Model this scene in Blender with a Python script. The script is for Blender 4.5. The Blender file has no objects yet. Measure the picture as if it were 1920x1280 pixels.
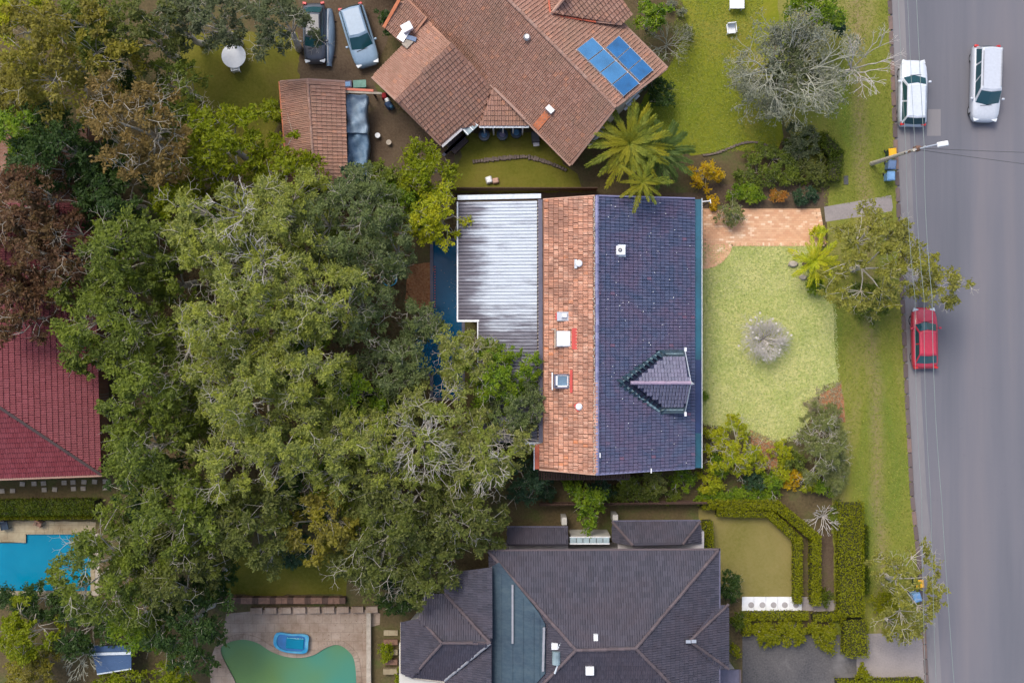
import bpy, math, random
import numpy as np
from mathutils import Vector, Matrix
from mathutils.geometry import tessellate_polygon
random.seed(7)
rng = np.random.default_rng(11)
sc = bpy.context.scene
COL = sc.collection
R = math.radians
# ------------------------------------------------------------------ camera, light, exposure
HC = 78.0            # drone height
K = 27.5             # photograph pixels per metre on the ground
cam = bpy.data.cameras.new('camera'); camo = bpy.data.objects.new('camera', cam); COL.objects.link(camo)
camo.location = (0, 0, HC); camo.rotation_euler = (0, 0, 0)
cam.sensor_width = 36; cam.lens = 36 * HC / (1920 / K); cam.clip_end = 2000
sc.camera = camo
world = bpy.data.worlds.new('World'); sc.world = world; world.use_nodes = True
wn = world.node_tree; bg = wn.nodes['Background']
sky = wn.nodes.new('ShaderNodeTexSky'); sky.sky_type = 'NISHITA'; sky.sun_disc = False
SUN_EL, SUN_AZ = R(58), R(-35)
sky.sun_elevation = SUN_EL; sky.sun_rotation = SUN_AZ; sky.air_density = 1.0; sky.dust_density = 3.5; sky.ozone_density = 1.0
wn.links.new(sky.outputs[0], bg.inputs[0]); bg.inputs[1].default_value = 0.15
sl = bpy.data.lights.new('sun', 'SUN'); sl.energy = 1.25; sl.angle = R(22); sl.color = (1, .95, .86)
slo = bpy.data.objects.new('sun', sl); COL.objects.link(slo)
sd = Vector((math.sin(SUN_AZ) * math.cos(SUN_EL), math.cos(SUN_AZ) * math.cos(SUN_EL), math.sin(SUN_EL)))
slo.rotation_euler = sd.to_track_quat('Z', 'Y').to_euler(); slo.location = (0, 0, 60)
sc.view_settings.view_transform = 'Standard'; sc.view_settings.look = 'None'
sc.view_settings.gamma = 1; sc.view_settings.use_curve_mapping = False
sc.view_settings.exposure = 0.65

# ------------------------------------------------------------------ helpers
def P(px, py, z=0.0):
    k = (HC - z) / HC / K
    return Vector(((px - 960) * k, (640 - py) * k, z))
def P2(px, py, z=0.0):
    v = P(px, py, z); return (v.x, v.y)
def tag(o, label=None, cat=None, group=None, kind=None):
    if label: o['label'] = label
    if cat: o['category'] = cat
    if group: o['group'] = group
    if kind: o['kind'] = kind
    return o
def empty(name, loc, label, cat, group=None, rz=0):
    o = bpy.data.objects.new(name, None); COL.objects.link(o)
    o.location = loc; o.rotation_euler = (0, 0, rz); o.empty_display_size = .3
    return tag(o, label, cat, group)
def rootloc(p):
    if p is None: return Vector((0, 0, 0))
    while p.parent: p = p.parent
    return Vector(p.location)
def link(name, me, parent=None, kind=None, label=None):
    o = bpy.data.objects.new(name, me); COL.objects.link(o)
    if parent: o.parent = parent
    if kind: o['kind'] = kind
    if label: o['label'] = label
    return o
class MB:
    def __init__(s): s.v = []; s.f = []
    def add(s, vs, fs):
        n = len(s.v); s.v += [tuple(v) for v in vs]; s.f += [tuple(i + n for i in f) for f in fs]; return s
    def quad(s, a, b, c, d): return s.add([a, b, c, d], [(0, 1, 2, 3)])
    def box(s, c, d, rz=0, taper=1.0):
        x, y, z = d[0] / 2, d[1] / 2, d[2] / 2; ca, sa = math.cos(rz), math.sin(rz); vs = []
        for k in (-1, 1):
            t = taper if k == 1 else 1
            for (i, j) in ((-1, -1), (1, -1), (1, 1), (-1, 1)):
                X, Y = i * x * t, j * y * t
                vs.append((c[0] + X * ca - Y * sa, c[1] + X * sa + Y * ca, c[2] + k * z))
        return s.add(vs, [(3, 2, 1, 0), (4, 5, 6, 7), (0, 1, 5, 4), (1, 2, 6, 5), (2, 3, 7, 6), (3, 0, 4, 7)])
    def beam(s, a, b, w, h):       # box between two points, w across, h thick (top at the points)
        a, b = Vector(a), Vector(b); d = (b - a).normalized(); sd_ = d.cross(Vector((0, 0, 1)))
        if sd_.length < 1e-4: sd_ = Vector((1, 0, 0))
        sd_.normalize(); up = sd_.cross(d).normalized(); vs = []
        for p in (a, b):
            for i, k in ((-1, -1), (1, -1), (1, 0), (-1, 0)):
                vs.append(p + sd_ * (i * w / 2) + up * (k * h))
        return s.add(vs, [(0, 1, 2, 3), (7, 6, 5, 4), (0, 4, 5, 1), (1, 5, 6, 2), (2, 6, 7, 3), (3, 7, 4, 0)])
    def tube(s, a, b, r0, r1, n=5, cap=True):
        a, b = Vector(a), Vector(b); d = (b - a)
        if d.length < 1e-5: return s
        d.normalize(); u = d.orthogonal().normalized(); w = d.cross(u); vs = []
        for p, r in ((a, r0), (b, r1)):
            for i in range(n):
                t = 2 * math.pi * i / n; vs.append(p + (u * math.cos(t) + w * math.sin(t)) * r)
        fs = [(i, (i + 1) % n, n + (i + 1) % n, n + i) for i in range(n)]
        if cap: fs += [tuple(range(n))[::-1], tuple(range(n, 2 * n))]
        return s.add(vs, fs)
    def cyl(s, c, r, h, n=16, r2=None):
        return s.tube((c[0], c[1], c[2]), (c[0], c[1], c[2] + h), r, r if r2 is None else r2, n)
    def slab(s, pts, z0, z1):       # prism of a 2d outline
        n = len(pts); top = [(p[0], p[1], z1) for p in pts]; bot = [(p[0], p[1], z0) for p in pts]
        ar = sum(pts[i][0] * pts[(i + 1) % n][1] - pts[(i + 1) % n][0] * pts[i][1] for i in range(n))
        if ar < 0: top.reverse(); bot.reverse()
        tri = tessellate_polygon([[Vector(p) for p in top]])
        fs = []
        for t in tri:
            a, b, c = [top[i] for i in t]
            cr = (b[0] - a[0]) * (c[1] - a[1]) - (b[1] - a[1]) * (c[0] - a[0])
            fs.append(tuple(t) if cr > 0 else tuple(t)[::-1])
        fs2 = [tuple(i + n for i in f[::-1]) for f in fs]
        side = [(n + i, n + (i + 1) % n, (i + 1) % n, i) for i in range(n)]
        return s.add(top + bot, fs + fs2 + side)
    def build(s, name, mat, parent=None, local=False, smooth=False, kind=None, label=None, bevel=0):
        off = Vector((0, 0, 0)) if local else rootloc(parent)
        me = bpy.data.meshes.new(name)
        me.from_pydata([(v[0] - off.x, v[1] - off.y, v[2] - off.z) for v in s.v], [], s.f)
        me.materials.append(mat)
        if smooth: me.polygons.foreach_set('use_smooth', [True] * len(me.polygons))
        me.update()
        o = link(name, me, parent, kind, label)
        if bevel:
            m = o.modifiers.new('bevel', 'BEVEL'); m.width = bevel; m.segments = 2; m.limit_method = 'ANGLE'
        return o

def np_mesh(name, V, Q, mat, parent=None, kind=None, label=None, smooth=False):
    off = np.array(rootloc(parent)); V = (V - off).astype(np.float32)
    me = bpy.data.meshes.new(name); me.vertices.add(len(V)); me.vertices.foreach_set('co', V.ravel())
    n = len(Q); me.loops.add(n * 4); me.loops.foreach_set('vertex_index', Q.astype(np.int32).ravel())
    me.polygons.add(n); me.polygons.foreach_set('loop_start', np.arange(0, n * 4, 4, dtype=np.int32))
    me.update(calc_edges=True); me.materials.append(mat)
    if smooth: me.polygons.foreach_set('use_smooth', [True] * n)
    return link(name, me, parent, kind, label)

# ------------------------------------------------------------------ materials
def newmat(name):
    m = bpy.data.materials.new(name); m.use_nodes = True; nt = m.node_tree
    return m, nt, nt.nodes['Principled BSDF']
def ramp(nt, stops):
    r = nt.nodes.new('ShaderNodeValToRGB'); e = r.color_ramp.elements
    while len(e) > 1: e.remove(e[-1])
    e[0].position = stops[0][0]; e[0].color = (*stops[0][1], 1)
    for p, c in stops[1:]:
        x = e.new(p); x.color = (*c, 1)
    return r
def noise(nt, scale, detail=4, rough=.6, vec=None, dist=0):
    n = nt.nodes.new('ShaderNodeTexNoise'); n.inputs['Scale'].default_value = scale
    n.inputs['Detail'].default_value = detail; n.inputs['Roughness'].default_value = rough
    n.inputs['Distortion'].default_value = dist
    if vec is None: vec = nt.nodes.new('ShaderNodeNewGeometry').outputs['Position']
    nt.links.new(vec, n.inputs['Vector']); return n.outputs['Fac']
def mix(nt, a, b, f, mode='MIX'):
    n = nt.nodes.new('ShaderNodeMix'); n.data_type = 'RGBA'; n.blend_type = mode
    for sck, v in ((n.inputs['Factor'], f), (n.inputs['A'], a), (n.inputs['B'], b)):
        if isinstance(v, (int, float)): sck.default_value = v
        elif isinstance(v, tuple): sck.default_value = (*v, 1)
        else: nt.links.new(v, sck)
    return n.outputs['Result']
def math_(nt, op, a, b=None, clamp=False):
    n = nt.nodes.new('ShaderNodeMath'); n.operation = op; n.use_clamp = clamp
    for i, v in enumerate((a, b)):
        if v is None: continue
        if isinstance(v, (int, float)): n.inputs[i].default_value = v
        else: nt.links.new(v, n.inputs[i])
    return n.outputs[0]
def pos(nt, scale=(1, 1, 1)):
    g = nt.nodes.new('ShaderNodeNewGeometry'); v = nt.nodes.new('ShaderNodeVectorMath'); v.operation = 'MULTIPLY'
    nt.links.new(g.outputs['Position'], v.inputs[0]); v.inputs[1].default_value = scale; return v.outputs[0]
def bump(nt, bs, h, strength=.3, dist=.02):
    b = nt.nodes.new('ShaderNodeBump'); b.inputs['Strength'].default_value = strength; b.inputs['Distance'].default_value = dist
    nt.links.new(h, b.inputs['Height']); nt.links.new(b.outputs[0], bs.inputs['Normal'])
def rnd(nt):     # one random number per loose piece, for pieces that are objects and for joined ones
    g = nt.nodes.new('ShaderNodeNewGeometry'); o = nt.nodes.new('ShaderNodeObjectInfo')
    return math_(nt, 'FRACT', math_(nt, 'ADD', g.outputs['Random Per Island'], math_(nt, 'MULTIPLY', o.outputs['Random'], 7.31)))
def plain(name, c, rough=.6, metal=0, var=.25, scale=3, bmp=0, spec=.5):
    m, nt, b = newmat(name)
    f = noise(nt, scale, 5, .65)
    c2 = tuple(min(1, x * (1 + var)) for x in c); c1 = tuple(x * (1 - var) for x in c)
    r = ramp(nt, [(.3, c1), (.7, c2)]); nt.links.new(f, r.inputs[0]); nt.links.new(r.outputs[0], b.inputs['Base Color'])
    b.inputs['Roughness'].default_value = rough; b.inputs['Metallic'].default_value = metal
    b.inputs['Specular IOR Level'].default_value = spec
    if bmp: bump(nt, b, noise(nt, scale * 12, 3), .5, bmp)
    return m
def blend(name, stops, scale, detail=6, rough=.9, fine=None, fscale=20, bmp=.03, stretch=(1, 1, 1), famt=.5, spec=.2):
    """large patches through a ramp, broken up by a finer noise"""
    m, nt, b = newmat(name)
    f = noise(nt, scale, detail, .62, pos(nt, stretch), .4)
    r = ramp(nt, stops); nt.links.new(f, r.inputs[0]); col = r.outputs[0]
    f2 = noise(nt, fscale, 4, .7, pos(nt, stretch))
    if fine:
        r2 = ramp(nt, [(.38, (0, 0, 0)), (.66, (1, 1, 1))]); nt.links.new(f2, r2.inputs[0])
        col = mix(nt, col, fine, math_(nt, 'MULTIPLY', r2.outputs[0], famt))
    nt.links.new(col, b.inputs['Base Color']); b.inputs['Roughness'].default_value = rough
    b.inputs['Specular IOR Level'].default_value = spec
    bump(nt, b, f2, .7, bmp)
    return m
def tilemat(name, cols, patch, pscale=.5, pamt=.5, rough=.6, dirt=None):
    m, nt, b = newmat(name)
    r = ramp(nt, cols); r.color_ramp.interpolation = 'LINEAR'; nt.links.new(rnd(nt), r.inputs[0])
    f = noise(nt, pscale, 6, .7, None, .6); rp = ramp(nt, [(.42, (0, 0, 0)), (.62, (1, 1, 1))]); nt.links.new(f, rp.inputs[0])
    col = mix(nt, r.outputs[0], patch, math_(nt, 'MULTIPLY', rp.outputs[0], pamt))
    if dirt:
        g = noise(nt, 9, 5, .75); rg = ramp(nt, [(.5, (0, 0, 0)), (.7, (1, 1, 1))]); nt.links.new(g, rg.inputs[0])
        col = mix(nt, col, dirt, math_(nt, 'MULTIPLY', rg.outputs[0], .6))
    nt.links.new(col, b.inputs['Base Color']); b.inputs['Roughness'].default_value = rough
    b.inputs['Specular IOR Level'].default_value = .35
    bump(nt, b, noise(nt, 30, 3), .3, .01)
    return m
def leafmat(name, c1, c2, c3=None, pscale=.9, trans=.44, pamt=.6):
    m, nt, b = newmat(name); nt.nodes.remove(b)
    r = ramp(nt, [(0, c1), (.55, tuple((x + y) / 2 for x, y in zip(c1, c2))), (1, c2)]); nt.links.new(rnd(nt), r.inputs[0]); col = r.outputs[0]
    if c3:
        f = noise(nt, pscale, 3, .6); rp = ramp(nt, [(.45, (0, 0, 0)), (.6, (1, 1, 1))]); nt.links.new(f, rp.inputs[0])
        col = mix(nt, col, c3, math_(nt, 'MULTIPLY', rp.outputs[0], pamt))
    d = nt.nodes.new('ShaderNodeBsdfPrincipled'); d.inputs['Roughness'].default_value = .55; d.inputs['Specular IOR Level'].default_value = .3
    t = nt.nodes.new('ShaderNodeBsdfTranslucent'); ms = nt.nodes.new('ShaderNodeMixShader'); ms.inputs[0].default_value = trans
    nt.links.new(col, d.inputs['Base Color']); nt.links.new(col, t.inputs['Color'])
    nt.links.new(d.outputs[0], ms.inputs[1]); nt.links.new(t.outputs[0], ms.inputs[2])
    nt.links.new(ms.outputs[0], nt.nodes['Material Output'].inputs[0]); return m
def water(name, c, deep, scale=.4, rough=.06):
    m, nt, b = newmat(name)
    r = ramp(nt, [(.35, c), (.65, deep)]); nt.links.new(noise(nt, scale, 2, .5), r.inputs[0])
    nt.links.new(r.outputs[0], b.inputs['Base Color']); b.inputs['Roughness'].default_value = rough
    b.inputs['IOR'].default_value = 1.33; b.inputs['Alpha'].default_value = .82
    bump(nt, b, noise(nt, 2.2, 4, .6, None, .8), .35, .05); return m
def paint(name, c, rough=.25):
    m, nt, b = newmat(name); b.inputs['Base Color'].default_value = (*c, 1); b.inputs['Roughness'].default_value = rough
    r = ramp(nt, [(.3, tuple(x * .88 for x in c)), (.7, c)]); nt.links.new(noise(nt, 6, 4), r.inputs[0]); nt.links.new(r.outputs[0], b.inputs['Base Color'])
    b.inputs['Coat Weight'].default_value = .6; b.inputs['Coat Roughness'].default_value = .12; return m
def glass(name, c=(.01, .03, .04)):
    m, nt, b = newmat(name); b.inputs['Base Color'].default_value = (*c, 1); b.inputs['Roughness'].default_value = .05
    b.inputs['Specular IOR Level'].default_value = .7; return m

M = {}
M['soil'] = blend('soil', [(.3, (.055, .04, .02)), (.5, (.085, .068, .03)), (.7, (.065, .095, .02))], .5, fine=(.17, .12, .065), fscale=6, famt=.45)
M['far_ground'] = blend('far ground', [(.3, (.05, .06, .02)), (.7, (.09, .1, .03))], .06, fine=(.12, .11, .05), fscale=1)
M['lawn'] = blend('pale lawn', [(.3, (.2, .26, .05)), (.5, (.36, .38, .11)), (.7, (.46, .43, .16))], .33, fine=(.56, .52, .24), fscale=4.5, bmp=.06, famt=.6)
M['lawn_n'] = blend('olive lawn', [(.3, (.105, .15, .006)), (.52, (.17, .185, .01)), (.72, (.24, .19, .045))], .22, fine=(.24, .22, .03), fscale=5, bmp=.05, famt=.35)
M['lawn_s'] = blend('dry front lawn', [(.3, (.14, .13, .025)), (.7, (.22, .18, .06))], .3, fine=(.24, .2, .08), fscale=5, bmp=.05, famt=.4)
M['lawn_back'] = blend('dark olive back lawn', [(.3, (.085, .095, .006)), (.55, (.13, .12, .015)), (.75, (.15, .11, .03))], .35, fine=(.18, .17, .03), fscale=5, bmp=.05, famt=.4)  # darker olive grass with brownish patches
M['bare_yard'] = blend('bare yard earth', [(.3, (.055, .035, .022)), (.55, (.095, .066, .042)), (.75, (.08, .075, .02))], .4, fine=(.16, .12, .08), fscale=7, famt=.4)
M['orange_soil'] = blend('orange soil', [(.3, (.17, .06, .025)), (.5, (.26, .095, .04)), (.7, (.33, .15, .065))], 1.6, fine=(.42, .27, .14), fscale=7, famt=.6)
def verge():
    m, nt, b = newmat('verge grass')
    f = noise(nt, .3, 6, .62, pos(nt, (1, .35, 1)), .5); r = ramp(nt, [(.3, (.09, .15, .008)), (.5, (.17, .18, .02)), (.7, (.25, .21, .075))]); nt.links.new(f, r.inputs[0])
    sx = nt.nodes.new('ShaderNodeSeparateXYZ'); g = nt.nodes.new('ShaderNodeNewGeometry'); nt.links.new(g.outputs['Position'], sx.inputs[0])
    # the foot-worn track: a strip along the verge, drifting east towards the south
    cx = math_(nt, 'ADD', math_(nt, 'MULTIPLY', sx.outputs[1], -.045), 23.9)
    cx = math_(nt, 'ADD', cx, math_(nt, 'MULTIPLY', noise(nt, .12, 2), 1.2))
    dx = math_(nt, 'ABSOLUTE', math_(nt, 'SUBTRACT', sx.outputs[0], cx))
    w = math_(nt, 'SUBTRACT', 1.0, math_(nt, 'DIVIDE', dx, .75), True)
    w = math_(nt, 'MULTIPLY', w, math_(nt, 'MULTIPLY', noise(nt, .8, 5, .7), 1.15), True)
    col = mix(nt, r.outputs[0], (.25, .175, .1), w)
    f2 = noise(nt, 6, 4, .7); r2 = ramp(nt, [(.4, (0, 0, 0)), (.66, (1, 1, 1))]); nt.links.new(f2, r2.inputs[0])
    col = mix(nt, col, (.19, .16, .04), math_(nt, 'MULTIPLY', r2.outputs[0], .35))
    nt.links.new(col, b.inputs['Base Color']); b.inputs['Roughness'].default_value = .95; bump(nt, b, f2, .7, .05); return m
M['verge'] = verge()
def asphalt():
    m, nt, b = newmat('asphalt')
    f = noise(nt, .35, 5, .6, pos(nt, (1, .06, 1)), .3); r = ramp(nt, [(.3, (.095, .1, .12)), (.5, (.128, .127, .147)), (.7, (.172, .155, .165))]); nt.links.new(f, r.inputs[0])
    f2 = noise(nt, 25, 3, .7); r2 = ramp(nt, [(.35, (0, 0, 0)), (.7, (1, 1, 1))]); nt.links.new(f2, r2.inputs[0])
    col = mix(nt, r.outputs[0], (.2, .19, .2), math_(nt, 'MULTIPLY', r2.outputs[0], .3))
    f3 = noise(nt, .9, 6, .75, None, 1.5); r3 = ramp(nt, [(.62, (0, 0, 0)), (.7, (1, 1, 1))]); nt.links.new(f3, r3.inputs[0])
    col = mix(nt, col, (.09, .09, .11), math_(nt, 'MULTIPLY', r3.outputs[0], .25))
    nt.links.new(col, b.inputs['Base Color']); b.inputs['Roughness'].default_value = .85; bump(nt, b, f2, .5, .01); return m
M['asphalt'] = asphalt()
M['gutter_conc'] = blend('gutter concrete', [(.3, (.16, .155, .165)), (.7, (.23, .215, .22))], .5, fine=(.22, .21, .21), fscale=8, stretch=(1, .15, 1), bmp=.01)
M['concrete'] = blend('pale concrete', [(.3, (.21, .185, .18)), (.7, (.29, .255, .24))], .6, fine=(.34, .3, .28), fscale=9, bmp=.01)
M['dark_drive'] = blend('dark driveway', [(.32, (.05, .05, .055)), (.55, (.09, .085, .085)), (.75, (.22, .21, .21))], .28, fine=(.16, .15, .15), fscale=8, bmp=.01)
M['kerb'] = tilemat('kerb stone', [(0, (.11, .08, .075)), (.5, (.15, .11, .1)), (1, (.23, .15, .12))], (.1, .085, .085), 1.2, .5, .9)
M['deck_cream'] = None
def pavers(name, c1, c2, mortar, w, h, rz=0, rough=.9):
    m, nt, b = newmat(name)
    bt = nt.nodes.new('ShaderNodeTexBrick'); bt.inputs['Color1'].default_value = (*c1, 1); bt.inputs['Color2'].default_value = (*c2, 1)
    bt.inputs['Mortar'].default_value = (*mortar, 1); bt.inputs['Scale'].default_value = 1; bt.inputs['Brick Width'].default_value = w
    bt.inputs['Row Height'].default_value = h; bt.inputs['Mortar Size'].default_value = .012
    mp = nt.nodes.new('ShaderNodeMapping'); mp.inputs['Rotation'].default_value = (0, 0, rz); nt.links.new(pos(nt), mp.inputs[0]); nt.links.new(mp.outputs[0], bt.inputs['Vector'])
    f = noise(nt, .8, 6, .7); r = ramp(nt, [(.35, (.62, .55, .5)), (.65, (1, 1, 1))]); nt.links.new(f, r.inputs[0])
    nt.links.new(mix(nt, bt.outputs[0], r.outputs[0], 1.0, 'MULTIPLY'), b.inputs['Base Color']); b.inputs['Roughness'].default_value = rough
    bump(nt, b, noise(nt, 15, 3), .3, .01); return m
M['deck_cream'] = pavers('cream pool pavers', (.33, .26, .2), (.37, .29, .23), (.25, .2, .15), .6, .6)
M['deck_tan'] = pavers('sandstone pool surround', (.33, .28, .18), (.38, .32, .21), (.23, .2, .12), .8, .5)
M['brick_pave'] = tilemat('orange paving brick', [(0, (.56, .31, .18)), (.5, (.62, .37, .22)), (.88, (.66, .42, .26)), (1, (.8, .6, .42))], (.64, .33, .18), .9, .4, .9)
M['mortar'] = plain('paving sand joint', (.46, .27, .16), .95)
M['white'] = plain('white paint', (.72, .73, .74), .45, var=.08)
M['white_metal'] = plain('white flashing', (.52, .57, .61), .45, var=.15, scale=5)
M['cream_wall'] = plain('cream render wall', (.5, .48, .43), .85, var=.12, scale=1.5)
M['grey_wall'] = plain('grey render wall', (.33, .31, .31), .85, var=.15, scale=1.5)
M['brick_wall'] = pavers('red brick wall', (.24, .09, .05), (.3, .12, .07), (.3, .26, .22), .24, .09)
M['tile_orange'] = tilemat('terracotta tile', [(0, (.47, .22, .14)), (.25, (.58, .29, .19)), (.7, (.65, .345, .235)), (.95, (.7, .43, .31)), (1, (.66, .24, .1))], (.33, .17, .12), .75, .9, .7, dirt=(.25, .19, .13))
M['tile_dark'] = tilemat('dark painted tile', [(0, (.07, .09, .155)), (.4, (.083, .1, .172)), (.8, (.096, .114, .188)), (.985, (.105, .124, .2)), (1, (.19, .11, .165))], (.16, .1, .155), .45, .5, .42)
M['tile_dormer'] = tilemat('grey dormer tile', [(0, (.14, .145, .205)), (.5, (.17, .175, .24)), (1, (.2, .2, .28))], (.2, .17, .25), .8, .4, .4)
M['tile_north'] = tilemat('weathered brown tile', [(0, (.3, .155, .11)), (.5, (.35, .19, .14)), (.9, (.38, .215, .16)), (1, (.44, .21, .13))], (.28, .17, .12), .35, .65, .8, dirt=(.22, .16, .11))
M['tile_south'] = tilemat('charcoal tile', [(0, (.038, .038, .053)), (.5, (.05, .048, .066)), (1, (.06, .057, .077))], (.062, .046, .056), .25, .5, .65)
M['cap_orange'] = tilemat('orange ridge cap', [(0, (.4, .2, .13)), (1, (.55, .33, .24))], (.5, .4, .33), 2, .5, .8)
M['cap_dark'] = tilemat('dark ridge cap', [(0, (.13, .13, .24)), (1, (.24, .24, .38))], (.3, .28, .4), 2, .5, .5)
M['cap_mauve'] = tilemat('mauve ridge cap', [(0, (.26, .2, .28)), (1, (.34, .25, .34))], (.3, .25, .32), 2, .5, .5)
M['cap_north'] = tilemat('pale north ridge cap', [(0, (.26, .14, .1)), (1, (.36, .22, .17))], (.3, .22, .18), 2, .5, .8)
M['cap_south'] = tilemat('brown ridge cap', [(0, (.085, .065, .07)), (1, (.125, .095, .1))], (.11, .09, .1), 2, .5, .8)
M['tile_red'] = tilemat('maroon tile', [(0, (.15, .023, .03)), (.5, (.17, .03, .038)), (1, (.19, .038, .048))], (.15, .035, .04), .3, .5, .6); M['joint_navy'] = plain('navy tile joints', (.018, .024, .06), .9); M['joint'] = plain('earthy tile joints', (.2, .095, .06), .9)
def ribbed(name, c, c2):
    return blend(name, [(.3, c), (.7, c2)], .4, fine=tuple(x * 1.25 for x in c2), fscale=6, rough=.5, bmp=.005, stretch=(1, 3, 1), spec=.5)
M['red_roof'] = ribbed('maroon roof paint', (.14, .022, .03), (.17, .032, .04))
M['red_flash'] = plain('red painted flashing', (.5, .06, .045), .5, var=.15)
M['orange_gutter'] = plain('orange red gutter', (.48, .1, .045), .45, var=.12)
M['gutter_navy'] = plain('navy gutter paint', (.012, .03, .1), .35, var=.4, scale=.35)
M['gutter_teal'] = plain('teal gutter paint', (.01, .085, .13), .35, var=.5, scale=.3)
M['gutter_grey'] = plain('slate grey gutter', (.1, .095, .14), .5, var=.2)
M['lead'] = plain('dark lead flashing', (.02, .045, .065), .45, var=.5, scale=4, bmp=.01)
M['lead_pale'] = plain('worn lead edge', (.17, .25, .28), .5, var=.5, scale=6)
def whiteroof():
    m, nt, b = newmat('grimy white metal roof')
    sx = nt.nodes.new('ShaderNodeSeparateXYZ'); g = nt.nodes.new('ShaderNodeNewGeometry'); nt.links.new(g.outputs['Position'], sx.inputs[0])
    st = noise(nt, .9, 6, .72, pos(nt, (.45, 3.2, 1)), .3)
    # grime sits on the low western edge and on the southern end
    a = math_(nt, 'DIVIDE', math_(nt, 'ADD', sx.outputs[0], 3.4), 2.1)     # 0 at the low edge
    a = math_(nt, 'SUBTRACT', 1.0, a, True)
    s2 = math_(nt, 'DIVIDE', math_(nt, 'SUBTRACT', 2.7, sx.outputs[1]), 2.6, True)
    s3 = math_(nt, 'MULTIPLY', math_(nt, 'SUBTRACT', 4.3, sx.outputs[0], True), 1.0, True)
    w = math_(nt, 'ADD', a, math_(nt, 'MULTIPLY', s2, .72))
    w = math_(nt, 'ADD', math_(nt, 'MULTIPLY', w, .85), math_(nt, 'MULTIPLY', math_(nt, 'SUBTRACT', st, .46), 2.0))
    r = ramp(nt, [(.12, (.53, .58, .63)), (.36, (.36, .39, .44)), (.62, (.16, .155, .19)), (1, (.085, .075, .1))]); nt.links.new(w, r.inputs[0])
    f = noise(nt, 14, 4, .7, pos(nt, (.5, 1, 1))); r2 = ramp(nt, [(.3, (.8, .8, .82)), (.6, (1, 1, 1))]); nt.links.new(f, r2.inputs[0])
    nt.links.new(mix(nt, r.outputs[0], r2.outputs[0], 1.0, 'MULTIPLY'), b.inputs['Base Color'])
    b.inputs['Roughness'].default_value = .5; return m
M['white_roof'] = whiteroof()
M['teal_roof'] = blend('blue grey metal roof', [(.3, (.03, .045, .07)), (.6, (.045, .075, .1)), (.8, (.1, .13, .14))], .5, fine=(.08, .11, .13), fscale=5, rough=.45, bmp=.005, stretch=(.4, 1.2, 1))
M['timber'] = blend('brown timber', [(.3, (.06, .035, .025)), (.7, (.11, .065, .05))], 2, fine=(.15, .1, .08), fscale=10, stretch=(3, .3, 1))
M['dark_brown'] = plain('dark brown metal', (.05, .03, .028), .6)
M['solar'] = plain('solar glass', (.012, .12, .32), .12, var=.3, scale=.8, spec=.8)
M['solar_pale'] = plain('solar glass with painted sky sheen', (.05, .2, .42), .12, var=.25, scale=.6, spec=.8)  # paler copy of the panel glass: sky sheen painted into its colour
M['alu'] = plain('aluminium', (.5, .52, .55), .35, metal=.6, var=.1)
M['steel'] = plain('galvanised steel', (.32, .32, .34), .5, metal=.3, var=.15)
M['glass'] = glass('window glass', (.02, .05, .08))
M['glass_teal'] = glass('tinted car glass', (.012, .06, .075))
M['sky_glass'] = plain('skylight glass', (.12, .2, .27), .1, var=.3, scale=2, spec=.8)
M['green_glass'] = plain('glazed canopy', (.22, .29, .31), .2, var=.3, scale=2, spec=.7)
M['black'] = plain('black rubber', (.02, .02, .022), .8)
M['dark_grey'] = plain('dark grey plastic', (.06, .06, .065), .6)
M['tail_red'] = plain('tail lamp red', (.5, .02, .02), .3)
M['lamp_clear'] = plain('headlamp lens', (.6, .63, .65), .15)
M['car_white'] = paint('white car paint', (.62, .66, .72)); M['car_red'] = paint('red car paint', (.52, .03, .06))
M['car_silver'] = paint('silver blue car paint', (.22, .32, .43)); M['car_dark'] = paint('dark grey car paint', (.05, .055, .07))
M['car_silvergrey'] = paint('light silver car paint', (.52, .55, .6))
M['canoe'] = plain('pale blue hull', (.15, .21, .28), .35, var=.2, scale=1)
M['bin_blue'] = plain('pale blue bin plastic', (.17, .33, .55), .5, var=.1); M['bin_slate'] = plain('slate blue bin plastic', (.1, .16, .28), .5, var=.1)
M['bin_yellow'] = plain('yellow bin lid', (.8, .4, .01), .5, var=.06); M['bin_green'] = plain('bin body green', (.03, .06, .04), .6)
M['pot_blue'] = plain('navy glazed pot', (.012, .03, .055), .3); M['pot_in'] = plain('blue lid', (.04, .13, .23), .4, var=.3)
M['pot_purple'] = plain('purple lid', (.09, .08, .14), .4, var=.3)
M['hose'] = plain('bright blue hose', (.01, .3, .5), .4)
M['blue_shed'] = ribbed('blue shed roof', (.035, .07, .15), (.05, .1, .2))
M['tarp'] = blend('pale blue tarpaulin', [(.3, (.11, .18, .26)), (.55, (.22, .3, .38)), (.75, (.36, .43, .5))], .6, fine=(.35, .42, .5), fscale=3, rough=.5, bmp=.06, famt=.4)
M['tarp_low'] = blend('darker blue tarpaulin', [(.3, (.07, .13, .21)), (.6, (.14, .23, .33)), (.8, (.28, .36, .44))], .8, fine=(.26, .34, .43), fscale=3, rough=.5, bmp=.06, famt=.4)
M['cloth_red'] = plain('dull red cloth', (.22, .01, .015), .9); M['cloth_navy'] = plain('navy cloth', (.03, .06, .13), .9)
M['mint'] = plain('mint green plastic', (.13, .28, .22), .6); M['orange_tile_new'] = plain('fresh orange paint', (.5, .16, .07), .7)
M['stone_pale'] = plain('pale stone', (.38, .33, .27), .9, bmp=.02); M['stone_grey'] = plain('grey brown stone', (.15, .115, .095), .9, bmp=.02, var=.35)
M['pool_main'] = water('dark blue pool water', (.002, .08, .19), (.002, .1, .23)); M['pool_cyan'] = water('turquoise pool water', (.0, .19, .32), (.002, .22, .36))
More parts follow.
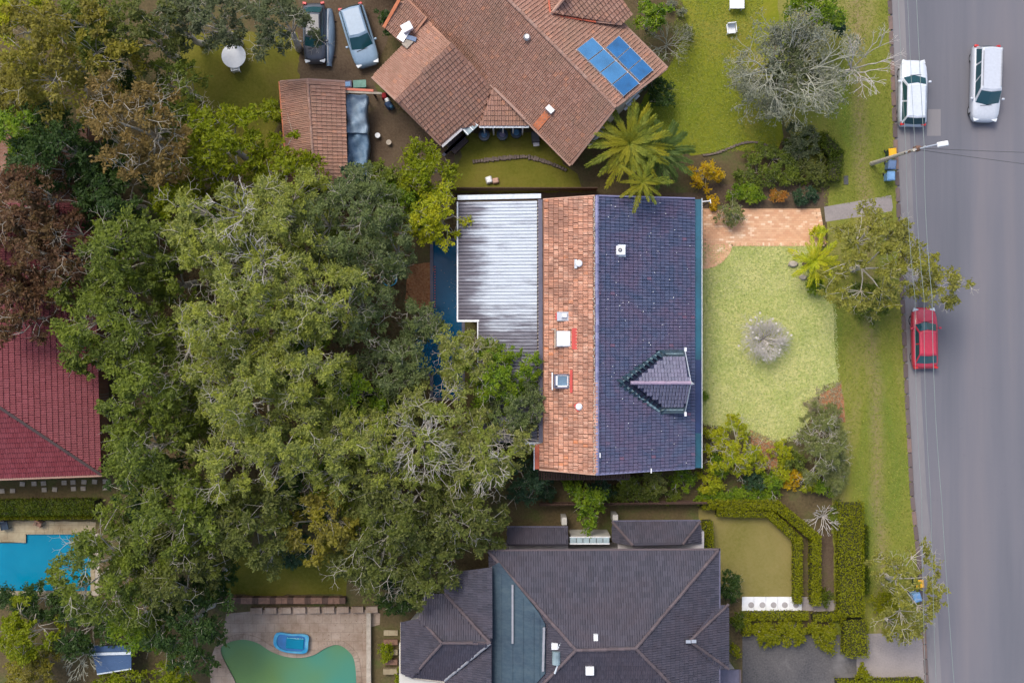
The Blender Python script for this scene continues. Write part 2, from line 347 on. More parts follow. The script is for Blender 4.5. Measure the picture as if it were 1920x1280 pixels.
M['pool_green'] = water('green pool water', (.05, .26, .22), (.13, .24, .08), .14); M['spa_blue'] = water('bright blue spa water', (.03, .27, .5), (.13, .42, .6), 1.5)
M['tile_pool'] = plain('pool shell', (.05, .12, .2), .5)
M['shell_green'] = plain('green pool shell', (.05, .16, .09), .5); M['shell_cyan'] = plain('cyan pool shell', (.005, .16, .26), .5)
M['wire'] = plain('weathered cable', (.2, .24, .23), .6, var=.1); M['wire_dark'] = plain('black cable', (.05, .05, .05), .6)
# bark
M['bark_pale'] = plain('pale grey bark', (.44, .4, .33), .9, var=.3, scale=6); M['bark'] = plain('brown bark', (.12, .085, .06), .9, var=.35, scale=6)
M['bark_red'] = plain('reddish bark', (.2, .11, .075), .9, var=.3, scale=6); M['bark_silver'] = plain('lichen silver bark', (.33, .33, .26), .9, var=.3, scale=5)
M['bark_white'] = plain('chalky pale bark', (.5, .46, .42), .9, var=.2, scale=8)
# foliage: c1 darker leaves, c2 lighter leaves, c3 tinted patches
LF = {
 'gum': leafmat('gum leaves', (.11, .15, .025), (.38, .4, .1), (.4, .43, .045), 1.0),
 'gum_sage': leafmat('sage gum leaves', (.07, .105, .035), (.22, .26, .1), (.17, .22, .05), .9),
 'gum_dry': leafmat('dry gum leaves', (.13, .16, .035), (.38, .38, .1), (.26, .33, .03), 1.0),
 'fresh': leafmat('fresh green leaves', (0.06, 0.13, 0.008), (0.21, 0.32, 0.012), (0.27, 0.35, 0.01), 1.2),
 'lime_in': leafmat('lime leaves', (0.19, 0.24, 0.008), (0.46, 0.48, 0.012), (0.52, 0.49, 0.01), 1.2),
 'dark': leafmat('dark green leaves', (.022, .055, .012), (.06, .11, .02), (.055, .1, .012), .8),
 'teal': leafmat('blue green leaves', (.025, .065, .035), (.07, .13, .06), (.05, .1, .03), .8),
 'olive': leafmat('olive leaves', (0.065, 0.095, 0.013), (0.19, 0.24, 0.033), (0.2, 0.25, 0.016), .7),
 'olive_b': leafmat('soft olive leaves', (.07, .09, .018), (.18, .195, .045), (.14, .17, .02), .7),
 'lime_out': leafmat('lime canopy leaves', (0.12, 0.155, 0.002), (0.28, 0.31, 0.002), (0.22, 0.28, 0.002), .8),
 'yolive': leafmat('yellow olive leaves', (0.14, 0.125, 0.016), (0.3, 0.26, 0.045), (0.28, 0.25, 0.012), .6),
 'brown': leafmat('bronze leaves', (0.13, 0.09, 0.022), (0.3, 0.21, 0.06), (0.28, 0.18, 0.05), .8),
 'russet': leafmat('russet leaves', (.09, .045, .022), (.19, .095, .045), (.13, .09, .025), .7),
 'sage': leafmat('grey sage leaves', (.075, .095, .04), (.17, .19, .095), (.13, .16, .06), .7),
 'silver': leafmat('silver leaves', (0.17, 0.18, 0.12), (0.34, 0.35, 0.25), (0.26, 0.28, 0.17), .8),
 'street': leafmat('street tree leaves', (0.17, 0.17, 0.03), (0.37, 0.36, 0.08), (0.32, 0.31, 0.025), .8),
 'yellow': leafmat('yellow flowers', (.4, .28, .005), (.7, .48, .008), (.55, .3, .005), 2),
 'orange': leafmat('orange leaves', (.35, .14, .02), (.55, .26, .05), (.3, .2, .02), 2),
 'hedge': leafmat('hedge leaves', (0.14, 0.16, 0.002), (0.31, 0.31, 0.004), (0.26, 0.28, 0.003), .8),
 'hedge_d': leafmat('dark hedge leaves', (0.04, 0.07, 0.003), (0.1, 0.14, 0.005), (0.13, 0.15, 0.004), .8),
 'wisp': leafmat('wispy sage leaves', (.14, .17, .05), (.3, .31, .12), (.22, .26, .06), 1),
 'palm': leafmat('palm leaves', (.12, .16, .012), (.32, .36, .05), (.4, .34, .012), .5),
 'palm_b': leafmat('blue green palm leaves', (.08, .14, .03), (.17, .24, .06), (.13, .2, .04), .5),
 'palm_y': leafmat('yellow palm leaves', (.3, .38, .01), (.62, .66, .04), (.62, .55, .02), 1),
 'white': leafmat('white petals', (.6, .55, .5), (.8, .75, .72)),
 'straw': leafmat('straw twigs', (.3, .26, .15), (.45, .4, .26)),
}

# ------------------------------------------------------------------ ground, lawns, road
LZ = 0.004
def sheet(name, pts, z, mat, holes=(), kind='structure', label=None, cat=None, parent=None):
    loops = [[Vector((p[0], p[1], z)) for p in pts]] + [[Vector((p[0], p[1], z)) for p in h] for h in holes]
    vs = [v for l in loops for v in l]; tri = tessellate_polygon(loops); fs = []
    for t in tri:
        a, b, c = [vs[i] for i in t]; cr = (b.x - a.x) * (c.y - a.y) - (b.y - a.y) * (c.x - a.x)
        fs.append(tuple(t) if cr > 0 else tuple(t)[::-1])
    mb = MB(); mb.add(vs, fs); o = mb.build(name, mat, parent); tag(o, label, cat, None, kind); return o
def pxs(l, z=0): return [P2(a, b, z) for a, b in l]
def ragged(l, amp=.12, step=.5, z=0, closed=True):
    """outline with its straight sides broken into small uneven steps"""
    p = pxs(l, z); out = []
    for i in range(len(p)):
        a, b = p[i], p[(i + 1) % len(p)]; n = max(1, int(math.dist(a, b) / step))
        for k in range(n):
            t = k / n; out.append((a[0] + (b[0] - a[0]) * t + random.uniform(-amp, amp), a[1] + (b[1] - a[1]) * t + random.uniform(-amp, amp)))
    return out
def smoothloop(l, n=6):
    out = []; m = len(l)
    for i in range(m):
        p0, p1, p2, p3 = [np.array(l[(i + k) % m], float) for k in (-1, 0, 1, 2)]
        for k in range(n):
            t = k / n; q = .5 * ((2 * p1) + (-p0 + p2) * t + (2 * p0 - 5 * p1 + 4 * p2 - p3) * t * t + (-p0 + 3 * p1 - 3 * p2 + p3) * t ** 3)
            out.append(tuple(q))
    return out
KERB = [(1640, -900), (1668, 0), (1676, 200), (1684, 380), (1692, 560), (1700, 740), (1710, 930), (1722, 1040), (1732, 1180), (1738, 1290), (1770, 2200)]
main_pool = pxs([(812, 452), (866, 452), (866, 745), (812, 745), (812, 700), (778, 700), (778, 600), (812, 600)])
left_pool = pxs([(-160, 1017), (49, 1017), (49, 1001), (170, 1001), (170, 1107), (-160, 1107)])
kid_px = smoothloop([(414, 1220), (428, 1204), (455, 1198), (482, 1204), (508, 1220), (536, 1230), (565, 1232), (590, 1226), (612, 1213), (634, 1208), (654, 1220), (665, 1240), (668, 1290), (660, 1345), (560, 1365), (470, 1330), (438, 1270)], 5)
kid_pool = pxs(kid_px)
west = [(-320, 320)] + [tuple(P2(x, y)) for x, y in KERB] + [(-320, -320)]
west[1] = (west[1][0], 320); west[-2] = (west[-2][0], -320)
sheet('ground', west, 0, M['soil'], holes=[main_pool, left_pool, kid_pool])
sheet('far_ground', [(-400, -400), (400, -400), (400, 400), (-400, 400)], -3, M['far_ground'])
kb = [tuple(P2(x, y)) for x, y in KERB]; kb[0] = (kb[0][0], 320); kb[-1] = (kb[-1][0], -320)
sheet('road', kb + [(kb[-1][0] + 12, -320), (kb[0][0] + 12.5, 320)], -.12, M['asphalt'])
gut = [(x + 1.05, y) for x, y in kb]
sheet('gutter_strip', kb + gut[::-1], -.116, M['gutter_conc'])
east = [(x + 12.1, y) for x, y in kb]
sheet('far_verge', east + [(320, -320), (320, 320)], 0, M['verge'])
mb = MB(); mb.box((0, 0, 0), (.01, .01, .01))
kerb_root = empty('kerb', P(1684, 380), 'long brown stone kerb along the left edge of the road', 'kerb'); kerb_root['kind'] = 'structure'
kmesh = None
for i in range(len(kb) - 1):
    a, b = Vector((*kb[i], 0)), Vector((*kb[i + 1], 0))
    if a.y < -26 or b.y > 26: 
        a.y = min(a.y, 40); b.y = max(b.y, -40)
    L = (b - a).length; n = max(1, int(L / .95)); d = (b - a) / n; rz = math.atan2(d.y, d.x)
    for k in range(n):
        c = a + d * (k + .5)
        if abs(c.y) > 25: continue
        if kmesh is None:
            q = MB(); q.box((0, 0, -.06), (.93, .3, .15)); o = q.build('kerb_stone', M['kerb'], kerb_root, local=True, bevel=.015); kmesh = o.data
        else: o = link('kerb_stone', kmesh, kerb_root); mo = o.modifiers.new('bevel', 'BEVEL'); mo.width = .015; mo.segments = 1
        o.location = c + Vector((.0, 0, random.uniform(0, .02))) - kerb_root.location; o.rotation_euler = (0, 0, rz + random.uniform(-.01, .01))
# lawns and surfaces (each sheet a few millimetres above the one below)
sheet('verge', ragged([(1600, -300), (1666, -300), (1667, 0), (1674, 200), (1682, 380), (1690, 560), (1698, 740), (1708, 930), (1720, 1040), (1730, 1190), (1560, 1190), (1560, 930), (1545, 640), (1552, 388), (1570, 200), (1570, 0)], .05), LZ, M['verge'])
sheet('verge', ragged([(1470, -250), (1620, -250), (1620, 345), (1552, 350), (1500, 280), (1450, 200), (1460, 0)], .1), 1.5 * LZ, M['verge'])
sheet('verge', ragged([(1610, 1290), (1735, 1278), (1770, 1900), (1600, 1900)], .1), LZ, M['verge'])
sheet('lawn', ragged([(1317, 450), (1532, 455), (1535, 520), (1560, 560), (1565, 640), (1572, 715), (1545, 722), (1530, 745), (1535, 770), (1490, 815), (1452, 832), (1425, 818), (1395, 808), (1345, 800), (1317, 790)], .08), 2 * LZ, M['lawn'])
sheet('lawn', ragged([(1262, -200), (1480, -200), (1480, 0), (1450, 100), (1450, 180), (1470, 240), (1462, 282), (1420, 285), (1350, 278), (1300, 290), (1200, 300), (1190, 200), (1252, 130), (1290, 60), (1280, 0)], .15), LZ, M['lawn_n'])
sheet('lawn', ragged([(1310, 955), (1445, 955), (1500, 1010), (1500, 1122), (1345, 1122), (1345, 1030), (1310, 1010)], .08), LZ, M['lawn_s'])
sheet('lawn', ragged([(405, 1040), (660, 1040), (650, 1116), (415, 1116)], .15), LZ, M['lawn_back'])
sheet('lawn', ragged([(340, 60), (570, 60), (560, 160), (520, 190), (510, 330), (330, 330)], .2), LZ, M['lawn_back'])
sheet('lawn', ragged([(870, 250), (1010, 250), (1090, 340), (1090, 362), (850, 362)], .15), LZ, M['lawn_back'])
sheet('yard', ragged([(560, -60), (760, -60), (700, 160), (850, 290), (850, 340), (640, 345), (640, 160), (560, 150)], .15), 1.5 * LZ, M['bare_yard'])
sheet('soil_patch', ragged([(765, 498), (811, 490), (811, 575), (760, 580)], .1), LZ, M['orange_soil'])
sheet('garden_bed', ragged([(1405, 806), (1425, 812), (1455, 830), (1458, 878), (1415, 880)], .06), 3 * LZ, M['orange_soil'])
sheet('garden_bed', ragged([(1538, 738), (1578, 718), (1584, 790), (1530, 780)], .06), 3 * LZ, M['orange_soil'])
sheet('garden_bed', ragged([(1535, 1000), (1562, 1000), (1565, 1118), (1535, 1118)], .06), 2 * LZ, M['bare_yard'])
sheet('garden_bed', ragged([(1310, 345), (1548, 345), (1548, 390), (1310, 392)], .05), 1.2 * LZ, M['bare_yard'])
sheet('side_path', ragged([(840, 362), (1320, 362), (1320, 378), (840, 380)], .03), 1.5 * LZ, M['bare_yard'])
sheet('footpath', pxs([(1545, 388), (1671, 366), (1674, 388), (1672, 396), (1640, 402), (1548, 416)]), 3 * LZ, M['concrete'])
sheet('driveway', pxs([(1392, 1190), (1606, 1190), (1606, 1400), (1392, 1400)]), 2 * LZ, M['dark_drive'])
sheet('driveway_apron', pxs([(1606, 1188), (1729, 1184), (1736, 1278), (1606, 1282)]), 3 * LZ, M['concrete'])
sheet('road_patch', pxs([(1740, 205), (1764, 205), (1764, 255), (1738, 255)], -.1), -.11, M['gutter_conc'])

# brick forecourt: individual bricks around the edge course, the rest joined
def brick_court():
    root = empty('brick_forecourt', P(1425, 425), 'orange brick paved forecourt with rounded corner beside the pale lawn', 'paving'); root['kind'] = 'structure'
    outline = [(1318, 391), (1534, 391), (1546, 458), (1371, 458)] + [(1318 + 53 * math.cos(t), 450 + 51 * math.sin(t)) for t in np.linspace(.15, math.pi / 2, 9)]
    pts = pxs(outline); mb = MB(); mb.slab(pts, -.05, .014); mb.build('paving_bed', M['mortar'], root)
    poly = [Vector((a, b)) for a, b in pts]
    def inside(x, y):
        c = False; n = len(poly)
        for i in range(n):
            a, b = poly[i], poly[(i + 1) % n]
            if (a.y > y) != (b.y > y) and x < (b.x - a.x) * (y - a.y) / (b.y - a.y) + a.x: c = not c
        return c
    xs = [p.x for p in poly]; ys = [p.y for p in poly]; bw, bh = .3, .15; mb = MB(); row = 0; y = min(ys) + .08
    while y < max(ys):
        x = min(xs) + (row % 2) * bw / 2 + .05
        while x < max(xs):
            if inside(x - .12, y - .05) and inside(x + .12, y + .05) and inside(x, y):
                mb.box((x, y, .02 + random.uniform(0, .006)), (bw - .012, bh - .012, .03), random.uniform(-.02, .02))
            x += bw
        y += bh; row += 1
    mb.build('paving_bricks', M['brick_pave'], root, kind='stuff')
    mb = MB(); n = len(poly)
    for i in range(1, n):      # soldier course round the lawn side
        a, b = poly[i], poly[(i + 1) % n]
        if i == n - 1: break
        L = (b - a).length; m = max(1, int(L / .13)); rz = math.atan2(b.y - a.y, b.x - a.x)
        for k in range(m):
            c = a + (b - a) * ((k + .5) / m); mb.box((c.x, c.y, .022), (L / m - .012, .24, .042), rz)
    mb.build('border_bricks', M['brick_pave'], root, kind='stuff')
brick_court()

def tufts(name, pts_px, n, mat, size=.12, z=.01):
    """short grass clumps spread over an outline"""
    pp = [P2(a, b) for a, b in pts_px]; xs = [p[0] for p in pp]; ys = [p[1] for p in pp]
    X = rng.uniform(min(xs), max(xs), n * 2); Y = rng.uniform(min(ys), max(ys), n * 2); ins = np.zeros(n * 2, bool)
    for i in range(len(pp)):
        (ax, ay), (bx, by) = pp[i], pp[(i + 1) % len(pp)]
        if ay == by: continue
        ins ^= ((ay > Y) != (by > Y)) & (X < (bx - ax) * (Y - ay) / (by - ay) + ax)
    X, Y = X[ins][:n], Y[ins][:n]; m = len(X); th = rng.uniform(0, 6.28, m); L = size * rng.uniform(.4, 1.2, m)
    d = np.stack([np.cos(th), np.sin(th), rng.uniform(.1, .7, m)], 1); s = np.stack([-np.sin(th), np.cos(th), np.zeros(m)], 1)
    c = np.stack([X, Y, np.full(m, z)], 1); w = (L * .16)[:, None]; L = L[:, None]
    V = np.stack([c - s * w, c + s * w, c + d * L + s * w * .3, c + d * L - s * w * .3], 1).reshape(-1, 3)
    o = np_mesh(name, V, np.arange(m * 4).reshape(-1, 4), mat); tag(o, kind='stuff'); return o
LAWN = [(1317, 458), (1368, 457), (1532, 457), (1537, 520), (1566, 560), (1574, 715), (1534, 742), (1530, 775), (1494, 822), (1454, 836), (1420, 822), (1395, 812), (1317, 796)]
M['blade'] = leafmat('lawn blades', (.26, .34, .08), (.62, .6, .28), (.34, .42, .1), .6, .2)
M['blade_o'] = leafmat('olive lawn blades', (.12, .17, .01), (.3, .31, .045), (.2, .24, .02), .4, .2)
tag(tufts('lawn_grass', LAWN, 34000, M['blade']), 'short pale green grass of the front lawn', 'grass')
tag(tufts('lawn_grass', [(1270, 0), (1430, 0), (1420, 100), (1460, 282), (1300, 288), (1200, 290), (1255, 130)], 15000, M['blade_o']), 'olive yellow grass of the upper garden lawn', 'grass')
tag(tufts('verge_grass', [(1560, 0), (1665, 0), (1680, 370), (1545, 385)], 9000, M['blade_o']), 'rough grass of the verge above the concrete footpath', 'grass')
tag(tufts('verge_grass', [(1550, 430), (1686, 430), (1698, 740), (1708, 930), (1726, 1180), (1630, 1180), (1600, 930)], 14000, M['blade_o']), 'rough grass of the verge below the concrete footpath', 'grass')

# ------------------------------------------------------------------ roofs
TILES = {}
def tile_mesh(kind, w, l):
    key = (kind, w, l)
    if key in TILES: return TILES[key]
    if kind == 'marseille': prof = [(.02, 0), (.08, .05), (.3, .056), (.4, .016), (.62, .012), (.72, .034), (.84, .02), (.93, 0)]
    else: prof = [(0, .012), (.12, .04), (.26, .014), (.5, .01), (.62, .036), (.76, .014), (.98, .01)]
    vs = []; n = len(prof)
    for y, lift in (((.17 if kind == 'marseille' and w < .22 else .04) * l, .055), (l * 1.0, .004)):
        for u, h in prof: vs.append(((u - .5) * w, y - l / 2, h + lift))
    vs += [((u - .5) * w, -l * (.33 if kind == 'marseille' and w < .22 else .46), -.004) for u in (prof[0][0], prof[-1][0])]
    fs = [(i, i + 1, n + i + 1, n + i) for i in range(n - 1)] + [tuple([2 * n] + [2 * n + 1] + list(range(n - 1, -1, -1)))]
    TILES[key] = (vs, fs); return TILES[key]
def inpoly(poly, x, y):
    c = False; n = len(poly)
    for i in range(n):
        a, b = poly[i], poly[(i + 1) % n]
        if (a[1] > y) != (b[1] > y) and x < (b[0] - a[0]) * (y - a[1]) / (b[1] - a[1]) + a[0]: c = not c
    return c
def roof_face(root, pts, eave, tmat, bmat=None, tw=.215, tl=.33, kind='marseille', singles=0, name='roof', tname='roof_tile', th=.08, joined='roof_tiles', margin=.06, label=None, holes=(), tex=None, jit=.006):
    """one roof slope: a board of real thickness covered with rows of tiles. eave: indices of the two eave corners"""
    pts = [Vector(p) for p in pts]
    a, b = pts[eave[0]], pts[eave[1]]; u = (b - a).normalized()
    nrm = Vector((0, 0, 0))
    for i in range(len(pts)):
        p, q = pts[i], pts[(i + 1) % len(pts)]; nrm += p.cross(q)
    w_ = Vector((0, 0, 0))
    for p in pts: w_ += (p - a) - u * (p - a).dot(u)
    nrm = u.cross(w_).normalized()
    if nrm.z < 0: nrm = -nrm
    pts = [Vector((p.x, p.y, a.z - (nrm.x * (p.x - a.x) + nrm.y * (p.y - a.y)) / nrm.z)) for p in pts]
    u = (u - nrm * u.dot(nrm)).normalized(); v = nrm.cross(u)
    cen = sum(pts, Vector()) / len(pts)
    if (cen - a).dot(v) < 0: v = -v; 
    uu = v.cross(nrm); u = uu          # right handed frame u, v (up slope), nrm
    m = MB(); top = [p for p in pts]; bot = [p - nrm * th for p in pts]; n = len(pts)
    tri = tessellate_polygon([top]); fs = []
    for t in tri:
        A, B, C = [top[i] for i in t]; fs.append(tuple(t) if (B - A).cross(C - A).dot(nrm) > 0 else tuple(t)[::-1])
    fs += [tuple(i + n for i in f[::-1]) for f in fs] + [(i, (i + 1) % n, n + (i + 1) % n, n + i) for i in range(n)]
    m.add(top + bot, fs); ro = m.build(name, bmat or (M['joint'] if tmat else tmat), root, label=label)
    if tmat is None: return ro
    P2d = [((p - a).dot(u), (p - a).dot(v)) for p in pts]
    H2d = [[((Vector(p) - a).dot(u), (Vector(p) - a).dot(v)) for p in h] for h in holes]
    xs = [p[0] for p in P2d]; ys = [p[1] for p in P2d]
    tv, tf = tile_mesh(kind, tw, tl); cand = []
    rows = int((max(ys) - min(ys)) / tl) + 1
    for r in range(rows):
        y = min(ys) + (r + .5) * tl; x = min(xs) + tw / 2 + (tw / 2 if r % 2 and kind != 'marseille' else 0)
        while x < max(xs) + tw:
            ok = inpoly(P2d, x, y) and inpoly(P2d, x - tw * .3, y - tl * .25) and inpoly(P2d, x + tw * .3, y - tl * .25)
            if ok and not any(inpoly(h, x, y) for h in H2d): cand.append((x, y))
            x += tw
    off = rootloc(root)
    if singles:
        # the ones nearest the lens axis are tiles of their own
        def key(c):
            p = a + u * c[0] + v * c[1]; return -p.z + .02 * math.hypot(p.x, p.y)
        cand.sort(key=key)
    proto = None; one = MB()
    for i, (x, y) in enumerate(cand):
        jx, jz, ja = random.gauss(0, jit), random.uniform(0, .008), random.gauss(0, .012)
        mt = Matrix((( u.x, v.x, nrm.x, 0), (u.y, v.y, nrm.y, 0), (u.z, v.z, nrm.z, 0), (0, 0, 0, 1)))
        p = a + u * (x + jx) + v * y + nrm * (.004 + jz)
        mt = Matrix.Translation(p) @ mt @ Matrix.Rotation(ja, 4, 'Z')
        if i < singles:
            if proto is None:
                me = bpy.data.meshes.new(tname); me.from_pydata(tv, [], tf); me.materials.append(tmat); me.update(); proto = me
            o = link(tname, proto, ro); o.matrix_local = Matrix.Translation(-off) @ mt
        else: one.add([mt @ Vector(q) for q in tv], tf)
    if one.v: one.build(joined, tmat, ro, kind='stuff')
    return ro
def caps(root, a, b, mat, r=.12, l=.36, name='ridge_caps', lift=.05, singles=False, parent=None):
    a, b = Vector(a), Vector(b); L = (b - a).length; n = max(1, int(L / l)); d = (b - a) / n; m = MB()
    dn = d.normalized(); s = dn.cross(Vector((0, 0, 1))).normalized(); up = s.cross(dn).normalized()
    off = rootloc(root); prof = [(-1, -.35), (-.75, .35), (0, .72), (.75, .35), (1, -.35)]
    for k in range(n):
        p0, p1 = a + d * k, a + d * (k + 1.06); vs = []; j = random.gauss(0, .006); rr = (r * 1.0, r * .88)
        for q, (p, ra) in enumerate(((p0, rr[1]), (p1, rr[0]))):
            for (x, z) in prof: vs.append(p + s * (x * ra + j) + up * (z * ra + lift + (.012 if q else 0)))
        fs = [(i, i + 1, 6 + i - 1 + 0, 5 + i) for i in range(4)] + [(5, 6, 7, 8, 9)[::1], (4, 3, 2, 1, 0)]
        fs = [(i, i + 1, 5 + i + 1, 5 + i) for i in range(4)] + [(9, 8, 7, 6, 5), (0, 1, 2, 3, 4)]
        m2 = MB(); m2.add(vs, fs)
        if singles: m2.build('ridge_cap', mat, root)
        else: m.add(vs, fs)
    if not singles: return m.build(name, mat, root, kind='stuff')
def wall(root, pts, z0, z1, mat, name='wall', t=.12):
    m = MB(); n = len(pts)
    m.slab(pts, z0, z1); return m.build(name, mat, root)
def gutter(root, a, b, w, mat, depth=.1, name='gutter', side=1):
    """open channel between two points: floor and two lips"""
    a, b = Vector(a), Vector(b); d = (b - a).normalized(); s = Vector((d.y, -d.x, 0)) * side; m = MB()
    m.beam(a + s * w / 2 - Vector((0, 0, depth)), b + s * w / 2 - Vector((0, 0, depth)), w, .015)
    m.beam(a + s * .012, b + s * .012, .022, depth); m.beam(a + s * (w - .012) + Vector((0, 0, .01)), b + s * (w - .012) + Vector((0, 0, .01)), .022, depth + .01)
    return m.build(name, mat, root)

# ------------------------------------------------------------------ main house
def main_house():
    root = empty('house', P(1120, 630), 'house with orange tiles on one slope and dark blue tiles on the other', 'house')
    r0, r1 = P(1116, 367, 7), P(1117, 889, 7)
    d0, d1 = P(1303, 372, 3.2), P(1303, 877, 3.2)
    o0, o1, o2, o3 = P(1018, 374, 5.3), P(1018, 830, 5.3), P(1011, 831, 5.18), P(1011, 880, 5.18)
    e = .03
    # walls under the roof
    w = [(o0.x + .35, r0.y - .5), (d0.x - .35, r0.y - .5), (d0.x - .35, r1.y + .45), (o0.x + .35, r1.y + .45)]
    mb = MB(); mb.slab(w, 0, 2.9); mb.build('wall', M['brick_wall'], root)
    for y in (r0.y - .52, r1.y + .47):
        mb = MB(); A = (o0.x + .4, y, 2.8); B = (d0.x - .4, y, 2.8); C = (r0.x, y, 6.75); D = (o0.x + .4, y, 5.1)
        q = [(p[0], p[1] + .1 * (1 if y > 0 else -1) * -1, p[2]) for p in (A, B, C, D)]
        mb.add([A, B, C, D] + q, [(0, 1, 2, 3), (7, 6, 5, 4), (0, 4, 5, 1), (1, 5, 6, 2), (2, 6, 7, 3), (3, 7, 4, 0)]); mb.build('gable_wall', M['brick_wall'], root)
    # dormer geometry in metres
    AX, AY, AZ = 6.95, -2.6, 6.02; FX = 11.22; ez = 4.6
    hole = [(AX + .0, AY, AZ), (9.35, -.62, 4.67), (11.1, -.62, 3.69), (11.1, -4.5, 3.69), (9.35, -4.5, 4.67)]
    def sl(x): return 7 - (x - r0.x) * (7 - 3.2) / (d0.x - r0.x)
    hole = [(x, y, sl(x)) for x, y, z in hole]
    dark = roof_face(root, [r0, d0, d1, r1], (1, 2), M['tile_dark'], M['joint_navy'], tw=.203, tl=.352, singles=300, name='dark_roof_slope', tname='dark_roof_tile', label='dark blue tiled roof slope', holes=[hole], margin=0)
    sky_holes = []
    orange = roof_face(root, [r0, o0, o1, o2, o3, r1], (1, 2), M['tile_orange'], None, tw=.203, tl=.34, singles=300, name='orange_roof_slope', tname='orange_roof_tile', label='weathered orange tiled roof slope', jit=.02)
    caps(dark, r0 + Vector((.1, .02, -.02)), r1 + Vector((.1, -.02, -.02)), M['cap_dark'], r=.13, l=.42, singles=True)
    # ragged mortar line on the ridge
    mb = MB()
    for k in range(170):
        y = r0.y + (r1.y - r0.y) * (k + random.random()) / 170
        mb.box((r0.x - .06 + random.gauss(0, .02), y, 7.03), (random.uniform(.05, .1), random.uniform(.06, .14), .07), random.uniform(-.5, .5))
    mb.build('ridge_mortar', M['stone_pale'], root, kind='stuff')
    for (a, b) in ((r0, o0), (r1, o3)):
        mb = MB(); mb.beam(a + Vector((-.05, 0, .06)), b + Vector((0, 0, .06)), .09, .16); mb.build('barge_cap', M['cap_orange'], root)
    for (a, b) in ((r0, d0), (r1, d1)):
        mb = MB(); mb.beam(a + Vector((.1, 0, .06)), b + Vector((0, 0, .06)), .09, .18); mb.build('barge_cap', M['cap_dark'], root)
    # gutters
    g = gutter(root, d0 + Vector((-.03, -.05, .02)), Vector((d0.x - .03, -1.2, d0.z + .02)), .47, M['gutter_teal'], .12, side=-1)
    g2 = gutter(root, Vector((d0.x - .03, -1.2, d0.z + .02)), Vector((d0.x - .03, -6.0, d0.z + .02)), .47, M['gutter_navy'], .12, side=-1)
    g3 = gutter(root, Vector((d0.x - .03, -6.0, d0.z + .02)), d1 + Vector((-.03, .0, .02)), .47, M['gutter_teal'], .12, side=-1)
    mb = MB(); mb.beam(d0 + Vector((.455, 0, .06)), d1 + Vector((.455, 0, .06)), .035, .2); mb.build('fascia', M['white'], root)
    mb = MB(); mb.beam(P(1013, 374, 4.86), P(1014, 829, 4.86), .27, .03); mb.build('gutter', M['gutter_grey'], root)
    mb = MB(); mb.beam(P(1007, 832, 4.95), P(1007, 879, 4.95), .3, .05); mb.build('gutter', M['orange_gutter'], root)
    mb = MB(); mb.beam(P(1001.5, 831, 5.02), P(1001.5, 881, 5.02), .05, .12); mb.build('fascia', M['white'], root)
    # metal roof over the extension
    def mz(x): return 4.0 + (x + 3.4) * .16 / 1.0 * .75
    xl, xr, xn = P(859, 0, 4.0).x, P(1007, 0, 4.6).x, P(897, 0, 4.15).x
    yt, yb, yn = P(0, 378, 4.2).y, P(0, 829, 4.4).y, P(0, 600, 4.1).y
    pitch = .2165; n = int((yt - yb) / pitch); V = []; F = []
    prof = [(0, -.03), (.1, -.03), (.16, .035), (.3, .05), (.7, .05), (.84, .035), (.93, -.03)]
    rows = []; ys = []
    for i in range(n):
        for u, h in prof: ys.append((yt - (i + u) * pitch, h))
    ys.append((yb, 0)); mbx = MB()
    for i in range(len(ys) - 1):
        (y0, h0), (y1, h1) = ys[i], ys[i + 1]; x0 = xl if y0 > yn else xn
        xsx = np.linspace(x0, xr, 5)
        for k in range(4):
            xa, xb_ = xsx[k], xsx[k + 1]
            mbx.quad((xa, y0, mz(xa) + h0), (xa, y1, mz(xa) + h1), (xb_, y1, mz(xb_) + h1), (xb_, y0, mz(xb_) + h0))
    metal = mbx.build('metal_roof', M['white_roof'], root, label='ribbed white metal roof stained grey at its low edge')
    mb = MB(); mb.slab([(xl + .02, yt - .02), (xr, yt - .02), (xr, yb), (xn + .02, yb), (xn + .02, yn), (xl + .02, yn)], 3.75, 3.93); mb.build('roof_underside', M['grey_wall'], root)
    mb = MB(); mb.beam((xl - .03, yt + .27, mz(xl) + .1), (xr + .25, yt + .3, mz(xr) + .12), .3, .07); mb.build('edge_flashing', M['white_metal'], root)
    mb = MB(); mb.beam((xl - .04, yt, mz(xl) + .06), (xl - .04, yn - .1, mz(xl) + .06), .09, .16); mb.build('fascia', M['white'], root)
    mb = MB(); mb.beam((xl - .04, yn - .05, mz(xl) + .1), (xn + .05, yn - .05, mz(xn) + .1), .13, .16); mb.build('fascia', M['white'], root)
    mb = MB(); mb.beam((xn - .04, yn, mz(xn) + .06), (xn - .04, yb, mz(xn) + .06), .07, .16); mb.build('fascia', M['white'], root)
    mb = MB(); mb.beam((xl + 4.2, yb - .03, mz(xr) + .1), (xr + .32, yb - .03, mz(xr) + .16), .16, .12); mb.build('edge_flashing', M['white_metal'], root)
    mb = MB(); mb.slab([(xl + .5, yt - .3), (xr, yt - .3), (xr, yb + .3), (xn + .4, yb + .3), (xn + .4, yn + .3), (xl + .5, yn + .3)], 0, 3.74); mb.build('extension_wall', M['cream_wall'], root)
    mb = MB()     # rib ends of the metal sheets against the wall gutter
    for i in range(n): mb.box((xr + .07, yt - (i + .25) * pitch, mz(xr) + .06), (random.uniform(.05, .14), .085, .05), random.uniform(-.3, .3))
    mb.build('rib_ends', M['stone_pale'], root, kind='stuff')
    mb = MB(); mb.beam((xr + .09, yt - .03, mz(xr) - .02), (xr + .09, yb, mz(xr) - .02), .2, .05); mb.build('valley_tray', M['dark_brown'], root)
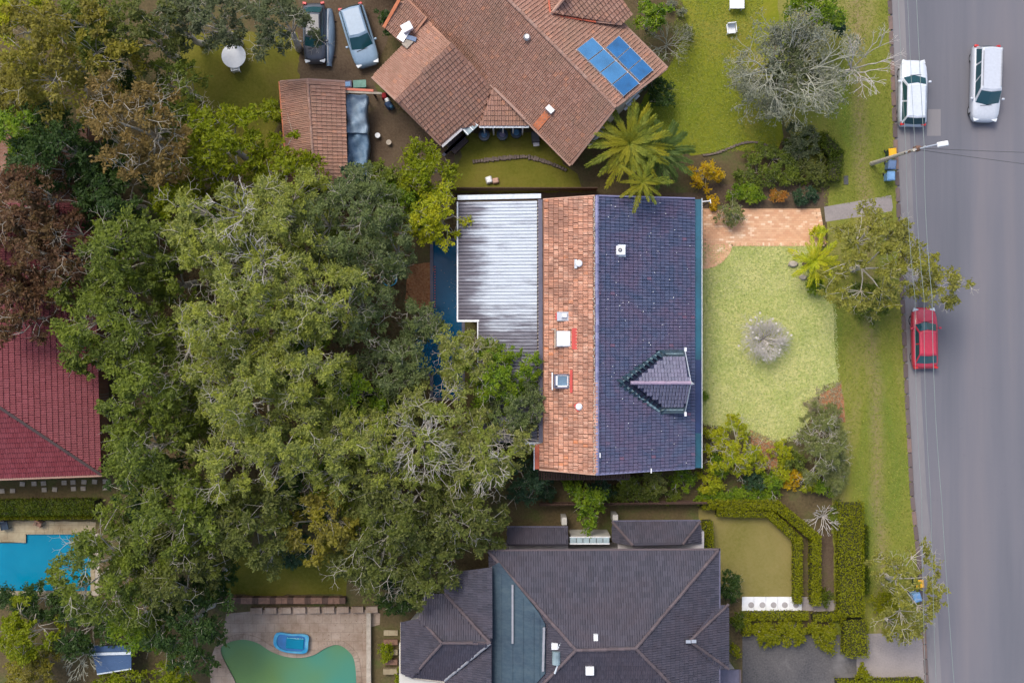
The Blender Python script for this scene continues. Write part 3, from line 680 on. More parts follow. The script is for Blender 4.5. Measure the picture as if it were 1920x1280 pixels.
    # ---------------- dormer
    dr = MB(); dr.slab([(9.3, -.85), (11.0, -.85), (11.0, -4.25), (9.3, -4.25)], 3.2, 4.5); dr.build('dormer_wall', M['grey_wall'], root)
    mb = MB(); mb.add([(10.98, -.85, 4.4), (10.98, -4.25, 4.4), (10.98, AY, AZ - .12), (11.06, -.85, 4.4), (11.06, -4.25, 4.4), (11.06, AY, AZ - .12)], [(0, 1, 2), (5, 4, 3), (0, 2, 5, 3), (2, 1, 4, 5), (1, 0, 3, 4)]); mb.build('dormer_gable', M['white'], root)
    ap = (AX + .35, AY, AZ + .03); fr = (FX + .05, AY, AZ + .1)
    for s, yv in ((1, -.98), (-1, -4.18)):
        pts = [ap, fr, (FX - .12, yv, ez + .05), (9.75, yv, ez + .05)]
        # valley edge steps inward
        q = [(AX + .55, AY, AZ + .06), fr, (FX - .1, yv, ez + .08), (9.62, yv, ez + .08)]
        roof_face(root, q, (2, 3), M['tile_dormer'], M['joint_navy'], tw=.205, tl=.34, singles=150, name='dormer_roof_slope', tname='dormer_tile')
        # lead trays along the valley and the eave
        ye = yv + s * .42
        def z_main(x): return sl(x) + .075
        steps = 11; mb = MB()
        for k in range(steps):
            t0, t1 = k / steps, (k + 1) / steps
            xa, xb_ = AX - .42 + (9.62 - AX + .42) * t0, AX - .42 + (9.62 - AX + .42) * t1
            ya, yb2 = AY + (ye - AY) * t0, AY + (ye - AY) * t1
            wv = .3 + .12 * random.random(); xm = (xa + xb_) / 2
            mb.add([(xa - .02, ya + s * wv * .5, z_main(xa)), (xb_ + .08, yb2 + s * .06 + s * random.uniform(0, .08), z_main(xb_ + .08)), (xb_ + .25, yb2 - s * .3, z_main(xb_) + .06), (xa + .55, ya - s * .12, z_main(xa) + .07)], [(0, 1, 2, 3) if s < 0 else (3, 2, 1, 0)])
        mb.build('valley_tray', M['lead'], root)
        mb = MB(); last = None
        for k in range(9):
            t = k / 8; p = Vector((AX - .1 + (9.55 - AX) * t, AY + (ye - s * .12 - AY) * t + random.gauss(0, .03), 0)); p.z = z_main(p.x) + .07
            if last: mb.beam(last, p, random.uniform(.07, .15), .04)
            last = p
        mb.build('valley_fold', M['lead_pale'], root)
        mb = MB(); mb.beam((9.45, yv + s * .22, ez + .02), (11.08, yv + s * .22, ez + .0), .44, .1); mb.build('dormer_tray', M['lead'], root)
        mb = MB(); mb.beam((9.6, yv + s * .2, ez + .06), (11.0, yv + s * .2, ez + .03), .06, .05); mb.build('tray_fold', M['lead_pale'], root)
        mb = MB(); mb.beam((FX + .02, AY + s * .05, AZ + .14), (FX - .12, ye + s * .0, ez + .02), .055, .16); mb.build('barge_board', M['alu'], root)
        mb = MB(); mb.box((FX - .1, ye + s * .05, ez + .05), (.14, .26, .12)); mb.build('gutter_end', M['white'], root)
    caps(root, (AX + .5, AY, AZ + .09), (FX - .02, AY, AZ + .13), M['cap_mauve'], r=.13, l=.4, singles=True)
    mb = MB(); mb.add([(FX + .02, AY + .1, AZ + .2), (FX + .02, AY - .12, AZ + .2), (FX + .25, AY - .08, AZ + .12), (FX + .05, AY, AZ + .3)], [(0, 1, 2), (0, 3, 1), (1, 3, 2), (2, 3, 0)]); mb.build('ridge_finial', M['white'], root)
    # ---------------- things fixed to the roof
    def zo(x): return 7 - (r0.x - x) * (7 - 5.3) / (r0.x - o0.x) + .1
    def onorange(px, py, lift=0):
        z = 6.0
        for _ in range(5): v = P(px, py, z); z = zo(v.x) + lift
        return P(px, py, z)
    def ondark(px, py, lift=0):
        z = 6.0
        for _ in range(5): v = P(px, py, z); z = sl(v.x) + .1 + lift
        return P(px, py, z)
    v = ondark(1162, 470); mb = MB(); mb.box((v.x - .02, v.y, v.z), (.78, .76, .1)); f = mb.build('roof_vent', M['white_metal'], root)
    mb = MB(); mb.box((v.x + .05, v.y, v.z + .16), (.6, .6, .26), 0, .93); mb.build('vent_hood', M['white'], f, bevel=.03)
    mb = MB(); mb.cyl((v.x, v.y + .02, v.z + .27), .13, .05, 18); mb.build('vent_opening', M['dark_grey'], f); mb = MB(); mb.cyl((v.x, v.y + .02, v.z + .3), .06, .05, 12); mb.build('vent_hub', M['steel'], f)
    for py, fl in ((494, 1), (762, 0)):
        v = onorange(1085.5, py); mb = MB(); mb.cyl((v.x, v.y, v.z - .1), .22, .2, 22); f = mb.build('round_skylight', M['alu'], root)
        mb = MB()
        for ring, (rr, zz) in enumerate(((.215, .1), (.19, .16), (.12, .21), (.04, .225))): pass
        mb.cyl((v.x, v.y, v.z + .1), .215, .05, 22, .19); mb.cyl((v.x, v.y, v.z + .15), .19, .04, 22, .1); mb.build('dome', M['white'], f, smooth=False)
        mb = MB(); mb.box((v.x - .2 if fl else v.x, v.y - .02, v.z - .02), (.16, .56, .08)) if fl else mb.box((v.x, v.y, v.z - .03), (.5, .5, .05), .5); mb.build('flashing', M['white_metal'] if fl else M['red_flash'], f)
    v = onorange(1058, 593); mb = MB(); mb.box((v.x, v.y, v.z + .04), (.92, .56, .1)); f = mb.build('metal_vent', M['alu'], root)
    mb = MB(); mb.box((v.x, v.y + .05, v.z + .17), (.36, .26, .18), 0, .8); mb.build('vent_hood', M['white'], f); mb = MB()
    for k in range(3): mb.box((v.x, v.y - .12 - .05 * k, v.z + .1), (.34, .02, .03))
    mb.build('louvre', M['steel'], f); mb = MB(); mb.box((v.x - .5, v.y, v.z), (.12, .42, .04)); mb.build('flashing', M['red_flash'], f)
    v = onorange(1057, 635); mb = MB(); mb.box((v.x - .02, v.y, v.z + .08), (.88, .98, .26)); f = mb.build('white_skylight', M['alu'], root)
    mb = MB(); mb.box((v.x - .02, v.y, v.z + .23), (.84, .94, .08), 0, .96); mb.build('skylight_cover', M['white'], f, bevel=.02)
    mb = MB(); a = onorange(1077, 635, .02); mb.beam((a.x, a.y + .66, a.z + .02), (a.x, a.y - .66, a.z + .02), .33, .05); mb.build('flashing', M['red_flash'], f)
    mb = MB(); mb.beam((v.x - .54, v.y + .6, v.z - .02), (v.x - .54, v.y - .56, v.z - .02), .08, .08); mb.beam((v.x - .78, v.y + .6, v.z - .04), (v.x - .5, v.y + .6, v.z - .0), .06, .06); mb.build('flashing', M['stone_pale'], f)
    v = onorange(1053, 714); mb = MB()
    for dx, dy, wx, wy in ((-.44, 0, .1, .88), (.44, 0, .07, .88), (0, .41, .8, .06), (0, -.41, .8, .09)): mb.box((v.x + dx, v.y + dy, v.z + .12), (wx, wy, .28))
    f = mb.build('glass_skylight', M['gutter_grey'], root, label='glazed skylight with grey frame')
    mb = MB(); mb.box((v.x, v.y, v.z + .05), (.8, .78, .1)); mb.build('skylight_base', M['white'], f)
    mb = MB()
    for dx, dy, wx, wy in ((-.33, 0, .14, .76), (.38, 0, .05, .76), (0, .36, .8, .05), (0, -.33, .8, .11)): mb.box((v.x + dx, v.y + dy, v.z + .14), (wx, wy, .16))
    mb.build('skylight_frame', M['white'], f); mb = MB(); mb.box((v.x + .04, v.y + .02, v.z + .14), (.62, .58, .03)); mb.build('pane', M['sky_glass'], f)
    a = onorange(1071, 714, .02); mb = MB(); mb.beam((a.x, a.y + .7, a.z + .02), (a.x, a.y - .74, a.z + .02), .16, .05); mb.build('flashing', M['red_flash'], f)
    a = onorange(1035.5, 713, .02); mb = MB(); mb.beam((a.x, a.y + .5, a.z + .02), (a.x, a.y - .6, a.z + .02), .09, .05); mb.build('flashing', M['white'], f)
    for px, py in ((1401 - 276, 853), (1221, 882)): 
        a = ondark(px, py, .05); mb = MB(); mb.box((a.x, a.y, a.z), (.07, .3, .08)); mb.build('pipe_bracket', M['white'], root)
    mb = MB()   # droppings, petals and leaves that have landed on the tiles
    for _ in range(90):
        a = ondark(random.uniform(1128, 1296), random.uniform(380, 870), .03); s_ = random.uniform(.02, .05); mb.box(a, (s_, s_, .012), random.random())
    mb.build('fallen_petals', M['white'], root, kind='stuff')
    # lean-to under the southern gable
    lt = empty('lean_to_roof', P(1090, 892), 'brown slatted lean-to roof below the southern gable of the tiled house', 'lean-to')
    for k in range(38):
        x = P(1006, 0, 2.6).x + k * .165; mb = MB(); mb.beam((x, -7.6, 2.9), (x, -9.12 + .1 * (k > 26), 2.6), .11, .05); mb.build('slat', M['timber'], lt)
    for y, z in ((-9.08, 2.58), (-8.4, 2.7)): mb = MB(); mb.beam((P(1006, 0, 2.6).x, y, z - .03), (P(1180, 0, 2.6).x, y, z - .03), .08, .12); mb.build('bearer', M['dark_brown'], lt)
    for x in (1.75, 4.6, 7.4): mb = MB(); mb.box((x, -9.02, 1.24), (.1, .1, 2.48)); mb.build('post', M['dark_brown'], lt)
main_house()

# ------------------------------------------------------------------ north house
def north_house():
    root = empty('house', P(1000, 150), 'brown tiled house set at an angle with blue solar panels', 'house')
    T, C = M['tile_north'], M['cap_north']
    kw = dict(tw=.24, tl=.33, kind='marseille', th=.12, bmat=T)
    Z = 6.3; e = 3.2
    r0, r1 = P(820, -134, Z), P(1154, 201, Z)
    s0, s1 = P(632, -134, e), P(1071, 309, e)
    n0, n1 = P(985, -134, e), P(1250, 129, e)
    roof_face(root, [r0, r1, s1, s0], (2, 3), T, **kw, label='south west slope of the angled roof')
    roof_face(root, [r0, n0, n1, r1], (1, 2), T, **kw, label='north east slope of the angled roof')
    caps(root, r0, r1, C)
    for a, b in ((r1, s1), (r1, n1)):
        mb = MB(); mb.beam(a + Vector((0, 0, .07)), b + Vector((0, 0, .07)), .14, .2); mb.build('barge_cap', M['cap_north'], root)
    mb = MB(); mb.beam(s0 + Vector((-.06, -.06, .03)), s1 + Vector((-.06, -.06, .03)), .13, .1); mb.build('gutter', M['cap_north'], root)
    mb = MB(); mb.beam(n0 + Vector((.06, .06, .03)), n1 + Vector((.06, .06, .03)), .13, .1); mb.build('gutter', M['cap_north'], root)
    # walls: gable end seen below the roof edge
    d = (r1 - r0).normalized(); d.z = 0; inn = -d * .35
    q = [s1 + inn, n1 + inn, n0, s0]; q[0] += Vector((.35, .35, 0)) * 1; q[1] += Vector((-.35, -.35, 0)); q[2] += Vector((-.35, -.35, 0)); q[3] += Vector((.35, .35, 0))
    mb = MB(); mb.slab([(p.x, p.y) for p in q], 0, 3.1); mb.build('wall', M['cream_wall'], root)
    mb = MB(); A, B = q[0], q[1]; Cc = r1 + inn; mb.add([(A.x, A.y, 3.1), (B.x, B.y, 3.1), (Cc.x, Cc.y, Z - .15), (A.x - d.x * .1, A.y - d.y * .1, 3.1), (B.x - d.x * .1, B.y - d.y * .1, 3.1), (Cc.x - d.x * .1, Cc.y - d.y * .1, Z - .15)], [(0, 1, 2), (5, 4, 3), (0, 2, 5, 3), (2, 1, 4, 5), (1, 0, 3, 4)]); mb.build('gable_wall', M['cream_wall'], root)
    wv = (B - A).normalized(); wz = math.atan2(wv.y, wv.x)
    for t in (.28, .72):
        c = A + (B - A) * t; mb = MB(); mb.box((c.x + d.x * .03, c.y + d.y * .03, 1.7), (1.3, .12, 1.2), wz); w_ = mb.build('window', M['white'], root)
        mb = MB(); mb.box((c.x + d.x * .09, c.y + d.y * .09, 1.7), (1.15, .06, 1.05), wz); mb.build('pane', M['glass'], w_)
        mb = MB(); mb.box((c.x + d.x * .12, c.y + d.y * .12, 1.06), (1.4, .2, .06), wz); mb.build('sill', M['white'], w_)
    # lower plinth and ledge along the gable and south west side
    mb = MB(); mb.beam(Vector((A.x - .3, A.y + .5, .9)), Vector((A.x + .15, A.y + .02, .9)), .5, .9); mb.build('plinth', M['cream_wall'], root)
    # south west wing
    g0, gr, g1 = P(697, 145, 3.3), P(742, 188, 4.9), P(827, 273, 2.7)
    m = P(847, 83, 4.9)
    roof_face(root, [gr, m, P(802, 38, 3.3), g0], (2, 3), T, **kw, name='wing_roof')
    roof_face(root, [gr, g1, P(865, 240, 2.7), P(900, 236, 2.62), P(925, 163, 3.35), m], (1, 2), T, **kw, name='wing_roof')
    caps(root, gr, m, C)
    for a, b in ((gr, g0), (gr, g1)):
        mb = MB(); mb.beam(a + Vector((0, 0, .07)), b + Vector((0, 0, .07)), .12, .18); mb.build('barge_cap', M['cap_north'], root)
    mb = MB(); mb.beam(g1 + Vector((.05, -.05, .0)), P(866, 241, 2.7), .2, .12); mb.build('gutter', M['steel'], root)
    mb = MB(); mb.slab([(g0.x + .3, g0.y), (gr.x + .3, gr.y + .2), (g1.x + .1, g1.y + .5), tuple(P(890, 215))[:2], tuple(P(925, 150))[:2], tuple(P(850, 60))[:2], tuple(P(800, 50))[:2]], 0, 2.55); mb.build('wing_wall', M['cream_wall'], root)
    # filler roof between wing and main slope
    roof_face(root, [P(900, 236, 2.62), P(992, 236, 2.75), P(925, 163, 3.3)], (0, 1), T, **kw, name='infill_roof')
    mb = MB(); mb.beam(P(899, 238, 2.6), P(992, 238, 2.72), .13, .1); mb.build('gutter', M['white_metal'], root)
    mb = MB(); mb.beam(P(926, 165, 3.42), P(985, 223, 3.3), .16, .05); mb.build('flashing', M['cap_north'], root)
    for x in (908, 925, 943, 962, 980): 
        a = P(x, 243, 2.0); mb = MB(); mb.cyl((a.x, a.y, 0), .05, 2.5, 8); mb.build('post', M['white'], root)
    # north west wing
    a0, a1, a2, a3 = P(719, 51, 3.3), P(742, 0, 4.3), P(790, -50, 4.3), P(802, 38, 3.35)
    roof_face(root, [P(719, 51, 3.3), P(748, 0, 4.0), P(768, 0, 3.9), P(802, 36, 3.4), P(760, 88, 3.2)], (4, 0), T, **kw, name='small_wing_roof')
    mb = MB(); mb.beam(P(719, 52, 3.38), P(748, 0, 4.1), .2, .12); mb.build('verge_tiles', M['orange_tile_new'], root)
    mb = MB(); mb.beam(P(780, 112, 3.4), P(838, 78, 3.8), .16, .08); mb.build('verge_tiles', M['orange_tile_new'], root)
    # raised wing at the top
    v0, v1, v2, v3 = P(1033, 27, 5.35), P(1166, 46, 3.75), P(1186, 28, 3.6), P(1085, -110, 3.7)
    roof_face(root, [P(1033, 27, 5.3), P(1166, 46, 3.8), P(1186, 28, 3.6), P(1110, -80, 4.6), P(1062, -8, 6.2)], (1, 2), T, **kw, name='raised_wing_roof')
    roof_face(root, [P(1033, 27, 5.3), P(1062, -8, 6.2), P(1062, -100, 6.2), P(1024, -100, 5.3)], (3, 0), T, **kw, name='raised_wing_roof')
    caps(root, P(1033, 27, 5.35), P(1062, -8, 6.25), M['cap_orange'])
    mb = MB(); mb.beam(P(1029, 0, 5.5), P(1032, 28, 5.42), .1, .1); mb.beam(P(1032, 28, 5.42), P(1118, 41, 4.4), .1, .1); mb.build('valley_edge', M['orange_gutter'], root)
    mb = MB(); mb.beam(P(1118, 41, 4.4), P(1166, 46, 3.8), .1, .1); mb.build('valley_edge', M['cap_north'], root)
    # roof fittings
    def onsw(px, py, lift=.1):     # a point on the south west slope
        z = 4.5; nn = (s1 - r1).cross(r0 - r1).normalized()
        for _ in range(8):
            v = P(px, py, z); z = r1.z - (nn.x * (v.x - r1.x) + nn.y * (v.y - r1.y)) / nn.z + lift
        return P(px, py, z)
    def onne(px, py, lift=.1):
        z = 4.5; nn = (n1 - r1).cross(r0 - r1).normalized()
        for _ in range(8):
            v = P(px, py, z); z = r1.z - (nn.x * (v.x - r1.x) + nn.y * (v.y - r1.y)) / nn.z + lift
        return P(px, py, z)
    v = onsw(988, 71); mb = MB(); mb.cyl((v.x, v.y, v.z - .2), .17, .35, 14); f = mb.build('turbine_vent', M['steel'], root); mb = MB(); mb.cyl((v.x, v.y, v.z + .15), .24, .16, 14, .14); mb.build('vent_cap', M['alu'], f)
    v = onsw(1031, 206); mb = MB(); mb.box((v.x, v.y, v.z + .1), (.34, .52, .3), R(45)); f = mb.build('flue_box', M['white'], root)
    a, b = onsw(1026, 214, .12), onsw(1004, 240, .12); mb = MB(); mb.beam(a, b, .5, .06); mb.build('flashing', M['orange_tile_new'], f)
    # solar panels
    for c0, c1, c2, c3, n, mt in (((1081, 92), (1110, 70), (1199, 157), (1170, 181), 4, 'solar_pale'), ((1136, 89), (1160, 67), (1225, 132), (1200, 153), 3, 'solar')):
        A, B, Cp, D = [onne(*c, .28) for c in (c0, c1, c2, c3)]
        for k in range(n):
            t0, t1 = k / n + .006, (k + 1) / n - .006
            p = [A + (D - A) * t0, B + (Cp - B) * t0, B + (Cp - B) * t1, A + (D - A) * t1]; up = (p[3] - p[0]).cross(p[1] - p[0]).normalized(); up = up if up.z > 0 else -up
            mb = MB(); pp = [q for q in p]; lo = [q - up * .05 for q in p]; mb.add(pp + lo, [(0, 1, 2, 3), (7, 6, 5, 4), (0, 4, 5, 1), (1, 5, 6, 2), (2, 6, 7, 3), (3, 7, 4, 0)]); f = mb.build('solar_panel', M['alu'], root)
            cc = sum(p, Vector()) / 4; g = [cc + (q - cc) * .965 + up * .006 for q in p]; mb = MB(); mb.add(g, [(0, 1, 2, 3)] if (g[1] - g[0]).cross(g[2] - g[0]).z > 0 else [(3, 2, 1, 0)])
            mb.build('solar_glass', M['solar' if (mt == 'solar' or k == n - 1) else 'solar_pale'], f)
        mb = MB(); mb.beam(A - Vector((0, 0, .12)), D - Vector((0, 0, .12)), .08, .06); mb.beam(B - Vector((0, 0, .12)), Cp - Vector((0, 0, .12)), .08, .06); mb.build('mounting_rail', M['alu'], root)
    # evaporative unit and dish by the north west eave
    ac = empty('air_conditioner', P(770, 75, 3.6), 'white roof cooling unit and duct at the edge of the brown tiled roof', 'air conditioner')
    v = P(763, 52, 4.1); mb = MB(); mb.box((v.x, v.y, v.z), (.7, .55, .4), .5); mb.build('casing', M['white'], ac, bevel=.04)
    v = P(757, 66, 3.8); mb = MB(); mb.box((v.x, v.y, v.z), (.5, .85, .3), -.6); mb.build('duct', M['alu'], ac)
    v = P(770, 72, 3.8); mb = MB(); mb.box((v.x, v.y, v.z), (.75, .28, .22), -.3); mb.build('duct', M['bin_slate'], ac)
    v = P(765, 82, 3.6); mb = MB(); mb.box((v.x, v.y, v.z), (.65, .5, .5), .8); mb.build('fan_box', M['stone_pale'], ac, bevel=.05)
    # bins and pots under the eave
    for i, (x, y, c, lab) in enumerate(((908, 255, 'pot_in', 'leftmost dark round tub with a blue lid below the brown tiled eave'), (942, 254, 'pot_purple', 'middle dark round tub with a purple lid below the brown tiled eave'), (968, 250, 'pot_in', 'right dark round tub with a small bright blue lid below the eave'))):
        v = P(x, y, .4); t = empty('tub', (v.x, v.y, 0), lab, 'tub', 'round tubs below the brown tiled eave')
        mb = MB(); mb.cyl((v.x, v.y, 0), .33, .75, 20, .38); mb.build('body', M['pot_blue'], t); mb = MB(); mb.cyl((v.x, v.y, .75), .2, .06, 18); mb.build('lid', M[c], t)
    v = P(1004, 258, .5); t = empty('barbecue', (v.x, v.y, 0), 'grey covered barbecue with a pale shelf below the roof edge', 'barbecue')
    mb = MB(); mb.box((v.x, v.y, .55), (.55, .8, .7), .1, .9); mb.build('cover', M['dark_grey'], t, bevel=.05); mb = MB(); mb.box((v.x + .05, v.y - .5, .7), (.4, .24, .04), .1); mb.build('shelf', M['steel'], t)
    for sx in (-.2, .2):
        for sy in (-.28, .28): mb = MB(); mb.box((v.x + sx, v.y + sy, .1), (.05, .05, .2)); mb.build('leg', M['steel'], t)
    v = P(879, 236, 2.4); t = empty('glazed_canopy', (v.x, v.y, 0), 'small pale glazed canopy at the corner of the brown tiled wing', 'canopy')
    mb = MB(); mb.box((v.x, v.y, 2.45), (1.0, .85, .08), R(42)); mb.build('canopy_panel', M['green_glass'], t)
    for k in (-.45, 0, .45): mb = MB(); mb.box((v.x + k * .7, v.y + k * .66, 2.5), (.05, .85, .04), R(42)); mb.build('glazing_bar', M['alu'], t)
    mb = MB(); mb.cyl((v.x, v.y, 0), .05, 2.4, 8); mb.build('post', M['white'], t)
    a, b = P(838, 277, .7), P(868, 250, .7); st = empty('ramp', P(852, 264), 'dark grey boarded ramp beside the brown tiled wing', 'ramp')
    for k in range(9):
        t0 = a + (b - a) * (k / 8); mb = MB(); mb.box((t0.x + .12, t0.y - .1, .45), (.2, 1.1, .06), R(-46)); mb.build('plank', M['gutter_grey'], st)
    mb = MB(); mb.box(((a.x + b.x) / 2 + .12, (a.y + b.y) / 2 - .1, .2), (1.3, .9, .4), R(44)); mb.build('support', M['dark_brown'], st)
    # curved stone edging and boulders
    ed = empty('stone_edging', P(960, 305), 'curved row of grey brown edging stones across the strip of grass', 'edging')
    smesh = None
    for k in range(34):
        t = k / 33; x = 888 + 172 * t; y = 303 - 10 * math.sin(t * 2.2) + 30 * max(0, t - .55) ** 1.3 * 2.2
        mb = MB(); v = P(x, y, .1); mb.box((v.x, v.y, .08), (random.uniform(.15, .24), random.uniform(.2, .4), .18), random.uniform(-.3, .3) - t * .5, .8); mb.build('stone', M['stone_grey'], ed)
    ed = empty('stone_edging', P(1400, 285), 'thin curved grey edging between the upper lawn and the planted bed', 'edging')
    for k in range(30):
        t = k / 29; x = 1320 + 150 * t; y = 284 - 10 * math.sin(t * 3.0) + 16 * math.sin(t * 6.0 + 1) * .5; v = P(x, y, .1)
        mb = MB(); mb.box((v.x, v.y, .06), (random.uniform(.14, .22), random.uniform(.1, .16), .14), random.uniform(-.3, .3)); mb.build('stone', M['stone_grey'], ed)
north_house()

# garage, tarpaulin, yard clutter
def garage():
    root = empty('garage', P(585, 240), 'small brown tiled garage with a faded pale ridge beside the tarpaulin', 'garage')
    T = M['tile_north']; kw = dict(tw=.24, tl=.33, th=.1, bmat=T)
    a, b, c, d, e, f = P(525, 153, 2.6), P(577, 149, 3.4), P(647, 153, 2.5), P(541, 345, 2.6), P(590, 345, 3.4), P(652, 345, 2.5)
    roof_face(root, [a, b, e, d], (3, 0), T, **kw, name='roof_slope'); roof_face(root, [b, c, f, e], (1, 2), T, **kw, name='roof_slope')
    caps(root, b, e, M['cap_north'], r=.1)
    mb = MB(); mb.beam(a + Vector((0, 0, .05)), b + Vector((0, 0, .05)), .12, .14); mb.beam(b + Vector((0, 0, .05)), c + Vector((0, 0, .05)), .12, .14); mb.build('barge_cap', M['cap_north'], root)
    mb = MB(); mb.beam(a + Vector((-.06, 0, 0)), d + Vector((-.06, 0, 0)), .1, .1); mb.build('gutter', M['orange_tile_new'], root)
    mb = MB(); mb.slab([(a.x + .3, a.y - .3), (c.x - .2, c.y - .3), (f.x - .2, f.y), (d.x + .3, d.y)], 0, 2.4); mb.build('wall', M['brick_wall'], root)
    def cloth(name, x0, y0, x1, y1, z, mat, lab, seed):
        r = np.random.default_rng(seed); nx, ny = 14, 44; A = P(x0, y0, z); B = P(x1, y1, z); V = []; ph = r.uniform(0, 6, 6)
        for j in range(ny):
            for i in range(nx):
                s, t = i / (nx - 1), j / (ny - 1)
                x = A.x + (B.x - A.x) * s + (.05 * math.sin(t * 9 + ph[0]) * s); y = A.y + (B.y - A.y) * t
                zz = z + .09 * math.sin(5 * s + 6 * t + ph[1]) + .07 * math.sin(11 * s - 9 * t + ph[2]) + .04 * math.sin(20 * t + 5 * s + ph[3]) + .12 * abs(math.sin(3 * s + 4 * t + ph[4])) - (z * .5 if s > .97 else 0)
                V.append((x, y, zz))
        F = [(j * nx + i, j * nx + i + 1, (j + 1) * nx + i + 1, (j + 1) * nx + i) for j in range(ny - 1) for i in range(nx - 1)]
        mb = MB(); mb.add(V, [f[::-1] for f in F]); o = mb.build(name, mat, None, smooth=True); so = o.modifiers.new('thick', 'SOLIDIFY'); so.thickness = .012; tag(o, lab, 'tarpaulin')
    cloth('tarpaulin', 650, 178, 689, 250, 1.6, M['tarp'], 'upper pale blue crumpled tarpaulin beside the tiled garage', 3)
    cloth('tarpaulin', 652, 246, 691, 330, 1.3, M['tarp_low'], 'lower darker blue crumpled tarpaulin running under the green shrub', 5)
    fr = empty('timber_trestle', P(670, 250), 'low timber frame that carries the blue tarpaulins beside the garage', 'frame')
    for (x, y, z) in ((653, 182, 1.45), (686, 182, 1.45), (654, 250, 1.1), (686, 250, 1.1), (655, 322, 1.1), (688, 322, 1.1)):
        v = P(x, y, z); mb = MB(); mb.box((v.x, v.y, z / 2), (.08, .08, z)); mb.build('post', M['timber'], fr)
    for y, z in ((182, 1.45), (250, 1.1), (322, 1.1)): mb = MB(); mb.beam(P(653, y, z), P(688, y, z), .08, .08); mb.build('rail', M['timber'], fr)
    b_ = empty('beam', P(685, 169), 'orange red painted beam between the garage and the brown tiled wing', 'beam')
    mb = MB(); mb.beam(P(648, 167, 2.3), P(700, 170, 2.3), .16, .14); mb.build('front_board', M['orange_gutter'], b_); mb = MB(); mb.beam(P(648, 172, 2.25), P(716, 175, 2.25), .14, .12); mb.build('rear_board', M['stone_pale'], b_)
    for x in (652, 698): v = P(x, 170, 2.1); mb = MB(); mb.box((v.x, v.y, 1.05), (.1, .1, 2.1)); mb.build('post', M['timber'], b_)
    v = P(674, 157, .7); t = empty('wheelbarrow', (v.x, v.y, 0), 'mint green garden cart beside the end of the garage', 'cart'); mb = MB(); mb.box((v.x, v.y, .5), (.75, .45, .3), .05, 1.2); mb.build('tray', M['mint'], t, bevel=.04)
    for s in (-1, 1): mb = MB(); mb.beam((v.x + .3, v.y + s * .18, .5), (v.x + .75, v.y + s * .2, .6), .04, .04); mb.build('handle', M['timber'], t)
    mb = MB(); mb.tube((v.x - .3, v.y - .06, .2), (v.x - .3, v.y + .06, .2), .2, .2, 14); mb.build('wheel', M['black'], t)
    for s in (-1, 1): mb = MB(); mb.box((v.x + .25, v.y + s * .15, .18), (.05, .05, .36)); mb.build('leg', M['steel'], t)
    v = P(652, 158, .5); t = empty('storage_tub', (v.x, v.y, 0), 'pale blue tub with dark rim at the corner of the garage', 'tub'); mb = MB(); mb.box((v.x, v.y, .25), (.5, .45, .5), .1, 1.1); mb.build('body', M['pot_purple'], t, bevel=.03); mb = MB(); mb.box((v.x, v.y, .53), (.36, .3, .05), .1); mb.build('lid', M['bin_blue'], t)
    v = P(728, 192, .4); t = empty('clothes_pile', (v.x, v.y, 0), 'small red and navy heap lying against the brown tiled wing', 'heap')
    for dx, dy, s_, mt in ((-.45, .55, .32, 'cloth_red'), (-.1, .15, .28, 'white'), (.05, -.2, .38, 'cloth_navy'), (.3, -.35, .25, 'pot_in')):
        mb = MB(); mb.box((v.x + dx * .6, v.y + dy * .8, .35), (s_ * 1.3, s_ * 1.6, .5), .6 + dx, .7); mb.build('cushion', M[mt], t, bevel=.08)
    for x, y, c, lab in ((708, 254, 'white', 'small white pot standing on the bare yard'), (729, 267, 'stone_pale', 'small cream pot standing on the bare yard')):
        v = P(x, y, .3); t = empty('flower_pot', (v.x, v.y, 0), lab, 'pot'); mb = MB(); mb.cyl((v.x, v.y, 0), .11, .3, 14, .17); mb.build('body', M[c], t); mb = MB(); mb.cyl((v.x, v.y, .3), .18, .04, 14); mb.build('rim', M[c], t)
    v = P(921, 337, .3); t = empty('beanbag', (v.x, v.y, 0), 'white and pink cushion lying on the grass strip', 'cushion'); mb = MB(); mb.box((v.x - .15, v.y, .2), (.5, .55, .36), .3, .7); mb.build('white_half', M['white'], t, bevel=.08); mb = MB(); mb.box((v.x + .3, v.y - .05, .17), (.5, .45, .3), .2, .7); mb.build('pink_half', M['cap_orange'], t, bevel=.08)
garage()

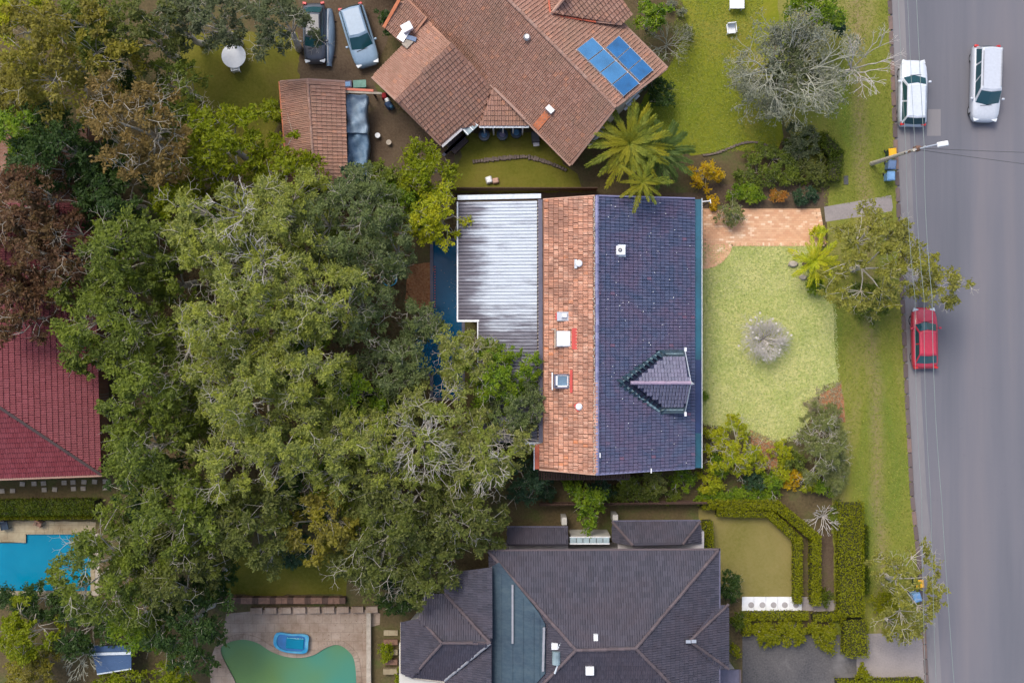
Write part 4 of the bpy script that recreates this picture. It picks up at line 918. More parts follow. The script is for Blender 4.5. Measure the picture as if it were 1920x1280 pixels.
# ------------------------------------------------------------------ south house
def south_house():
    root = empty('house', P(1140, 1180), 'charcoal tiled hip roofed house at the bottom with a blue grey metal roof strip', 'house')
    T, C = M['tile_south'], M['cap_south']; kw = dict(tw=.3, tl=.33, kind='roman', th=.15, bmat=T)
    e, Z = 5.6, 8.2
    nw, ne = P(916, 1033, e), P(1347, 1031, e); a, b = P(1080, 1218, Z), P(1192, 1215, Z); se = P(1347, 1372, e); sw = P(930, 1372, e)
    roof_face(root, [nw, ne, b, a], (0, 1), T, **kw, label='wide north hip slope')
    roof_face(root, [ne, se, b], (0, 1), T, **kw, label='east hip slope'); roof_face(root, [se, sw, a, b], (0, 1), T, **kw, label='south hip slope')
    roof_face(root, [sw, nw, a], (0, 1), T, **kw, label='west hip slope')
    for p, q in ((nw, a), (ne, b), (a, b), (b, se), (a, sw)): caps(root, p + Vector((0, 0, .03)), q + Vector((0, 0, .03)), C, r=.11)
    mb = MB(); mb.beam(nw + Vector((0, .06, .05)), ne + Vector((.1, .06, .05)), .12, .12); mb.build('gutter', M['cap_south'], root)
    mb = MB(); mb.beam(ne + Vector((.06, .1, .05)), se + Vector((.06, 0, .05)), .12, .12); mb.build('gutter', M['gutter_grey'], root)
    mb = MB(); mb.slab([(nw.x + .1, nw.y - .45), (ne.x - .5, ne.y - .45), (se.x - .5, se.y + .4), (sw.x + .4, sw.y + .4)], 0, 5.45); mb.build('wall', M['grey_wall'], root)
    # pale upper wall band with windows
    for x0, x1 in ((985, 1005), (1230, 1262)):
        p, q = P(x0, 1034, 4.6), P(x1, 1034, 4.6); mb = MB(); mb.box(((p.x + q.x) / 2, nw.y - .42, 4.6), (q.x - p.x, .1, .8)); w_ = mb.build('window', M['white'], root); mb = MB(); mb.box(((p.x + q.x) / 2, nw.y - .38, 4.6), (q.x - p.x - .15, .08, .65)); mb.build('pane', M['glass'], w_)
    # east bay with its own little hip
    k0, k1, k2, k3 = P(1345, 1136, 5.5), P(1366, 1133, 5.4), P(1366, 1253, 5.4), P(1345, 1253, 5.5); ap = P(1293, 1201, 6.85)
    roof_face(root, [k1, k2, ap], (0, 1), T, **kw, name='bay_roof'); roof_face(root, [P(1347, 1134, 5.62), k1, ap], (0, 1), M['tile_south'], **kw, name='bay_roof'); roof_face(root, [k2, P(1347, 1253, 5.62), ap], (0, 1), T, **kw, name='bay_roof')
    caps(root, k1, ap, C, r=.1); caps(root, k2, ap, C, r=.1); mb = MB(); mb.slab([(k0.x - .6, k0.y - .3), (k1.x - .3, k1.y - .3), (k2.x - .3, k2.y + .3), (k3.x - .6, k3.y + .3)], 0, 5.25); mb.build('bay_wall', M['grey_wall'], root)
    mb = MB(); mb.box((ap.x - .1, ap.y, ap.z + .1), (.3, .2, .12)); mb.box((ap.x + .25, ap.y, ap.z + .05), (.3, .2, .1)); mb.build('flashing', M['alu'], root)
    # blue grey metal strip
    wn_ = (sw - nw).cross(a - nw).normalized()
    def onw(x, y, lift=.22):
        z = 6
        for _ in range(8): v = P(x, y, z); z = nw.z - (wn_.x * (v.x - nw.x) + wn_.y * (v.y - nw.y)) / wn_.z + lift
        return P(x, y, z)
    mp = [onw(921, 1062), onw(935, 1054), onw(1010, 1148), onw(1022, 1170), onw(1022, 1262), onw(940, 1352), onw(921, 1372)]
    ro = roof_face(root, mp, (6, 0), None, M['teal_roof'], name='metal_roof', label='blue grey metal roof strip')
    for x in (940, 961, 981, 1001, 1012): mb = MB(); mb.beam(onw(x, 1066 + (x - 935) * 1.2, .26), onw(x, 1262 + max(0, 1022 - x) * .9, .26), .04, .05); mb.build('seam', M['teal_roof'], root)
    mb = MB(); mb.beam(onw(961, 1096, .4), onw(961, 1206, .4), .12, .08); mb.build('pipe', M['steel'], root)
    mb = MB(); mb.beam(onw(1020, 1176, .4), onw(1018, 1258, .4), .14, .1); mb.build('pipe', M['steel'], root)
    
    # west wing
    z = 5.2; zr = 6.9
    w1, w2, w3 = P(752, 1166, z), P(786, 1157, z + .2), P(795, 1113, z); hip, rr = P(829, 1205, zr), P(919, 1205, zr); w4, w5 = P(834, 1112, z + .1), P(834, 1275, z); w6 = P(752, 1262, z); w7 = P(773, 1268, z)
    roof_face(root, [w1, w2, hip, w7, w6], (4, 0), T, **kw, name='west_roof'); roof_face(root, [w2, w3, w4, rr, hip], (1, 2), T, **kw, name='west_roof')
    roof_face(root, [w7, w5, rr, hip], (0, 1), T, **kw, name='west_roof')
    roof_face(root, [P(834, 1074, z), P(921, 1062, 6.2), rr, w4], (3, 0), T, **kw, name='west_roof'); roof_face(root, [rr, P(921, 1372, 6.2), P(834, 1372, z), w5], (2, 3), T, **kw, name='west_roof')
    for p, q, cm in ((w2, hip, C), (hip, rr, C), (hip, w7, C), (w4, rr, C), (w5, rr, M['steel'])): caps(root, p, q, cm, r=.1)
    mb = MB(); mb.beam(P(921, 1062, 6.35), P(921, 1372, 6.35), .1, .12); mb.build('flashing', M['cap_south'], root)
    mb = MB(); mb.beam(w1, w6, .1, .1); mb.beam(w7 + Vector((0, -.08, 0)), w5 + Vector((0, -.08, 0)), .12, .1); mb.build('gutter', M['stone_pale'], root)
    mb = MB(); mb.slab([tuple(P(762, 1170))[:2], tuple(P(798, 1130))[:2], tuple(P(838, 1090))[:2], tuple(P(915, 1070))[:2], tuple(P(915, 1350))[:2], tuple(P(840, 1350))[:2], tuple(P(838, 1250))[:2], tuple(P(762, 1250))[:2]], 0, 5.0); mb.build('west_wall', M['cream_wall'], root)
    # ground floor roofs below the north wall
    l0, l1, l2, l3 = P(951, 989, 2.7), P(1065, 989, 2.7), P(1065, 1020, 3.7), P(951, 1020, 3.7)
    roof_face(root, [l0, l1, l2, l3], (0, 1), M['tile_south'], **kw, name='lower_roof')
    q0, q1, q2, q3 = P(1148, 978, 2.7), P(1313, 977, 2.7), P(1280, 1020, 3.9), P(1187, 1022, 3.9); q4, q5 = P(1148, 1016, 2.7), P(1314, 1018, 2.7)
    roof_face(root, [q0, q1, q2, q3], (0, 1), T, **kw, name='lower_roof'); roof_face(root, [q1, q5, q2], (0, 1), T, **kw, name='lower_roof'); roof_face(root, [q4, q0, q3], (0, 1), T, **kw, name='lower_roof')
    for p, q in ((q0, q3), (q1, q2)): caps(root, p, q, C, r=.09)
    for p, q in ((l0, l1), (q0, q1)): mb = MB(); mb.beam(p + Vector((0, .05, 0)), q + Vector((0, .05, 0)), .1, .1); mb.build('gutter', M['gutter_grey'], root)
    mb = MB(); mb.slab([tuple(P(955, 994, 0))[:2], tuple(P(1062, 994))[:2], tuple(P(1062, 1060))[:2], tuple(P(955, 1060))[:2]], 0, 2.6); mb.build('lower_wall', M['grey_wall'], root); mb = MB(); mb.slab([tuple(P(1152, 984))[:2], tuple(P(1308, 984))[:2], tuple(P(1308, 1060))[:2], tuple(P(1152, 1060))[:2]], 0, 2.6); mb.build('lower_wall', M['grey_wall'], root)
    # glazed link roof of panes
    fr = None; mb = MB(); A, B = P(1068, 1007, 2.9), P(1143, 1007, 2.9); mb.beam(A, B, .07, .07); A2, B2 = P(1068, 1019, 3.1), P(1143, 1019, 3.1); mb.beam(A2, B2, .07, .07); fr = mb.build('glazed_roof_frame', M['white'], root)
    for k in range(6):
        t0, t1 = (k + .05) / 6, (k + .95) / 6; mb = MB(); mb.add([A + (B - A) * t0, A + (B - A) * t1, A2 + (B2 - A2) * t1, A2 + (B2 - A2) * t0], [(3, 2, 1, 0)]); mb.build('pane', M['green_glass'], fr)
    mb = MB(); mb.box((P(1105, 1000, 1.4).x, P(1105, 1000, 1.4).y, 1.35), (2.6, .1, 2.7)); mb.build('link_wall', M['cream_wall'], root)
    for x, y in ((1058, 977), (1154, 972)): v = P(x, y, 1.8); mb = MB(); mb.box((v.x, v.y, .9), (.35, .5, 1.8)); mb.build('pier', M['cream_wall'], root, bevel=.02)
    # vents and boxes
    for x, y, s, n in ((1117, 1195, (.3, .5, .3), 'roof_vent'), (1106, 1257, (.55, .55, .25), 'roof_hatch')):
        zz = 7.9; v = P(x, y, zz); mb = MB(); mb.box((v.x, v.y, zz), s, 0, .9); mb.build(n, M['white'], root, bevel=.03)
    hw = empty('water_heater', P(1043, 1222, 7.7), 'pale blue rooftop tank with white pipes on the charcoal roof', 'water heater')
    v = P(1043, 1232, 7.7); mb = MB(); mb.tube((v.x, v.y - .4, 7.75), (v.x, v.y + .4, 7.75), .26, .26, 14); mb.build('tank', M['green_glass'], hw)
    v = P(1040, 1211, 7.7); mb = MB(); mb.box((v.x, v.y, 7.65), (.4, .4, .3)); mb.build('cap_box', M['white'], hw, bevel=.04)
    for p, q in (((1053, 1200), (1046, 1216)), ((1048, 1240), (1040, 1262)), ((1060, 1233), (1082, 1235))): mb = MB(); mb.tube(P(*p, 7.75), P(*q, 7.7), .06, .06, 8); mb.build('pipe', M['white_metal'], hw)
    # garage roof edge and carport east
    mb = MB(); p0, p1 = P(1348, 1255, 3.0), P(1388, 1400, 3.0); mb.slab([(p0.x, p0.y), (p1.x, p0.y), (p1.x, p1.y), (p0.x, p1.y)], 2.85, 3.0); mb.build('carport_roof', M['gutter_grey'], root)
    mb = MB(); mb.beam((p1.x, p0.y, 3.08), (p1.x, p1.y, 3.08), .1, .2); mb.build('carport_edge', M['cap_south'], root)
    mb = MB(); mb.slab([(p0.x + .2, p0.y - .2), (p1.x - .2, p0.y - .2), (p1.x - .2, p1.y), (p0.x + .2, p1.y)], 0, 2.84); mb.build('carport_wall', M['grey_wall'], root)
south_house()

# ------------------------------------------------------------------ red roofed house on the left
def west_house():
    root = empty('house', P(60, 760), 'maroon tiled house at the left edge', 'house')
    e, Z = 3.1, 5.8
    c, l, rt = P(190, 889, e), P(-260, 906, e), P(92, 470, e); h = P(0, 763, 4.72); r0 = P(-110, 690, Z); r1 = P(-110, 470, Z); rtop = P(92, 380, e)
    S = lambda pts, ev, n: roof_face(root, pts, ev, M['tile_red'], M['red_roof'], tw=.3, tl=.36, kind='roman', name='roof_slope', label=n)
    S([l, c, r0], (0, 1), 'south slope of the maroon roof'); S([c, P(176, 380, e), P(-110, 380, Z), r0], (0, 1), 'east slope of the maroon roof')
    mb = MB(); mb.beam(c + Vector((0, 0, .13)), r0 + Vector((0, 0, .13)), .18, .06); mb.build('hip_cap', M['dark_brown'], root)
    mb = MB(); mb.beam(l + Vector((0, -.06, .04)), c + Vector((.06, -.06, .04)), .16, .12); mb.build('gutter', M['cap_north'], root)
    mb = MB(); mb.slab([(c.x - .5, c.y + .5), (P(176, 380, e).x - .5, 14), (-46, 14), (-46, c.y + .5)], 0, 3.0); mb.build('wall', M['brick_wall'], root)
    sp = empty('stepping_stones', P(70, 915), 'double row of small cream stepping stones below the maroon roof edge', 'stepping stones')
    for k in range(11):
        for j in (0, 1):
            if random.random() < .25: continue
            v = P(6 + k * 19 + random.uniform(-2, 2), 908 + j * 12 - k * .6, 0); mb = MB(); mb.box((v.x, v.y, .03), (.34, .3, .08), random.uniform(-.1, .1)); mb.build('paver', M['stone_pale'], sp)
west_house()

# ------------------------------------------------------------------ pools
def pool(label, outline, depth, shell, watermat, wz, cope=None, copew=.3, parts=(), copemat=None):
    cx = sum(p[0] for p in outline) / len(outline); cy = sum(p[1] for p in outline) / len(outline)
    root = empty('swimming_pool', (cx, cy, 0), label, 'pool')
    n = len(outline); ar = sum(outline[i][0] * outline[(i + 1) % n][1] - outline[(i + 1) % n][0] * outline[i][1] for i in range(n))
    o = outline if ar > 0 else outline[::-1]; mb = MB()
    mb.add([(x, y, -.0) for x, y in o] + [(x, y, -depth) for x, y in o], [((i + 1) % n, i, n + i, n + (i + 1) % n) for i in range(n)])
    mb.build('pool_wall', shell, root); sheet('pool_floor', o, -depth, shell, parent=root, kind=None); sheet('water_surface', o, wz, watermat, parent=root, kind=None)
    if copemat:
        m2 = 0
        for i in range(n):
            a, b = Vector((*o[i], 0)), Vector((*o[(i + 1) % n], 0)); L = (b - a).length
            if abs((a.y + b.y) / 2) > 24.5 or abs((a.x + b.x) / 2) > 36.5: continue
            k = max(1, round(L / .6)); d = (b - a) / k; out = Vector((d.y, -d.x, 0)).normalized() * (copew / 2)
            for j in range(k):
                c = a + d * (j + .5) + out; mb = MB(); mb.box((c.x, c.y, .02), (d.length - .015, copew, .07), math.atan2(d.y, d.x)); mb.build('coping_stone', copemat, root)
    return root
mp = pool('narrow dark blue pool beside the ribbed metal roof', main_pool, 1.5, M['tile_pool'], M['pool_main'], -.08, copew=.2, copemat=M['gutter_grey'])
mb = MB()
for k in range(16): v = P(815, 500 + k * 5, 0); mb.box((v.x + .02, v.y, .06), (.07, .07, .05))
mb.build('edge_markers', M['red_flash'], mp, kind='stuff')
lp = pool('turquoise rectangular pool with a step at the left edge', left_pool, 1.3, M['shell_cyan'], M['pool_cyan'], -.1, copemat=M['deck_tan'])
kp = pool('green kidney shaped pool at the bottom', kid_pool, 1.4, M['shell_green'], M['pool_green'], -.06, copew=.35, copemat=M['deck_cream'])
def terrace(name, pts, z, mat, hole=None, label=None):
    m = sheet(name, pts, z, mat, holes=[hole] if hole else [], label=None); return m
terrace('pool_terrace', ragged([(-160, 978), (60, 976), (180, 978), (178, 1010), (172, 1020), (171, 1000), (48, 1000), (48, 1016), (-160, 1016)], .04), .012, M['deck_tan'])
sheet('pool_terrace', pxs([(-160, 1108), (172, 1108), (172, 1000), (186, 1000), (186, 1116), (-160, 1116)]), .012, M['stone_pale'])
outer = [(424, 1150), (560, 1136), (700, 1143), (713, 1150), (712, 1170), (694, 1175), (692, 1380), (420, 1380), (396, 1290), (392, 1245), (402, 1215), (418, 1190)]
sheet('pool_terrace', pxs(outer), .016, M['deck_cream'], holes=[kid_pool])
# re-open the ground under the kidney pool is done by its hole; low wall round the terrace
w = empty('garden_wall', P(555, 1128), 'low brown retaining wall between the back lawn and the pool terrace', 'wall')
for (a, b) in (((412, 1122), (650, 1122)),):
    n = 22
    for k in range(n):
        p = P(a[0] + (b[0] - a[0]) * (k + .5) / n, a[1], 0); mb = MB(); mb.box((p.x, p.y, .3), (.38, .42, .6 + random.uniform(-.02, .02)), random.uniform(-.01, .01)); mb.build('block', M['bark_red'] if k % 3 else M['timber'], w)
w = empty('garden_wall', P(550, 1142), 'row of cream stone blocks with dark gaps along the top of the pool terrace', 'wall')
for k in range(9):
    p = P(482 + k * 27, 1143 - (k * .3), 0); mb = MB(); mb.box((p.x, p.y, .15), (.8, .42, .3), .02); mb.build('block', M['deck_cream'], w, bevel=.02)
w = empty('garden_wall', P(690, 1210), 'thin cream wall along the right side of the pool terrace', 'wall')
mb = MB(); a, b = P(692, 1146), P(694, 1300); mb.box(((a.x + b.x) / 2, (a.y + b.y) / 2, .25), (.22, a.y - b.y, .5)); mb.build('wall_body', M['cream_wall'], w); mb = MB(); mb.box(((a.x + b.x) / 2, (a.y + b.y) / 2, .53), (.3, a.y - b.y + .05, .06)); mb.build('wall_cap', M['stone_pale'], w)
# spa
def spa():
    v = P(546, 1206, .4); root = empty('spa_pool', (v.x, v.y, 0), 'small bright blue spa tub on the cream terrace above the kidney pool', 'spa')
    pts = smoothloop([(518, 1186), (545, 1188), (576, 1190), (578, 1205), (574, 1223), (550, 1224), (528, 1220), (513, 1208)], 4); p = pxs(pts, .45); c = Vector((v.x, v.y))
    n = len(p); inn = [tuple(c + (Vector(q) - c) * .82) for q in p]; lip = [tuple(c + (Vector(q) - c) * .72) for q in p]; bot = [tuple(c + (Vector(q) - c) * .94) for q in p]
    rings = [(bot, 0), (p, .4), (p, .45), (inn, .45), (lip, .2)]; V = []; F = []
    for rg, z in rings: V += [(x, y, z) for x, y in rg]
    for r_ in range(4):
        for i in range(n): F.append((r_ * n + i, r_ * n + (i + 1) % n, (r_ + 1) * n + (i + 1) % n, (r_ + 1) * n + i))
    mb = MB(); mb.add(V, [f[::-1] for f in F]); mb.build('shell', M['spa_blue'], root); sheet('water_surface', inn, .36, M['solar'], parent=root, kind=None); 
    mb = MB(); mb.box((v.x + .25, v.y + .02, .38), (1.2, .75, .12), -.08); mb.build('seat', M['pool_cyan'], root, bevel=.05)
spa()

# ------------------------------------------------------------------ vegetation
def leaf_quads(C, D, N, L, W):
    D = D / (np.linalg.norm(D, axis=1, keepdims=True) + 1e-9)
    S = np.cross(D, N); S /= (np.linalg.norm(S, axis=1, keepdims=True) + 1e-9)
    L = L[:, None] / 2; W = W[:, None] / 2; k = D * L
    return np.stack([C - k, C + S * W + k * .1, C + k, C - S * W + k * .1], 1).reshape(-1, 3)
def clump_leaves(cent, rc, nleaf, leaf, r, flat=.65, spread=.9, aspect=.42, up=1.0):
    m = len(cent); T = 7
    tw = r.normal(size=(m, T, 3)); tw[..., 2] = np.abs(tw[..., 2]) * .6 + .05; tw /= np.linalg.norm(tw, axis=2, keepdims=True)
    N = m * nleaf; ci = np.repeat(np.arange(m), nleaf); ti = r.integers(0, T, N); t = np.sqrt(r.random(N))
    d = tw[ci, ti]; rr = rc[ci] if hasattr(rc, '__len__') else np.full(N, rc)
    sc3 = np.stack([rr, rr, rr * flat], 1)
    C = cent[ci] + d * sc3 * t[:, None] + r.normal(size=(N, 3)) * (rr * .16)[:, None]
    D = d + r.normal(size=(N, 3)) * spread; D[:, 2] *= .6
    Nn = r.normal(size=(N, 3)) * .75; Nn[:, 2] = np.abs(Nn[:, 2]) + up
    s = leaf * r.uniform(.6, 1.35, N)
    return leaf_quads(C, D, Nn, s, s * aspect * r.uniform(.8, 1.2, N)), N
def tubes(segs, n=4):
    """segs: array of (ax..az, bx..bz, r0, r1)"""
    S = np.array(segs, float); A, B = S[:, :3], S[:, 3:6]; D = B - A; D /= np.linalg.norm(D, axis=1, keepdims=True) + 1e-9
    ref = np.where(np.abs(D[:, 2:3]) > .9, np.array([[1., 0, 0]]), np.array([[0, 0, 1.]])); U = np.cross(D, ref); U /= np.linalg.norm(U, axis=1, keepdims=True); W = np.cross(D, U)
    V = []
    for P_, r_ in ((A, S[:, 6]), (B, S[:, 7])):
        for k in range(n):
            t = 2 * math.pi * k / n; V.append(P_ + (U * math.cos(t) + W * math.sin(t)) * r_[:, None])
    V = np.stack(V, 1); m = len(S); base = (np.arange(m) * 2 * n)[:, None, None]
    q = np.array([[k, (k + 1) % n, n + (k + 1) % n, n + k] for k in range(n)])[None]
    return V.reshape(-1, 3), (base + q).reshape(-1, 4)
TREE_N = [0]
def tree(label, px, py, rpx, h, pal, cat='tree', name='tree', dens=1.0, leaf=.165, rc=.5, bark='bark_pale', base=.45, lobes=.2, sx=1, sy=1, rot=0, bare=0, layers=1.0, group=None, flat=.65, dome=.6, clumpk=1.25, spread=.9, aspect=.42, under=None, twig_r=1.0):
    TREE_N[0] += 1; r = np.random.default_rng(100 + TREE_N[0])
    zc = h * .8; c = P(px, py, zc); Rr = rpx / K * (HC - zc) / HC * (1.14 if h > 5.5 else 1.05)
    root = empty(name, (c.x, c.y, 0), label, cat, group)
    n = max(6, int(clumpk * 1.9 * layers * (Rr / rc) ** 2 * sx * sy)); th = r.uniform(0, 2 * math.pi, n); u = np.sqrt(r.random(n))
    ph = r.uniform(0, 6.28, 4); lob = 1 + lobes * np.sin(3 * th + ph[0]) * .7 + lobes * .6 * np.sin(5 * th + ph[1]) + lobes * .4 * np.sin(8 * th + ph[2])
    x = u * np.cos(th) * lob * sx * (Rr - rc * .5); y = u * np.sin(th) * lob * sy * (Rr - rc * .5)
    ca, sa = math.cos(rot), math.sin(rot); x, y = x * ca - y * sa, x * sa + y * ca
    zz = h * max(base, .55 if h > 5.5 else 0) + h * (1 - max(base, .55 if h > 5.5 else 0)) * np.power(np.clip(1 - u ** 2, 0, 1), dome) * r.uniform(.62, 1.0, n) + r.normal(0, .025 * h, n)
    # larger billows: raise and lower whole groups of clumps
    zz += h * .07 * np.sin(x * 1.3 + ph[3]) * np.sin(y * 1.5 + ph[2])
    zz = np.where(r.random(n) < .3, zz - h * r.uniform(.06, .2, n), zz); zz = np.maximum(zz, .15)
    cent = np.stack([c.x + x, c.y + y, zz], 1); rcs = rc * r.uniform(.6, 1.3, n)
    nl = int(dens * 2.7 * rc * rc * math.pi / (leaf * leaf * aspect))
    V, N = clump_leaves(cent, rcs, nl, leaf, r, flat, spread, aspect)
    np_mesh('crown' if h > 2.2 else 'foliage', V, np.arange(N * 4).reshape(-1, 4), LF[pal], root)
    # wood
    top = np.array([c.x + r.normal(0, .06 * Rr), c.y + r.normal(0, .06 * Rr), h * base * .75]); tr = max(.03, .022 * h + .02)
    segs = []; lim = []; mb = MB()
    if h > 2.2:
        p0 = Vector((c.x, c.y, -.05)); p1 = Vector(top); mid = p0.lerp(p1, .5) + Vector((r.normal(0, .1), r.normal(0, .1), 0))
        mb.tube(p0, mid, tr * 1.25, tr, 8); mb.tube(mid, p1, tr, tr * .8, 8); mb.build('trunk', M[bark], root)
    else: top[2] = .1
    nb = 6 if h > 2.2 else 4
    for k in range(nb):
        a = 2 * math.pi * (k + r.uniform(-.3, .3)) / nb; q = top + np.array([math.cos(a) * Rr * .5 * sx, math.sin(a) * Rr * .5 * sy, (h * .62 - top[2]) if h > 2.2 else h * .4])
        m = (top + q) / 2 + np.array([0, 0, h * .04]); segs.append([*top, *m, tr * .36, tr * .26]); segs.append([*m, *q, tr * .26, tr * .14]); lim += [m, q]
    lim = np.array(lim)
    for i in range(n):
        e = cent[i]; d2 = ((lim - e) ** 2).sum(1); s = lim[int(np.argmin(d2))]; m = (s + e) / 2 + r.normal(0, .1 * rc, 3) + np.array([0, 0, .06 * h * .5])
        rr = min(tr * .2, .028) * twig_r; segs.append([*s, *m, rr, rr * .7]); segs.append([*m, *(e + np.array([0, 0, rc * .25])), rr * .7, rr * .35])
        if r.random() < .6:
            for _ in range(2): f = e + r.normal(0, rc * .7, 3) + np.array([0, 0, rc * .25]); segs.append([*e, *f, rr * .45, rr * .15])
    # bare pale sprays that show on top of the leaves
    for _ in range(bare):
        j = r.integers(0, n); s = cent[j] + np.array([0, 0, .05]); a = r.uniform(0, 6.28)
        def spray(p, a, L, ra, dpt):
            e = p + np.array([math.cos(a) * L, math.sin(a) * L, L * r.uniform(.1, .55)]); segs.append([*p, *e, ra, ra * .6])
            if dpt:
                for da in (-r.uniform(.3, .9), r.uniform(.2, .9)): spray(e, a + da, L * r.uniform(.55, .85), ra * .62, dpt - 1)
        spray(s, a, rc * r.uniform(.6, 1.1), .022 * twig_r, 3)
    V, Q = tubes(segs, 4); np_mesh('branches', V, Q, M[bark], root)
    return root
def bare_plant(label, px, py, rpx, h, bark, n0=9, depth=4, rad=.05, cat='tree', name='bare_tree', leaves=None, ldens=6, leaf=.16, rise=.7, flowers=0, jit=.35, trunk_h=.15, decay=.72, seed=1, group=None):
    r = np.random.default_rng(seed); zc = h * .7; c = P(px, py, zc); Rr = rpx / K * (HC - zc) / HC
    root = empty(name, (c.x, c.y, 0), label, cat, group); segs = []; tips = []
    tot = sum(decay ** k for k in range(depth + 1)); L0 = Rr / tot * 1.12
    mb = MB(); mb.tube((c.x, c.y, -.05), (c.x, c.y, h * trunk_h + .05), rad * 2.2, rad * 1.8, 8); mb.build('trunk', M[bark], root)
    def grow(p, a, el, L, ra, d):
        e = p + np.array([math.cos(a) * L * math.cos(el), math.sin(a) * L * math.cos(el), 0]); e[2] = min(h, p[2] + L * math.sin(el) * h / max(Rr, .1))
        mm = (p + e) / 2 + r.normal(0, L * .07, 3); segs.append([*p, *mm, ra, ra * .85]); segs.append([*mm, *e, ra * .85, ra * .7])
        if d == 0: tips.append(e); return
        for k in range(3 if d > 1 and r.random() < .45 else 2): grow(e, a + r.normal(0, jit) + (k - .5) * .55, el * r.uniform(.55, 1.0), L * decay * r.uniform(.8, 1.2), ra * .66, d - 1)
    for k in range(n0):
        grow(np.array([c.x, c.y, h * trunk_h]), 2 * math.pi * (k + r.uniform(-.3, .3)) / n0, r.uniform(.25, 1.2) * rise, L0 * r.uniform(.7, 1.15), rad, depth)
    V, Q = tubes(segs, 4); np_mesh('branches', V, Q, M[bark], root)
    tips = np.array(tips)
    if leaves:
        idx = r.integers(0, len(tips), len(tips) * ldens); C = tips[idx] + r.normal(0, .14, (len(idx), 3)); D = r.normal(size=C.shape); Nn = r.normal(size=C.shape) * .7; Nn[:, 2] = np.abs(Nn[:, 2]) + 1
        s = leaf * r.uniform(.6, 1.3, len(idx)); V = leaf_quads(C, D, Nn, s, s * .4); np_mesh('leaves', V, np.arange(len(idx) * 4).reshape(-1, 4), LF[leaves], root)
    if flowers:
        idx = r.integers(0, len(tips), flowers); C = []; D = []; Nn = []
        for i in idx:
            b = tips[i] + np.array([0, 0, .04])
            for k in range(5): a = k * 1.256; C.append(b + np.array([math.cos(a) * .045, math.sin(a) * .045, 0])); D.append([math.cos(a), math.sin(a), .2]); Nn.append([0, 0, 1])
        C = np.array(C); V = leaf_quads(C, np.array(D), np.array(Nn, float), np.full(len(C), .11), np.full(len(C), .08)); np_mesh('flowers', V, np.arange(len(C) * 4).reshape(-1, 4), LF['white'], root, kind='stuff')
    return root
def hedge(label, pts, wpx, h, pal='hedge', leaf=.13, dens=1.0, name='hedge', z0=0.0):
    """clipped hedge: a leafy volume along a line"""
    TREE_N[0] += 1; r = np.random.default_rng(500 + TREE_N[0]); p = [Vector(P2(x, y, h * .5)) for x, y in pts]; w = wpx / K
    root = empty(name, (p[0].x, p[0].y, 0), label, 'hedge'); core = MB(); Cs = []; Ns = []
    for i in range(len(p) - 1):
        a, b = p[i], p[i + 1]; L = (b - a).length; d = (b - a) / L; s = Vector((-d.y, d.x))
        core.box(((a.x + b.x) / 2, (a.y + b.y) / 2, h * .46), (L + w * .3, w * .86, h * .9), math.atan2(d.y, d.x))
        n = int(dens * 2.6 * (L * w + 2 * L * h * .6) / (leaf * leaf * .5)); t = r.uniform(-w * .25, L + w * .25, n); q = r.uniform(-1, 1, n); side = r.random(n) < .35
        off = np.where(side, np.sign(q) * w / 2, q * w / 2) + r.normal(0, .03, n); z = np.where(side, r.uniform(.1, 1, n) * h, h) + r.normal(0, .035, n) + .04 * np.sin(t * 2.1 + i)
        Cs.append(np.stack([a.x + d.x * t + s.x * off, a.y + d.y * t + s.y * off, z], 1))
        nn = r.normal(size=(n, 3)) * .6; nn[:, 2] += np.where(side, .2, 1.1); nn[:, 0] += np.where(side, np.sign(q) * s.x, 0); nn[:, 1] += np.where(side, np.sign(q) * s.y, 0); Ns.append(nn)
    core.build('stems', M['hedge_core'], root)
    C = np.concatenate(Cs); Nn = np.concatenate(Ns); s_ = leaf * r.uniform(.6, 1.3, len(C)); V = leaf_quads(C, r.normal(size=C.shape), Nn, s_, s_ * .5)
    np_mesh('foliage', V, np.arange(len(C) * 4).reshape(-1, 4), LF[pal], root); return root
M['hedge_core'] = plain('hedge interior', (.03, .03, .01), .9)

# trees of the main garden
T = tree
T('tall gum with pale bare twigs in the top left corner of the wooded garden', 400, 440, 92, 13, 'gum', bare=26, leaf=.2)
T('dense green gum standing second from the left along the top of the wooded garden', 520, 410, 88, 12.5, 'gum', bare=22)
T('blue grey green tree between the tall gums and the lime tree by the metal roof', 650, 415, 92, 10.5, 'gum_sage', bare=10, leaf=.18)
T('dark sage tree beneath the blue grey one at the top of the wooded garden', 728, 462, 56, 9, 'gum_sage', bare=12, leaf=.16)
T('bright lime green tree overhanging the top left corner of the ribbed metal roof', 822, 408, 50, 7, 'lime_in', leaf=.17, rc=.45, dens=1.1)
T('dark green shrub in shade between lime tree and garden path', 745, 385, 55, 5.5, 'fresh', leaf=.18)
T('tall gum with a tangle of bare branches at its heart', 480, 540, 98, 14, 'gum', bare=40)
T('broad bright gum in the centre of the wooded garden', 590, 560, 92, 13, 'gum', bare=24)
T('thin crowned gum beside the bare orange soil by the pool', 668, 580, 62, 10, 'gum_sage', bare=16, clumpk=1.0, leaf=.17)
T('tall gum on the left side of the wooded garden with white twigs', 400, 620, 78, 13.5, 'gum', bare=26)
T('bright green gum with light tufted crown on the lower left of the garden', 455, 740, 92, 14, 'gum', bare=22)
T('large gum with yellow green tufts left of the brown ground gap', 560, 690, 86, 13, 'gum', bare=20)
T('dark gapped gum near the lower left corner of the garden', 430, 860, 80, 12, 'gum', bare=16, clumpk=1.05)
T('bright tufted gum along the lower edge of the wooded garden', 545, 835, 86, 13, 'gum', bare=16)
T('olive gum at the bottom middle of the wooded garden', 655, 850, 88, 11.5, 'gum', bare=16, clumpk=1.1)
